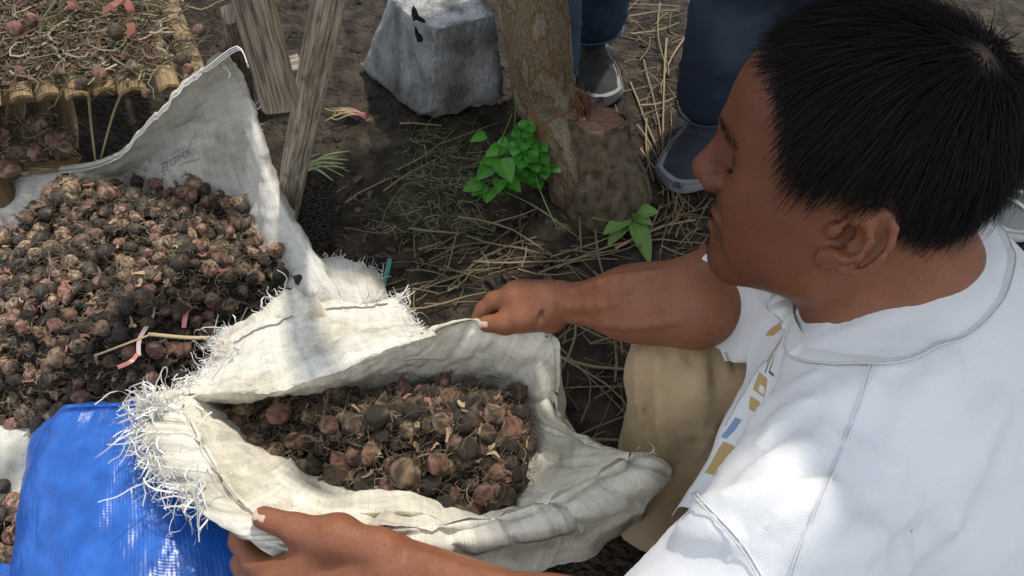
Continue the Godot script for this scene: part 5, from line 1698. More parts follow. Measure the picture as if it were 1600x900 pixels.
func mesh_field(prims: Array, cell: float, color_at: Callable, bump: Variant = null) -> Buf:
	const N := 6
	var lo := Vector3.INF
	for q: Prim in prims:
		lo = lo.min(q.lo)
	lo -= Vector3.ONE * cell * 2.0
	var bs := cell * N
	var blocks := {}
	for qi in prims.size():
		var q: Prim = prims[qi]
		var b0 := Vector3i(((q.lo - lo) / bs - Vector3.ONE * 0.4).floor())
		var b1 := Vector3i(((q.hi - lo) / bs + Vector3.ONE * 0.4).floor())
		for x in range(b0.x, b1.x + 1):
			for y in range(b0.y, b1.y + 1):
				for z in range(b0.z, b1.z + 1):
					var key := Vector3i(x, y, z)
					if blocks.has(key):
						blocks[key].append(q)
					else:
						blocks[key] = [q]
	var b := Buf.new()
	var cells := {}
	var edges := []
	var s := PackedFloat32Array()
	var w := N + 1
	var w2 := w * w
	var ea := PackedInt32Array()
	var eb := PackedInt32Array()
	var ep := PackedVector3Array()
	var ed := PackedVector3Array()
	for e in 12:
		var ax := e / 4
		var m := e % 4
		var c0 := Vector3i(0, m & 1, m >> 1) if ax == 0 else (Vector3i(m & 1, 0, m >> 1) if ax == 1 else Vector3i(m & 1, m >> 1, 0))
		ea.append(c0.x + c0.y * w + c0.z * w2)
		eb.append(ea[e] + (1 if ax == 0 else (w if ax == 1 else w2)))
		ep.append(Vector3(c0))
		ed.append(Vector3(1, 0, 0) if ax == 0 else (Vector3(0, 1, 0) if ax == 1 else Vector3(0, 0, 1)))
	s.resize(w * w * w)
	for key: Vector3i in blocks:
		var list: Array = blocks[key]
		var o := lo + Vector3(key) * bs
		if absf(field(list, o + Vector3.ONE * bs * 0.5)) > bs * 1.1:
			continue
		var n := 0
		var inside := 0
		for z in w:
			for y in w:
				for x in w:
					var p := o + Vector3(x, y, z) * cell
					var v := field(list, p)
					if bump != null and absf(v) < cell * 3.0:
						v -= bump.call(p)
					s[n] = v
					if v < 0.0:
						inside += 1
					n += 1
		if inside == 0 or inside == n:
			continue
		for z in N:
			for y in N:
				for x in N:
					var i0 := x + y * w + z * w * w
					var v0 := s[i0]
					var first := v0 < 0.0
					if (s[i0 + 1] < 0.0) == first and (s[i0 + w] < 0.0) == first and (s[i0 + w + 1] < 0.0) == first and (s[i0 + w2] < 0.0) == first and (s[i0 + w2 + 1] < 0.0) == first and (s[i0 + w2 + w] < 0.0) == first and (s[i0 + w2 + w + 1] < 0.0) == first:
						continue
					var sum := Vector3.ZERO
					var cnt := 0
					for e in 12:
						var ia: int = i0 + ea[e]
						var va := s[ia]
						var vb := s[i0 + eb[e]]
						if (va < 0.0) != (vb < 0.0):
							sum += ep[e] + ed[e] * (va / (va - vb))
							cnt += 1
					var g := Vector3i(key.x * N + x, key.y * N + y, key.z * N + z)
					cells[g] = b.vert(o + (Vector3(x, y, z) + sum / cnt) * cell)
					for ax in 3:
						var v1 := s[i0 + (1 if ax == 0 else (w if ax == 1 else w * w))]
						if (v0 < 0.0) != (v1 < 0.0):
							edges.append([g, ax, v0 < 0.0])
	for e in edges:
		var g: Vector3i = e[0]
		var u := Vector3i(0, 1, 0) if e[1] == 0 else (Vector3i(0, 0, 1) if e[1] == 1 else Vector3i(1, 0, 0))
		var v := Vector3i(0, 0, 1) if e[1] == 0 else (Vector3i(1, 0, 0) if e[1] == 1 else Vector3i(0, 1, 0))
		var a: int = cells.get(g, -1)
		var c: int = cells.get(g - u, -1)
		var d: int = cells.get(g - u - v, -1)
		var f: int = cells.get(g - v, -1)
		if a < 0 or c < 0 or d < 0 or f < 0:
			var left := []
			for q in ([a, f, d, c] if e[2] else [a, c, d, f]):
				if q >= 0:
					left.append(q)
			if left.size() == 3:
				b.tri(left[0], left[1], left[2])
			continue
		if e[2]:
			b.quad(a, f, d, c)
		else:
			b.quad(a, c, d, f)
	b.smooth()
	for k in b.v.size():
		b.c[k] = color_at.call(b.v[k], b.n[k])
	return b


# ---------------------------------------------------------------- heads
# frame: x forward, y up, z towards the left ear; origin between the ears
func head_prims(h: Transform3D) -> Array:
	var out := []
	var B := h.basis.orthonormalized()
	var s := h.basis.x.length()
	var el := func(c: Vector3, r: Vector3, k := 0.012, cut := false, turn := Vector3.ZERO) -> void:
		out.append(blob(h * c, r * s, B * Basis.from_euler(turn), k * s, cut))
	var cp := func(a: Vector3, b: Vector3, ra: float, rb: float, k := 0.01, cut := false) -> void:
		out.append(cap(h * a, h * b, ra * s, rb * s, k * s, cut))
	el.call(Vector3(-0.003, 0.047, 0), Vector3(0.101, 0.088, 0.080))
	el.call(Vector3(0.046, 0.055, 0), Vector3(0.052, 0.055, 0.060), 0.03)
	el.call(Vector3(0.042, -0.012, 0), Vector3(0.053, 0.08, 0.061), 0.03)
	for z in [-1.0, 1.0]:
		cp.call(Vector3(0.008, -0.058, 0.050 * z), Vector3(0.076, -0.088, 0.014 * z), 0.018, 0.017, 0.03)
		cp.call(Vector3(0.0, -0.02, 0.057 * z), Vector3(0.008, -0.058, 0.050 * z), 0.016, 0.018, 0.03)
		el.call(Vector3(0.062, -0.002, 0.046 * z), Vector3(0.028, 0.024, 0.020), 0.025)
		el.call(Vector3(0.05, -0.04, 0.046 * z), Vector3(0.035, 0.032, 0.018), 0.025)
	el.call(Vector3(0.086, -0.086, 0), Vector3(0.018, 0.018, 0.022), 0.02)
	el.call(Vector3(0.080, -0.047, 0), Vector3(0.026, 0.032, 0.032), 0.02)
	for z in [-1.0, 1.0]:
		cp.call(Vector3(0.097, 0.040, 0.008 * z), Vector3(0.074, 0.043, 0.046 * z), 0.0095, 0.009, 0.014)
		el.call(Vector3(0.100, 0.020, 0.033 * z), Vector3(0.017, 0.012, 0.018), 0.014, true)
		el.call(Vector3(0.077, 0.020, 0.032 * z), Vector3(0.0145, 0.0125, 0.0155), 0.004)
		cp.call(Vector3(0.0925, 0.0125, 0.020 * z), Vector3(0.081, 0.011, 0.046 * z), 0.0018, 0.0014, 0.003, true)
		cp.call(Vector3(0.092, 0.030, 0.020 * z), Vector3(0.080, 0.028, 0.048 * z), 0.0018, 0.0014, 0.003, true)
	cp.call(Vector3(0.096, 0.032, 0), Vector3(0.116, -0.004, 0), 0.0085, 0.0115, 0.012)
	el.call(Vector3(0.1155, -0.008, 0), Vector3(0.0135, 0.0115, 0.0125), 0.006)
	for z in [-1.0, 1.0]:
		el.call(Vector3(0.104, -0.013, 0.0145 * z), Vector3(0.0135, 0.0095, 0.0085), 0.006)
		el.call(Vector3(0.110, -0.0215, 0.0075 * z), Vector3(0.005, 0.004, 0.0035), 0.003, true)
		cp.call(Vector3(0.100, -0.02, 0.022 * z), Vector3(0.086, -0.05, 0.034 * z), 0.0016, 0.0008, 0.008, true)
	el.call(Vector3(0.100, -0.0415, 0), Vector3(0.0095, 0.0068, 0.023), 0.006)
	el.call(Vector3(0.099, -0.0535, 0), Vector3(0.0095, 0.0075, 0.021), 0.006)
	cp.call(Vector3(0.1105, -0.0475, 0), Vector3(0.094, -0.0485, 0.028), 0.0016, 0.0014, 0.004, true)
	cp.call(Vector3(0.1105, -0.0475, 0), Vector3(0.094, -0.0485, -0.028), 0.0016, 0.0014, 0.004, true)
	for z in [-1.0, 1.0]:
		var tilt := Basis(Vector3(0, 0, 1), 0.42)
		var hub := Vector3(-0.004, 0.0, 0.0)
		var at := func(x: float, y: float, w: float) -> Vector3:
			return hub + tilt * (Vector3(x, y, w * z) - hub)
		var turned := Vector3(0.0, -0.34 * z, 0.0)
		var eb := (tilt * Basis.from_euler(turned)).get_euler()
		el.call(at.call(-0.016, 0.003, 0.0845), Vector3(0.0165, 0.0285, 0.0055), 0.005, false, eb)
		el.call(at.call(-0.009, 0.000, 0.0905), Vector3(0.0088, 0.0145, 0.0072), 0.004, true, eb)
		var ring := []
		for q in 11:
			var a := lerpf(-0.1, 4.5, q / 10.0)
			ring.append(at.call(-0.016 + 0.0168 * cos(a), 0.003 + 0.0285 * sin(a), 0.0862 - 0.34 * 0.0168 * cos(a)))
		for q in 10:
			cp.call(ring[q], ring[q + 1], 0.0031, 0.0031, 0.003)
		var anti := [at.call(-0.010, 0.020, 0.0895), at.call(-0.0195, 0.010, 0.0935), at.call(-0.021, -0.004, 0.0945), at.call(-0.014, -0.015, 0.091), at.call(-0.006, -0.0165, 0.087)]
		for q in 4:
			cp.call(anti[q], anti[q + 1], 0.0027, 0.0027, 0.004)
		el.call(at.call(-0.006, -0.026, 0.0815), Vector3(0.0082, 0.0092, 0.0052), 0.007)
		el.call(at.call(0.0035, -0.005, 0.0795), Vector3(0.005, 0.0065, 0.0045), 0.006)
	return out


# where hair grows, 0..1, in head coordinates
func hair_at(q: Vector3) -> float:
	var z := absf(q.z)
	# front line: higher in the middle, dropping at the temple, to the sideburn before the ear
	var line := 0.0
	if q.x > 0.02:
		line = 0.108 - 0.8 * maxf(z - 0.05, 0.0) - 1.5 * maxf(0.045 - q.x, 0.0) - 0.010 * smoothstep(0.02, 0.045, z) * smoothstep(0.06, 0.03, absf(z - 0.045))
		line = maxf(line, lerpf(0.012, 0.045, smoothstep(0.02, 0.055, q.x)))
	elif q.x > -0.036:
		line = lerpf(0.043, 0.012, smoothstep(0.013, 0.022, q.x))
	else:
		line = lerpf(0.034, -0.018, smoothstep(-0.034, -0.085, q.x))
	return smoothstep(-0.012, 0.010, q.y - line) if q.x > -0.03 else smoothstep(-0.02, 0.014, q.y - line)


func skin_color(h: Transform3D, tone: Color) -> Callable:
	var inv := h.affine_inverse()
	var whorl := Vector3(-0.062, 0.112, 0.012)
	return func(p: Vector3, _n: Vector3) -> Color:
		var c := tone
		var v := wob.get_noise_3dv(p * 22.0)
		c = Color(c.r * (1.0 + 0.13 * v), c.g * (1.0 + 0.17 * v), c.b * (1.0 + 0.18 * v))
		var m := wob.get_noise_3dv(p * 130.0)
		var sp := 1.0 - 0.14 * smoothstep(0.2, 0.5, m)
		c = Color(c.r * sp, c.g * sp, c.b * sp)
		var q := inv * p
		if q.length() < 0.17 and q.y > -0.115:
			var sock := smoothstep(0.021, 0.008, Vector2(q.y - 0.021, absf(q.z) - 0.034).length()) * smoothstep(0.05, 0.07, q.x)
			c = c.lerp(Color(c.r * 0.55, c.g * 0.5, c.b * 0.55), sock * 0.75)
			# lips, brows, lashes, stubble
			var weathered := smoothstep(-0.06, 0.06, q.x)  # front of face darkened: shade put into the skin colour, not weathering
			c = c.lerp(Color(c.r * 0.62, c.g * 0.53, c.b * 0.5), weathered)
			var lip := smoothstep(0.0, 0.003, q.x - 0.092) * smoothstep(0.014, 0.010, absf(q.y + 0.0475)) * smoothstep(0.027, 0.022, absf(q.z))
			c = c.lerp(Color(tone.r * 0.62, tone.g * 0.46, tone.b * 0.5), lip * 0.8)
			var brow_y := 0.042 + 0.004 * sin((absf(q.z) - 0.012) * 70.0)
			var brow := smoothstep(0.0065, 0.001, absf(q.y - brow_y)) * smoothstep(0.009, 0.014, absf(q.z)) * smoothstep(0.052, 0.044, absf(q.z)) * smoothstep(0.055, 0.065, q.x)
			c = c.lerp(Color(0.018, 0.012, 0.009), brow * 0.55)
			var lash := smoothstep(0.0018, 0.0008, absf(q.y - 0.0128)) * smoothstep(0.018, 0.021, absf(q.z)) * smoothstep(0.047, 0.044, absf(q.z)) * smoothstep(0.07, 0.075, q.x)
			c = c.lerp(Color(0.012, 0.009, 0.008), lash * 0.9)
			var beard := smoothstep(0.082, 0.095, q.x) * smoothstep(0.006, 0.003, absf(q.y + 0.0315)) * smoothstep(0.034, 0.026, absf(q.z))
			beard = maxf(beard, 0.8 * smoothstep(0.084, 0.092, q.x) * smoothstep(0.01, 0.005, absf(q.y + 0.069)) * smoothstep(0.02, 0.012, absf(q.z)))
			beard = maxf(beard, 0.9 * smoothstep(0.012, 0.007, Vector2(q.y + 0.05, absf(q.z) - 0.033).length()) * smoothstep(0.07, 0.08, q.x))
			beard = maxf(beard, 0.28 * smoothstep(-0.055, -0.075, q.y) * smoothstep(0.02, 0.05, q.x))
			c = c.lerp(Color(0.03, 0.02, 0.016), beard * (0.62 + 0.3 * m))
			var hr := hair_at(q)
			var bald := smoothstep(0.028, 0.006, q.distance_to(whorl))
			c = c.lerp(Color(0.02, 0.0145, 0.012).lerp(Color(0.10, 0.066, 0.046), bald), hr * 0.93)
		return c


# strands that lie along the skull, flowing out from the whorl at the crown
func hair_mesh(h: Transform3D, count: int, width: float) -> Buf:
	var b := Buf.new()
	var c := Vector3(-0.003, 0.048, 0)
	var r := Vector3(0.1035, 0.0905, 0.083)
	var whorl := Vector3(-0.062, 0.112, 0.012)
	var made := 0
	while made < count:
		var d := Vector3(rng.randfn(), rng.randfn(), rng.randfn()).normalized()
		var q := c + d * r
		if q.x > 0.02:
			q = q.lerp(Vector3(maxf(q.x, 0.02), q.y, q.z), 1.0)
		var grown := hair_at(q)
		if grown < rng.randf_range(0.12, 0.97):
			continue
		var from := q - whorl
		if from.length() < 0.022 and rng.randf() < 0.72 * smoothstep(0.024, 0.004, from.length()):
			continue
		made += 1
		var side := smoothstep(0.03, 0.07, absf(q.z))
		var back := smoothstep(-0.03, -0.085, q.x)
		var flow := from.normalized() + Vector3(0.75 * (1.0 - back) * (1.0 - 0.55 * side), -0.95 * side - 0.9 * back, 0.0)
		flow += Vector3(0.0, 0.35, -0.5 * signf(q.z)) * 0.0
		flow += Vector3(rng.randfn(), rng.randfn(), rng.randfn()) * 0.14
		flow += 0.3 * Vector3(wob.get_noise_3dv(q * 50.0), wob.get_noise_3dv(q * 50.0 + Vector3(7, 0, 0)), wob.get_noise_3dv(q * 50.0 + Vector3(0, 7, 0)))
		var l := lerpf(0.038, 0.022, smoothstep(0.03, -0.04, q.y)) * rng.randf_range(0.6, 1.25)
		l *= lerpf(1.0, 0.5, smoothstep(0.02, 0.055, q.x))
		if q.y < 0.06 and q.x > -0.045 and q.x < 0.02:
			l *= lerpf(0.35, 1.0, smoothstep(0.04, 0.06, q.y))
		l *= lerpf(0.5, 1.0, grown)
		var lift := rng.randf_range(0.001, 0.0115) if rng.randf() < 0.9 else rng.randf_range(0.010, 0.019)
		var pts := []
		var p := q
		var steps := 6
		var nn := Vector3.UP
		for k in steps + 1:
			var f := float(k) / steps
			nn = ((p - c) / (r * r)).normalized()
			pts.append(h * (p + nn * (0.0005 + lift * sin(minf(f * 1.7, PI * 0.55)) + 0.002 * f * f)))
			var t := (flow - nn * flow.dot(nn)).normalized()
			p += t * l / steps
			var e := (p - c) / r
			p = c + e.normalized() * r if e.length() < 1.0 or f < 0.8 else p
			flow += Vector3(0.02, -0.05 - 0.1 * side, 0)
		var g := rng.randf_range(0.6, 1.7)
		var base_c := Color(0.0050 * g, 0.0041 * g, 0.0037 * g)
		var tip := base_c * rng.randf_range(1.0, 1.9)
		ribbon(b, pts, width * rng.randf_range(0.6, 1.3), h.basis * nn, base_c, tip, 0.25)
	return b


# ---------------------------------------------------------------- shoes: x along the foot towards the toe
func shoe_profile(length: float, width: float, x: float) -> float:
	var t := x / length
	return width * 0.5 * (0.72 * pow(clampf(t / 0.09, 0.0, 1.0), 0.45) + 0.28 * smoothstep(0.25, 0.68, t) - 0.05 * exp(-pow((t - 0.42) / 0.15, 2.0))) * pow(clampf((1.0 - t) / 0.16, 0.0, 1.0), 0.42) * 1.0


func make_shoe(parent: Node3D, at: Vector3, turn: float, upper: Color, sole: Color, laces := false, called := "shoe") -> void:
	var shoe := Node3D.new()
	shoe.name = called
	shoe.position = at
	shoe.rotation.y = turn
	parent.add_child(shoe, true)
	var L := 0.275
	var W := 0.104
	var n := 30
	var rings := []
	var low := []
	for j in n + 1:
		var t := 0.5 - 0.5 * cos(PI * j / n)
		var x := L * (0.003 + 0.994 * t)
		var w := shoe_profile(L, W, x)
		var top := 0.03 + 0.045 * smoothstep(0.80, 0.35, t) + 0.012 * smoothstep(0.99, 0.85, t) * smoothstep(0.3, 0.8, t)
		top = lerpf(top, 0.074, smoothstep(0.42, 0.1, t))
		if t < 0.04:
			top *= 0.9
		var rise := 0.008 * smoothstep(0.75, 1.0, t)
		var ring := []
		for q in 20:
			var a := TAU * q / 20.0
			var cy := sin(a)
			ring.append(Vector3(x, rise + 0.018 + (top - 0.018) * maxf(cy, 0.0) * 1.0 + minf(cy, 0.0) * 0.004, cos(a) * w * (0.95 if cy > 0.0 else 0.92) * (1.0 - 0.22 * maxf(cy, 0.0))))
		rings.append(ring)
		var lr := []
		for q in 20:
			var a := TAU * q / 20.0
			var cx := signf(cos(a)) * pow(absf(cos(a)), 0.5)
			var cy := signf(sin(a)) * pow(absf(sin(a)), 0.5)
			lr.append(Vector3(x, rise + 0.0145 + cy * 0.0135 + 0.003 * smoothstep(0.8, 1.0, t), cx * (w * 1.0 + 0.0035)))
		low.append(lr)
	var ub := Buf.new()
	skin_rings(ub, rings)
	put("upper", ub.mesh(), std(0.9, {"albedo_color": upper.linear_to_srgb(), "heightmap_enabled": true, "heightmap_texture": mats.sack.heightmap_texture, "heightmap_scale": 0.05, "uv1_scale": Vector3(9, 9, 9), "rim_enabled": true, "rim": 0.3}), shoe)
	var sb := Buf.new()
	skin_rings(sb, low)
	put("sole", sb.mesh(), std(0.65, {"albedo_color": sole.linear_to_srgb()}), shoe)
	# foxing line and toe seam
	var line := Buf.new()
	var loop := []
	for j in n + 1:
		var t := 0.5 - 0.5 * cos(PI * j / n)
		loop.append(Vector3(L * t, 0.027 + 0.011 * smoothstep(0.75, 1.0, t), shoe_profile(L, W, L * (0.003 + 0.994 * t)) + 0.001))
	tube(line, loop, 0.0013, 5)
	for k in loop.size():
		loop[k].z = -loop[k].z
	tube(line, loop, 0.0013, 5)
	put("sole_welt", line.mesh(), std(0.7, {"albedo_color": (sole * 0.55).linear_to_srgb()}), shoe)
	if laces:
		var lb := Buf.new()
		for k in 5:
			var x := L * (0.40 + 0.075 * k)
			var y: float = 0.083 - 0.0085 * k
			tube(lb, resample([Vector3(x, y - 0.012, -0.03), Vector3(x + 0.006, y, -0.012), Vector3(x + 0.012, y + 0.002, 0.012), Vector3(x + 0.014, y - 0.012, 0.03)], 8), 0.0035, 6, Color(0.72, 0.7, 0.66), null, true, 0.5)
		put("laces", lb.mesh(), mats.thread, shoe)
	else:
		var lb := Buf.new()
		var pts := []
		for q in 11:
			var a := PI * q / 10.0
			pts.append(Vector3(L * (0.70 - 0.1 * sin(a)), 0.0 + 0.030 + 0.037 * sin(a), cos(a) * 0.046))
		tube(lb, pts, 0.0012, 5)
		put("toe_seam", lb.mesh(), std(0.9, {"albedo_color": (upper * 0.6).linear_to_srgb()}), shoe)


func denim() -> StandardMaterial3D:
	return std(0.85, {"vertex_color_use_as_albedo": true, "heightmap_enabled": true, "heightmap_texture": mats.sack.heightmap_texture, "heightmap_scale": 0.04, "uv1_triplanar": true, "uv1_scale": Vector3(11, 11, 11)})


# somebody standing by: feet at l and r (ankles), facing turn
func onlooker(label: String, l: Vector3, r: Vector3, turn: float, lean: Vector3, jeans: Color, shirt: Color, upper: Color, sole: Color, laces: bool, toe_l := 0.0, toe_r := 0.0) -> void:
	var o := (l + r) * 0.5
	var t := base("person", Vector3(o.x, 0, o.z))
	tag(t, label, "person", "people standing by")
	l -= t.position
	r -= t.position
	var f := Vector3(cos(turn), 0, -sin(turn))
	var s := Vector3(-f.z, 0, f.x) * -1.0      # to the person's left
	if (l - r).dot(s) < 0.0:
		s = -s
	var hip := Vector3(0, 0.86, 0) + lean * 0.5
	var hl := hip + s * 0.085
	var hr := hip - s * 0.085
	var kl := l.lerp(hl, 0.52) + f * 0.02
	var kr := r.lerp(hr, 0.52) + f * 0.02
	var p := []
	for e in [[l, kl, hl], [r, kr, hr]]:
		var an: Vector3 = e[0] + Vector3(0, 0.055, 0)
		p.append(cap(an, e[1], 0.068, 0.074, 0.03))
		p.append(cap(e[1], e[2], 0.074, 0.095, 0.04))
		for k in 9:
			var c: Vector3 = an.lerp(e[1], 0.02 + 0.06 * k)
			var a: float = k * 2.4 + e[0].x * 9.0
			p.append(cap(c + Vector3(cos(a), 0.1, sin(a)) * 0.067, c + Vector3(cos(a + 1.5), 0.35, sin(a + 1.5)) * 0.068, 0.009, 0.007, 0.010))
	p.append(cap(hl, hr, 0.11, 0.11, 0.05))
	var jb := mesh_field(p, 0.011, func(q: Vector3, _n: Vector3) -> Color:
		var g := 1.0 + 0.5 * wob.get_noise_3dv(q * 6.0) + 0.35 * wob.get_noise_3dv(q * 40.0)
		var worn := smoothstep(0.25, 0.6, wob.get_noise_3dv(q * 3.0 + Vector3(3, 0, 0)))
		return Color(jeans.r * g, jeans.g * g, jeans.b * g).lerp(Color(0.10, 0.13, 0.17), worn * 0.3))
	put("jeans", jb.mesh(), denim(), t)
	# stitched hems
	var hb := Buf.new()
	for an in [l, r]:
		for e in [[0.028, 0.0705], [0.062, 0.0712]]:
			var loop := []
			for q in 33:
				var a := TAU * q / 32.0
				loop.append(an + Vector3(cos(a) * (e[1] - 0.006), e[0] - 0.008 + 0.004 * sin(a * 2.0), sin(a) * (e[1] - 0.006)))
			tube(hb, loop, 0.0022 if e[0] < 0.04 else 0.0012, 6, jeans * 1.9, null, false)
	put("hem", hb.mesh(), denim(), t)
	make_shoe(t, l - Vector3(0, l.y, 0) - f.rotated(Vector3.UP, toe_l) * 0.085, turn + toe_l, upper, sole, laces)
	make_shoe(t, r - Vector3(0, r.y, 0) - f.rotated(Vector3.UP, toe_r) * 0.085, turn + toe_r, upper, sole, laces)
	# upper body
	var chest := hip + Vector3(0, 0.38, 0) + lean
	var sl := chest + s * 0.19 + Vector3(0, 0.06, 0)
	var sr := chest - s * 0.19 + Vector3(0, 0.06, 0)
	var head_at := chest + Vector3(0, 0.30, 0) + f * 0.05 + lean * 0.6
	var el := sl + Vector3(0, -0.28, 0) + s * 0.06 - f * 0.03
	var er := sr + Vector3(0, -0.28, 0) - s * 0.06 - f * 0.03
	var wl := hip + s * 0.05 + f * 0.16 + Vector3(0, 0.12, 0)
	var wr := hip - s * 0.05 + f * 0.16 + Vector3(0, 0.12, 0)
	var sp := [cap(hip, chest, 0.16, 0.185, 0.05), cap(sl, sr, 0.095, 0.095, 0.08), cap(sl, sl.lerp(el, 0.7), 0.068, 0.07, 0.05), cap(sr, sr.lerp(er, 0.7), 0.068, 0.07, 0.05), cap(hip - Vector3(0, 0.06, 0), hip, 0.15, 0.14, 0.03)]
	put("shirt", mesh_field(sp, 0.02, func(_q: Vector3, _n: Vector3) -> Color: return shirt, func(q: Vector3) -> float: return 0.004 * wob.get_noise_3dv(q * 12.0)).mesh(), denim(), t)
	var face := (f + Vector3(0, -0.55, 0)).normalized()
	var up := (Vector3.UP - face * face.y).normalized()
	var hd := Transform3D(Basis(face, up, face.cross(up)), head_at)
	var bp := head_prims(hd)
	bp.append(cap(head_at - up * 0.03 - face * 0.02, chest + Vector3(0, 0.06, 0), 0.055, 0.065, 0.02))
	for e in [[sl, el, wl, s], [sr, er, wr, -s]]:
		bp.append(cap(e[0], e[1], 0.05, 0.042, 0.02))
		bp.append(cap(e[1], e[2], 0.042, 0.027, 0.02))
		var out_: Vector3 = (f * 0.7 - e[3] * 0.5 - Vector3(0, 0.25, 0)).normalized()
		bp.append(cap(e[2], e[2] + out_ * 0.075, 0.027, 0.03, 0.015))
		for k in 4:
			var m: Vector3 = e[2] + out_ * 0.085 + Vector3(0, 0.026 - 0.019 * k, 0)
			bp.append(cap(m, m + out_ * (0.03 + 0.008 * (k % 2)), 0.0105, 0.010, 0.004))
			bp.append(cap(m + out_ * 0.034, m + out_ * 0.06 - e[3] * 0.015 - Vector3(0, 0.01, 0), 0.010, 0.008, 0.004))
		bp.append(cap(e[2] + out_ * 0.03 + Vector3(0, 0.02, 0), e[2] + out_ * 0.07 + Vector3(0, 0.055, 0), 0.013, 0.009, 0.01))
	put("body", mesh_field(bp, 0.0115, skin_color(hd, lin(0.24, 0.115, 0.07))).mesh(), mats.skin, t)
	put("hair", hair_mesh(hd, 2600, 0.0016).mesh(), mats.hair, t)


func build_people() -> void:
	mats.skin = std(0.43, {"albedo_texture": noise_tex(noise(77, 0.055, 4), 512, [0.16, 0.24, 0.5, 0.7], [Color(0.62, 0.55, 0.5), Color(0.93, 0.91, 0.9), Color(0.97, 0.96, 0.95), Color(1, 1, 1)]), "vertex_color_use_as_albedo": true, "subsurf_scatter_enabled": true, "subsurf_scatter_strength": 0.12, "metallic_specular": 0.42, "uv1_triplanar": true, "uv1_scale": Vector3(22, 22, 22), "heightmap_enabled": true, "heightmap_texture": grey_tex(noise(71, 0.09, 4, FastNoiseLite.TYPE_CELLULAR)), "heightmap_scale": 0.05})
	mats.hair = std(0.68, {"vertex_color_use_as_albedo": true, "metallic_specular": 0.25})
	mats.nail = std(0.35, {"albedo_color": srgb(0.52, 0.36, 0.28), "subsurf_scatter_enabled": true, "subsurf_scatter_strength": 0.2})
	seated_man()
	onlooker("standing person in blue jeans and grey slip-on shoes behind the trunk post", Vector3(0.1762, 0.0600, -1.5332), Vector3(0.0685, 0.0600, -1.3782), -PI * 0.5 + 0.08, Vector3(0, 0, -0.05), lin(0.025, 0.05, 0.09), lin(0.2, 0.2, 0.22), lin(0.018, 0.019, 0.018), lin(0.2, 0.197, 0.19), false, -0.05, 0.3)
	onlooker("standing person in dark jeans and navy slip-on shoes beside the seated man", Vector3(0.3832, 0.0600, -1.2601), Vector3(0.5339, 0.0600, -1.3177), -PI * 0.5 - 0.42, Vector3(-0.015, 0, 0.2), lin(0.012, 0.022, 0.045), lin(0.05, 0.06, 0.1), lin(0.018, 0.022, 0.034), lin(0.2, 0.207, 0.22), false)  # unseen upper body leans in, posed to shade the man's head and shirt
	onlooker("standing person in grey laced sneakers behind the seated man's head", Vector3(0.9920, 0.0600, -1.0882), Vector3(1.1923, 0.0600, -1.1598), PI + 0.6, Vector3(-0.345, 0, 0.345), lin(0.04, 0.035, 0.03), lin(0.16, 0.12, 0.1), lin(0.22, 0.23, 0.22), lin(0.5, 0.5, 0.48), true)  # only a shoe shows; unseen body leaned far in to shade the man


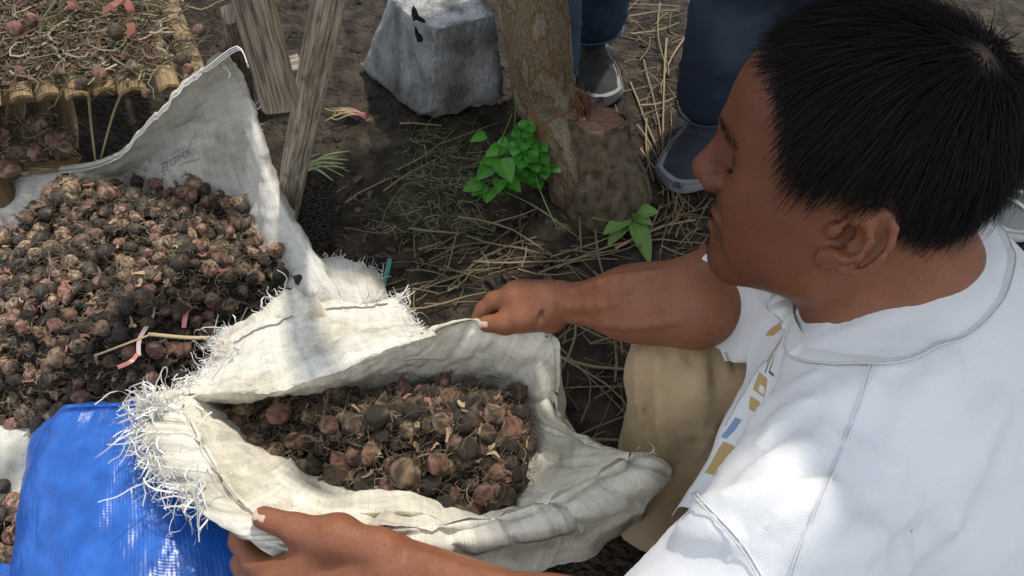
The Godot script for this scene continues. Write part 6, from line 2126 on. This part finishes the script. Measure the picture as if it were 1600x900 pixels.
# ---------------------------------------------------------------- the man with the sack
func seated_man() -> void:
	var o := Vector3(0.33, 0, -0.36)
	var t := base("person", o)
	tag(t, "squatting man in white T-shirt and khaki trousers holding the open sack's rim", "person")
	var hb := Basis(Vector3(-0.9028, -0.1383, -0.4073), Vector3(-0.0303, 0.9650, -0.2606), Vector3(-0.4291, 0.2230, 0.8753))
	var hd := Transform3D(hb.scaled_local(Vector3.ONE * 0.97), Vector3(0.2648, 0.6101, -0.4585))
	var neck: Vector3 = Vector3(0.3255, 0.5189, -0.4254)
	var ls: Vector3 = Vector3(0.2059, 0.4602, -0.2310)
	var le: Vector3 = Vector3(0.1117, 0.3785, -0.1570)
	var lw: Vector3 = Vector3(-0.0946, 0.3675, -0.2497)
	var rs := Vector3(0.36, 0.484, -0.60)
	var re: Vector3 = Vector3(0.1787, 0.4266, -0.4866)
	var rw: Vector3 = Vector3(0.0463, 0.3542, -0.5450)
	var p := head_prims(hd)
	# neck and shoulders
	p.append(cap(hd * Vector3(-0.028, -0.02, 0), neck, 0.056, 0.069, 0.03))
	p.append(cap(hd * Vector3(0.01, -0.06, 0.03), neck + Vector3(-0.055, -0.02, 0.02), 0.02, 0.018, 0.025))
	p.append(cap(hd * Vector3(0.01, -0.06, -0.03), neck + Vector3(-0.055, -0.02, -0.03), 0.02, 0.018, 0.025))
	p.append(cap(neck, ls, 0.05, 0.045, 0.03))
	p.append(cap(neck, rs, 0.05, 0.045, 0.03))
	# arms
	p.append(cap(ls, le, 0.045, 0.04, 0.02))
	p.append(cap(le, le.lerp(lw, 0.35), 0.04, 0.041, 0.03))
	p.append(cap(le.lerp(lw, 0.35), lw, 0.038, 0.0235, 0.03))
	p.append(cap(rs, re, 0.045, 0.0385, 0.02))
	p.append(cap(re, re.lerp(rw, 0.4), 0.0385, 0.0345, 0.03))
	p.append(cap(re.lerp(rw, 0.35), rw, 0.0345, 0.0192, 0.03))
	var whole := p
	var hands := []
	p = hands
	var left_from := 0
	# left hand: thumb on the cloth, fingers under it
	var th := [Vector3(-0.1071, 0.3783, -0.2532), Vector3(-0.1461, 0.3874, -0.2671), Vector3(-0.1827, 0.3877, -0.2737), Vector3(-0.2110, 0.3898, -0.2824)]
	p.append(cap(th[0], th[1], 0.017, 0.0152, 0.018))
	p.append(cap(th[1], th[2], 0.0142, 0.0122, 0.008))
	p.append(cap(th[2], th[3], 0.0122, 0.0098, 0.006))
	var lm := [Vector3(-0.2008, 0.3472, -0.2473), Vector3(-0.1937, 0.3340, -0.2285), Vector3(-0.1827, 0.3199, -0.2116), Vector3(-0.1693, 0.3040, -0.1989)]
	var lf := [[Vector3(-0.2299, 0.3387, -0.2651), Vector3(-0.2440, 0.3418, -0.2813), Vector3(-0.2445, 0.3526, -0.2910)], [Vector3(-0.2324, 0.3194, -0.2483), Vector3(-0.2456, 0.3214, -0.2694), Vector3(-0.2410, 0.3303, -0.2801)], [Vector3(-0.2223, 0.3006, -0.2322), Vector3(-0.2383, 0.3019, -0.2556), Vector3(-0.2325, 0.3117, -0.2672)], [Vector3(-0.2039, 0.2839, -0.2185), Vector3(-0.2202, 0.2852, -0.2388), Vector3(-0.2161, 0.2967, -0.2493)]]
	for k in 4:
		p.append(cap(lw + (lm[k] - lw) * 0.12, lm[k], 0.0192, 0.0138, 0.015))
		p.append(cap(lm[k], lf[k][0], 0.0128 - 0.0008 * k, 0.0108 - 0.0006 * k, 0.006))
		p.append(cap(lf[k][0], lf[k][1], 0.0108 - 0.0006 * k, 0.0092 - 0.0005 * k, 0.004))
		p.append(cap(lf[k][1], lf[k][2], 0.0092 - 0.0005 * k, 0.0078 - 0.0004 * k, 0.004))
	p.append(cap(th[1], lm[0], 0.012, 0.011, 0.02))
	p.append(blob(Vector3(-0.1113, 0.3920, -0.2586), Vector3(0.012, 0.009, 0.012), Basis.IDENTITY, 0.016))
	for e in [0.0, 0.18, 0.36]:
		var c: Vector3 = th[2].lerp(th[1], e - 0.1)
		p.append(cap(c + Vector3(-0.004, 0.0125, 0.010), c + Vector3(0.006, 0.0135, -0.002), 0.0009, 0.0007, 0.0016, true))
	p.append(cap(lw + Vector3(-0.01, 0.016, -0.004), th[1] + Vector3(0.004, 0.011, 0.0), 0.005, 0.0035, 0.010))
	p.append(cap(lw + Vector3(-0.01, 0.018, 0.012), lm[1].lerp(lm[0], 0.4) + Vector3(0.006, 0.012, 0.004), 0.0045, 0.004, 0.010))
	var left_to := hands.size()
	var right_from := left_to
	# right hand: thumb in front of the rim, fingers behind it
	var tr := [Vector3(0.0294, 0.3495, -0.5363), Vector3(0.0126, 0.3439, -0.5327), Vector3(-0.0071, 0.3355, -0.5320), Vector3(-0.0285, 0.3303, -0.5351)]
	p.append(cap(tr[0], tr[1], 0.018, 0.0155, 0.014))
	p.append(cap(tr[1], tr[2], 0.0145, 0.0125, 0.008))
	p.append(cap(tr[2], tr[3], 0.0125, 0.0095, 0.006))
	var rm := [Vector3(0.0000, 0.3445, -0.5584), Vector3(0.0044, 0.3384, -0.5728), Vector3(0.0118, 0.3285, -0.5828), Vector3(0.0209, 0.3174, -0.5882)]
	var rf := [[Vector3(-0.0203, 0.3359, -0.5636), Vector3(-0.0327, 0.3254, -0.5589), Vector3(-0.0386, 0.3178, -0.5529)], [Vector3(-0.0192, 0.3146, -0.5694), Vector3(-0.0237, 0.3032, -0.5558), Vector3(-0.0161, 0.3020, -0.5419)], [Vector3(-0.0090, 0.2988, -0.5724), Vector3(-0.0090, 0.2895, -0.5550), Vector3(0.0000, 0.2910, -0.5428)], [Vector3(0.0045, 0.2906, -0.5750), Vector3(0.0060, 0.2847, -0.5586), Vector3(0.0134, 0.2853, -0.5469)]]
	for k in 4:
		p.append(cap(rw + (rm[k] - rw) * 0.12, rm[k], 0.0178, 0.0132, 0.014))
		p.append(cap(rm[k], rf[k][0], 0.0125 - 0.0008 * k, 0.0106 - 0.0006 * k, 0.006))
		p.append(cap(rf[k][0], rf[k][1], 0.0106 - 0.0006 * k, 0.0092 - 0.0005 * k, 0.004))
		p.append(cap(rf[k][1], rf[k][2], 0.0092 - 0.0005 * k, 0.0078 - 0.0004 * k, 0.004))
	p.append(cap(Vector3(0.0367, 0.3430, -0.5378), Vector3(0.0437, 0.3402, -0.5346), 0.019, 0.016, 0.012))
	for k in 4:
		p.append(blob(rm[k] + Vector3(0.0, 0.0095, 0.002), Vector3(0.0075, 0.006, 0.0065), Basis.IDENTITY, 0.008))
		p.append(cap(rw + Vector3(-0.012, 0.014, 0.004 - 0.004 * k), rm[k] + Vector3(0.006, 0.009, 0.0), 0.004, 0.0034, 0.008))
	# creases at the wrist and thumb joints
	p.append(cap(Vector3(0.0275, 0.3515, -0.5137), Vector3(0.0330, 0.3629, -0.5274), 0.002, 0.0015, 0.006, true))
	for e in [[Vector3(0.0550, 0.3736, -0.5400), Vector3(0.0995, 0.4061, -0.5322), Vector3(0.1451, 0.4426, -0.5135)], [Vector3(0.0536, 0.3656, -0.5306), Vector3(0.0862, 0.3899, -0.5129), Vector3(0.1262, 0.4276, -0.4956)], [Vector3(0.0688, 0.3568, -0.5200), Vector3(0.1230, 0.3930, -0.4855), Vector3(0.1620, 0.4201, -0.4711)]]:
		crease(whole, e, 0.0042, 0.006, 0.62)
	for e in [[Vector3(-0.0828, 0.4026, -0.2480), Vector3(-0.0408, 0.4032, -0.2332), Vector3(0.0000, 0.4083, -0.2237)], [Vector3(-0.0777, 0.3949, -0.2388), Vector3(-0.0306, 0.3973, -0.2261), Vector3(0.0150, 0.3987, -0.2122)]]:
		crease(whole, e, 0.0042, 0.006, 0.62)
	whole.append(blob(rw + Vector3(0.006, 0.012, -0.010), Vector3(0.010, 0.009, 0.009), Basis.IDENTITY, 0.012))
	var right_to := hands.size()
	p = whole
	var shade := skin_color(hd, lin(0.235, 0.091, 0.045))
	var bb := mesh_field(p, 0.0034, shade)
	for hand in [[left_from, left_to, le.lerp(lw, 0.55), lw, 0.033, 0.0225], [right_from, right_to, re.lerp(rw, 0.55), rw, 0.030, 0.0182]]:
		var hp := [cap(hand[2], hand[3], hand[4] * 0.86, hand[5], 0.02)]
		for k in range(hand[0], hand[1]):
			hp.append(hands[k])
		var fine := mesh_field(hp, 0.0023, shade)
		add_copy(bb, fine, Transform3D())
	bb.shift(o)
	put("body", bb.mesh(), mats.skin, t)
	var hm := hair_mesh(hd, 19000, 0.00042)
	hm.shift(o)
	put("hair", hm.mesh(), mats.hair, t)
	nail(t, o, th[2], th[3], Vector3(-0.15, 0.9, 0.35), 0.0085, 0.0105)
	nail(t, o, tr[2], tr[3], Vector3(-0.1, 0.75, 0.66), 0.008, 0.0105)
	face_hair(t, o, hd, p)
	man_clothes(t, o, neck, ls, le, rs, re, p)


func nail(t: Node3D, o: Vector3, joint: Vector3, tip: Vector3, up: Vector3, width: float, r: float) -> void:
	var d := (tip - joint).normalized()
	var n := (up - d * up.dot(d)).normalized()
	var s := d.cross(n)
	var grid := []
	for j in 9:
		var v := j / 8.0
		var line := []
		for k in 9:
			var u := k / 4.0 - 1.0
			var a := u * 0.85 * (1.0 - 0.25 * pow(absf(v - 0.5) * 2.0, 4.0))
			var c := tip + d * (-0.0045 + 0.0115 * v)
			line.append(c - o + (s * sin(a) * width * 0.92 + n * (cos(a) * r * 0.98 + 0.0002)) - n * (0.0022 * v * v + 0.0002))
		grid.append(line)
	put("thumbnail", grid_buf(grid).mesh(), mats.nail, t)


func man_clothes(t: Node3D, o: Vector3, neck: Vector3, ls: Vector3, le: Vector3, rs: Vector3, re: Vector3, body: Array) -> void:
	var white := std(0.9, {"vertex_color_use_as_albedo": true, "rim_enabled": true, "rim": 0.25, "uv1_triplanar": true, "uv1_scale": Vector3(9, 9, 9), "heightmap_enabled": true, "heightmap_texture": mats.sack.heightmap_texture, "heightmap_scale": 0.02, "subsurf_scatter_enabled": true, "subsurf_scatter_strength": 0.05})
	var lat := (ls - rs).normalized()
	var hip := Vector3(0.48, 0.16, -0.35)
	var up := (neck - hip).normalized()
	up = (up - lat * up.dot(lat)).normalized()
	var fwd := up.cross(lat)
	if fwd.x > 0.0:
		fwd = -fwd
	var tb := Basis(lat, up, lat.cross(up))
	var mid := (ls + rs) * 0.5
	var s := []
	s.append(blob(mid - up * 0.13 - fwd * 0.06, Vector3(0.20, 0.20, 0.125), tb, 0.05))
	s.append(blob(mid - up * 0.30 - fwd * 0.03, Vector3(0.175, 0.17, 0.14), tb, 0.06))
	s.append(blob(mid - up * 0.2 + fwd * 0.03, Vector3(0.13, 0.16, 0.07), tb, 0.06))
	s.append(cap(neck - up * 0.03, ls - up * 0.005, 0.066, 0.058, 0.05))
	s.append(cap(neck - up * 0.03, rs - up * 0.005, 0.066, 0.058, 0.05))
	s.append(cap(ls, ls.lerp(le, 0.85), 0.064, 0.070, 0.04))
	var hem_at: Vector3 = Vector3(0.2112, 0.4492, -0.4684)
	var sleeve := (hem_at - rs).normalized()
	var hem_n := (sleeve + Vector3(0.03, 0.3, -0.2)).normalized()
	s.append(cap(rs, hem_at + sleeve * 0.03, 0.058, 0.0515, 0.04))
	s.append(blob(hem_at + hem_n * 0.12, Vector3(0.12, 0.12, 0.12), Basis.IDENTITY, 0.004, true))
	# long soft folds from shoulder to chest
	for e in [[Vector3(0.2646, 0.5236, -0.3299), Vector3(0.2307, 0.4906, -0.3217), Vector3(0.2025, 0.4459, -0.3151), 0.010], [Vector3(0.2476, 0.5064, -0.3094), Vector3(0.2157, 0.4696, -0.2967), Vector3(0.1841, 0.4239, -0.2889), 0.011], [Vector3(0.2087, 0.4705, -0.2667), Vector3(0.1756, 0.4454, -0.2679), Vector3(0.1522, 0.4043, -0.2811), 0.012], [Vector3(0.1767, 0.4860, -0.2229), Vector3(0.1553, 0.4502, -0.2425), Vector3(0.1346, 0.4106, -0.2575), 0.010], [Vector3(0.2299, 0.4922, -0.2614), Vector3(0.2065, 0.4801, -0.2470), Vector3(0.1845, 0.4549, -0.2481), 0.008], [Vector3(0.3350, 0.5360, -0.3448), Vector3(0.2909, 0.5284, -0.3045), Vector3(0.2628, 0.5166, -0.2593), 0.008], [Vector3(0.3689, 0.5173, -0.3225), Vector3(0.3228, 0.5133, -0.2710), Vector3(0.2981, 0.5000, -0.2240), 0.010], [Vector3(0.2709, 0.5180, -0.2300), Vector3(0.2359, 0.5068, -0.2166), Vector3(0.2047, 0.4885, -0.2104), 0.010]]:
		crease(s, [e[0], e[1], e[2]], e[3] * 0.85, 0.014)
	var fd: Vector3 = (Vector3(0.1761, 0.3959, -0.3022) - Vector3(0.2767, 0.5267, -0.3336)).normalized()
	var fc: Vector3 = Vector3(0.1946, 0.4340, -0.3010)
	var paint := func(_p: Vector3, _n: Vector3) -> Color: return Color(0.645, 0.65, 0.66)
	var wrinkle := func(p: Vector3) -> float:
		var along := p.dot(fd)
		var q := (p - fd * along) * 17.0 + fd * along * 2.6
		var r := wob.get_noise_3dv(q)
		var m := smoothstep(0.24, 0.05, p.distance_to(fc)) + 0.22
		return m * (0.008 * r + 0.006 * maxf(0.0, 0.55 - 3.2 * absf(wob.get_noise_3dv(q * 0.8 + Vector3(4, 4, 4))))) + 0.0025 * wob.get_noise_3d(p.x * 9.0, p.y * 9.0, p.z * 5.0) + 0.0008 * wob.get_noise_3dv(p * 34.0)
	var b := mesh_field(s, 0.006, paint, wrinkle)
	b.shift(o)
	put("shirt", b.mesh(), white, t)
	# hem of the far sleeve
	var e1 := hem_n.cross(Vector3.UP).normalized()
	var e2 := e1.cross(hem_n).normalized()
	var hem := []
	for j in 5:
		var line := []
		for k in 48:
			var a := TAU * k / 48.0
			var r := 0.0502 + (0.0022 if j in [1, 2, 3] else 0.0) + (0.0016 if j == 3 else 0.0)
			line.append(hem_at + hem_n * (0.008 - 0.0055 * j) + (e1 * cos(a) + e2 * sin(a)) * (r + 0.002 * sin(a * 3.0)))
		hem.append(line)
	var mb := grid_buf(hem, true, Color(0.645, 0.65, 0.66))
	mb.shift(o)
	put("sleeve_hem", mb.mesh(), white, t)
	# loose front of the shirt, folded outward, with its print
	var rows := [
		[Vector3(0.2276, 0.4648, -0.4543), Vector3(0.2350, 0.4833, -0.4453), Vector3(0.2432, 0.5018, -0.4190), Vector3(0.2439, 0.5034, -0.4054), Vector3(0.2458, 0.5017, -0.3847)],
		[Vector3(0.2185, 0.4347, -0.4263), Vector3(0.2233, 0.4488, -0.4197), Vector3(0.2280, 0.4740, -0.4015), Vector3(0.2346, 0.4822, -0.3863), Vector3(0.2461, 0.4888, -0.3662)],
		[Vector3(0.2114, 0.4123, -0.3996), Vector3(0.2100, 0.4258, -0.3922), Vector3(0.2094, 0.4466, -0.3813), Vector3(0.2207, 0.4565, -0.3620), Vector3(0.2370, 0.4716, -0.3426)],
		[Vector3(0.1925, 0.3880, -0.3706), Vector3(0.1909, 0.4027, -0.3648), Vector3(0.1914, 0.4191, -0.3578), Vector3(0.2038, 0.4325, -0.3412), Vector3(0.2219, 0.4503, -0.3203)],
		[Vector3(0.1736, 0.3615, -0.3389), Vector3(0.1737, 0.3747, -0.3360), Vector3(0.1749, 0.3922, -0.3320), Vector3(0.1865, 0.4061, -0.3175), Vector3(0.2068, 0.4247, -0.2930)],
		[Vector3(0.1463, 0.3301, -0.3094), Vector3(0.1480, 0.3474, -0.3066), Vector3(0.1515, 0.3655, -0.3033), Vector3(0.1665, 0.3789, -0.2913), Vector3(0.1899, 0.4037, -0.2680)]]
	for r in rows:
		r[4] = onto(s, r[4], -0.003)
		var d := field(s, r[3])
		if d < 0.004:
			r[3] = onto(s, r[3], 0.004)
	var fg := surface(rows, 60, 80)
	ruffle(fg, func(_u: float, _v: float, p: Vector3) -> float: return 0.002 * wob.get_noise_3dv(p * 20.0))
	var fb := grid_buf(fg, false, Color(0.645, 0.65, 0.66))
	for j in 81:
		for k in 61:
			fb.uv[j * 61 + k] = Vector2(k / 60.0, j / 80.0)
	fb.shift(o)
	put("shirt_front", fb.mesh(), std(0.9, {"albedo_texture": shirt_print(), "vertex_color_use_as_albedo": true, "rim_enabled": true, "rim": 0.25}), t)
	# stitched seams
	var st := Buf.new()
	for e in [[Vector3(0.2770, 0.5300, -0.3454), Vector3(0.2578, 0.5215, -0.3087), Vector3(0.2315, 0.5074, -0.2639), Vector3(0.2066, 0.4845, -0.2211), Vector3(0.1948, 0.4612, -0.1934)], [Vector3(0.1441, 0.4058, -0.3140), Vector3(0.1505, 0.4549, -0.2636), Vector3(0.1646, 0.4797, -0.2231), Vector3(0.1730, 0.4872, -0.1932)]]:
		var line := []
		for q in resample(e, 60):
			line.append(drop(s, q, wrinkle, 0.0002))
		tube(st, line, 0.0007, 6, Color(0.645, 0.65, 0.66))
		var off := []
		for q in line:
			off.append(q + Vector3(-0.003, 0.0002, 0.001))
		tube(st, off, 0.0006, 5, Color(0.58, 0.59, 0.61))
	st.shift(o)
	put("seam", st.mesh(), white, t)
	# ribbed collar round the neck
	var ring := [Vector3(0.2383, 0.5061, -0.4101), Vector3(0.2404, 0.5165, -0.3759), Vector3(0.2600, 0.5284, -0.3543), Vector3(0.2883, 0.5385, -0.3508), Vector3(0.3236, 0.5484, -0.3689), Vector3(0.3598, 0.5568, -0.4037), Vector3(0.3851, 0.5577, -0.4406), Vector3(0.3908, 0.5391, -0.4884), Vector3(0.3495, 0.5196, -0.5119), Vector3(0.2942, 0.5028, -0.4918), Vector3(0.2549, 0.4938, -0.4500)]
	var loop := resample(ring, 220, true)
	var c := Vector3.ZERO
	for q in loop:
		c += q
	c /= loop.size()
	var cg := []
	for j in 9:
		cg.append([])
	for k in loop.size():
		var q: Vector3 = loop[k]
		var out_ := (q - c)
		out_ = (out_ - up * out_.dot(up)).normalized()
		var high := q.lerp(onto(body, q, 0.0045), 0.5) + up * 0.002
		var flat := onto(s, high.lerp(q, 0.6) + out_ * 0.019 - up * 0.004, 0.0)
		var low := onto(s, flat, wrinkle.call(flat) + 0.003)
		var n := (low - high).cross(loop[(k + 1) % loop.size()] - loop[k]).normalized()
		if n.dot(out_ + up) < 0.0:
			n = -n
		for j in 9:
			var v := j / 8.0
			cg[j].append(high.lerp(low, v) + (out_ * 0.55 + up * 0.8) * 0.0022 * sin(PI * pow(v, 0.8)))
	var cb := grid_buf(cg, true, Color(0.68, 0.685, 0.67))
	for pass_ in 6:
		for j in 9:
			var old: Array = cg[j].duplicate()
			for k in old.size():
				cg[j][k] = (old[k] * 2.0 + old[k - 1] + old[(k + 1) % old.size()]) * 0.25
	var stitch := Buf.new()
	var sl := []
	for q in cg[8]:
		sl.append(q)
	sl.append(sl[0])
	tube(stitch, sl, 0.0007, 5, Color(0.62, 0.625, 0.62))
	stitch.shift(o)
	put("collar_seam", stitch.mesh(), white, t)
	cb.shift(o)
	put("collar", cb.mesh(), white, t)
	# trousers
	var khaki := std(0.9, {"vertex_color_use_as_albedo": true, "heightmap_enabled": true, "heightmap_texture": mats.sack.heightmap_texture, "heightmap_scale": 0.03, "uv1_triplanar": true, "uv1_scale": Vector3(12, 12, 12), "rim_enabled": true, "rim": 0.2})
	var kr: Vector3 = Vector3(0.2055, 0.3083, -0.4934)
	var kl: Vector3 = Vector3(0.1845, 0.1946, -0.2490)
	var hr := Vector3(0.49, 0.17, -0.45)
	var hl := Vector3(0.49, 0.15, -0.25)
	var ar := Vector3(0.195, 0.06, -0.45)
	var al := Vector3(0.40, 0.05, -0.19)
	var q := [cap(hr, kr, 0.09, 0.073, 0.05), cap(kr, ar, 0.071, 0.066, 0.03), cap(hl, kl, 0.09, 0.072, 0.05), cap(kl, al, 0.07, 0.06, 0.03), cap(hr, hl, 0.11, 0.11, 0.06)]
	for e in [[Vector3(0.1412, 0.3256, -0.4984), Vector3(0.1518, 0.2343, -0.4830), Vector3(0.1786, 0.1523, -0.4475), 0.006], [Vector3(0.1577, 0.3450, -0.4905), Vector3(0.1718, 0.2516, -0.4725), Vector3(0.1983, 0.1600, -0.4411), 0.008], [Vector3(0.1759, 0.3553, -0.4872), Vector3(0.1922, 0.2563, -0.4781), Vector3(0.2129, 0.1779, -0.4469), 0.006], [Vector3(0.1977, 0.3635, -0.4813), Vector3(0.2155, 0.2563, -0.4781), Vector3(0.2233, 0.2008, -0.4431), 0.008], [Vector3(0.2229, 0.3635, -0.4813), Vector3(0.2321, 0.2781, -0.4729), Vector3(0.2272, 0.2282, -0.4446), 0.006], [Vector3(0.2408, 0.3776, -0.4671), Vector3(0.2448, 0.3126, -0.4673), Vector3(0.2421, 0.2598, -0.4511), 0.007]]:
		crease(q, [e[0], e[1], e[2]], e[3] * 1.5, 0.006, 0.0)
	var kb := mesh_field(q, 0.007, func(p: Vector3, _n: Vector3) -> Color:
		var g := 1.0 + 0.12 * wob.get_noise_3dv(p * 9.0) + 0.08 * wob.get_noise_3dv(p * 60.0)
		return Color(0.43 * g, 0.31 * g, 0.175 * g), func(p: Vector3) -> float:
		return 0.007 * wob.get_noise_3d(p.x * 20.0, p.y * 4.0, p.z * 20.0))
	kb.shift(o)
	put("trousers", kb.mesh(), khaki, t)
	make_shoe(t, Vector3(ar.x + 0.07, 0, ar.z - 0.01) - o, PI - 0.1, lin(0.03, 0.03, 0.03), lin(0.06, 0.06, 0.06), false, "sandal")
	make_shoe(t, Vector3(al.x + 0.1, 0.0, al.z - 0.02) - o, PI - 0.3, lin(0.03, 0.03, 0.03), lin(0.06, 0.06, 0.06), false, "sandal")


# moves a point on to the surface of a field, or to the given distance outside it
func onto(list: Array, p: Vector3, away := 0.0) -> Vector3:
	for k in 10:
		var d := field(list, p) - away
		var e := 0.002
		var g := Vector3(field(list, p + Vector3(e, 0, 0)) - field(list, p - Vector3(e, 0, 0)), field(list, p + Vector3(0, e, 0)) - field(list, p - Vector3(0, e, 0)), field(list, p + Vector3(0, 0, e)) - field(list, p - Vector3(0, 0, e)))
		if g.length() < 1e-7:
			break
		p -= g.normalized() * d * 0.8
	return p


# the print on the shirt front: ochre blocks, a blue one, thin dark lines
func shirt_print() -> Texture2D:
	var im := Image.create(256, 512, false, Image.FORMAT_RGB8)
	im.fill(Color(1, 1, 1))
	var dark := Color(0.40, 0.41, 0.44)
	var ochre := Color(0.84, 0.71, 0.47)
	var n := noise(91, 0.02, 3)
	var shapes := [[0.34, 0.03, 0.10, 0.13, -0.10, ochre], [0.50, 0.12, 0.055, 0.17, 0.05, ochre], [0.55, 0.34, 0.14, 0.085, 0.05, ochre], [0.60, 0.455, 0.11, 0.055, 0.04, ochre], [0.53, 0.69, 0.14, 0.15, -0.05, ochre], [0.53, 0.57, 0.075, 0.105, -0.05, Color(0.58, 0.69, 0.82)],
		[0.58, 0.13, 0.022, 0.20, 0.05, dark], [0.66, 0.23, 0.022, 0.08, 0.0, dark], [0.66, 0.30, 0.11, 0.014, 0.0, dark], [0.465, 0.28, 0.012, 0.34, 0.02, dark], [0.62, 0.385, 0.06, 0.03, 0.03, Color(1, 1, 1)]]
	for e in shapes:
		for y in range(int(e[1] * 512), int((e[1] + e[3]) * 512)):
			var v: float = (y / 512.0 - e[1]) / e[3]
			var shift: float = e[4] * (v - 0.5) + 0.012 * n.get_noise_2d(y * 1.0, e[0] * 900.0)
			for x in range(maxi(0, int((e[0] + shift) * 256)), mini(255, int((e[0] + e[2] + shift) * 256))):
				im.set_pixel(x, y, e[5])
	return ImageTexture.create_from_image(im)



# eyebrows, lashes, moustache and chin stubble, each hair rooted on the face
func face_hair(t: Node3D, o: Vector3, h: Transform3D, body: Array) -> void:
	var b := Buf.new()
	for z in [-1.0, 1.0]:
		for k in 95:
			var f := rng.randf()
			var q := Vector3(lerpf(0.108, 0.080, f), lerpf(0.0415, 0.044, sin(f * 2.2)) + rng.randfn() * 0.0016, z * lerpf(0.012, 0.050, f))
			hair_on_face(b, h, body, q, Vector3(-0.5, 0.25 - 0.7 * f, z * 0.9), rng.randf_range(0.006, 0.010), 0.00022)
		for k in 90:
			var f := rng.randf()
			var q := Vector3(lerpf(0.096, 0.077, f), 0.0105 + 0.003 * f, z * lerpf(0.021, 0.052, f))
			hair_on_face(b, h, body, q, Vector3(0.9, -0.7, z * 0.4), rng.randf_range(0.004, 0.007), 0.00022)
		for k in 120:
			var f := rng.randf()
			hair_on_face(b, h, body, Vector3(0.112, -0.0315 - 0.010 * f * f + rng.randfn() * 0.0016, z * 0.034 * f), Vector3(0.4, -0.8, z * 0.5), rng.randf_range(0.003, 0.006), 0.0002)
	for k in 130:
		hair_on_face(b, h, body, Vector3(0.108, -0.074 + rng.randfn() * 0.006, rng.randfn() * 0.009), Vector3(0.5, -0.8, 0), rng.randf_range(0.003, 0.006), 0.0002)
	b.shift(o)
	tag(put("facial_hair", b.mesh(), mats.hair, t), "", "", "", "stuff")


func hair_on_face(b: Buf, h: Transform3D, body: Array, q: Vector3, d: Vector3, l: float, w: float) -> void:
	var p := onto(body, h * q, -0.0004)
	var dir := (h.basis * (d + Vector3(rng.randfn(), rng.randfn(), rng.randfn()) * 0.2)).normalized()
	var e := onto(body, p + dir * l * 0.6, 0.0006)
	var c := (e - p).normalized()
	ribbon(b, [p, e, e + (c * 0.6 + dir * 0.4).normalized() * l * 0.4 + (e - h.origin).normalized() * 0.0006], w, (p - h.origin).normalized(), Color(0.008, 0.006, 0.005), Color(0.010, 0.008, 0.007), 0.4)


# a fold that follows the surface of a field under the given points, seen from above the man's left shoulder
func crease(list: Array, pts: Array, r: float, k: float, sunk := 0.6) -> void:
	var line := []
	for p in resample(pts, 7):
		var q := drop(list, p)
		line.append(q + (p - Vector3(0, 1.03, 0)).normalized() * r * sunk)
	for j in 7:
		var a := sin(PI * clampf((j + 0.3) / 7.4, 0.0, 1.0))
		var b := sin(PI * clampf((j + 1.3) / 7.4, 0.0, 1.0))
		list.append(cap(line[j], line[j + 1], r * (0.3 + 0.7 * a), r * (0.3 + 0.7 * b), k))


func drop(list: Array, p: Vector3, wrinkle: Variant = null, away := 0.0) -> Vector3:
	var d := (p - Vector3(0, 1.03, 0)).normalized()
	var q := p - d * 0.16
	for j in 60:
		var f := field(list, q) - away
		if wrinkle != null:
			f -= wrinkle.call(q)
		if f < 0.0003:
			break
		q += d * minf(f * 0.75, 0.02)
	return q
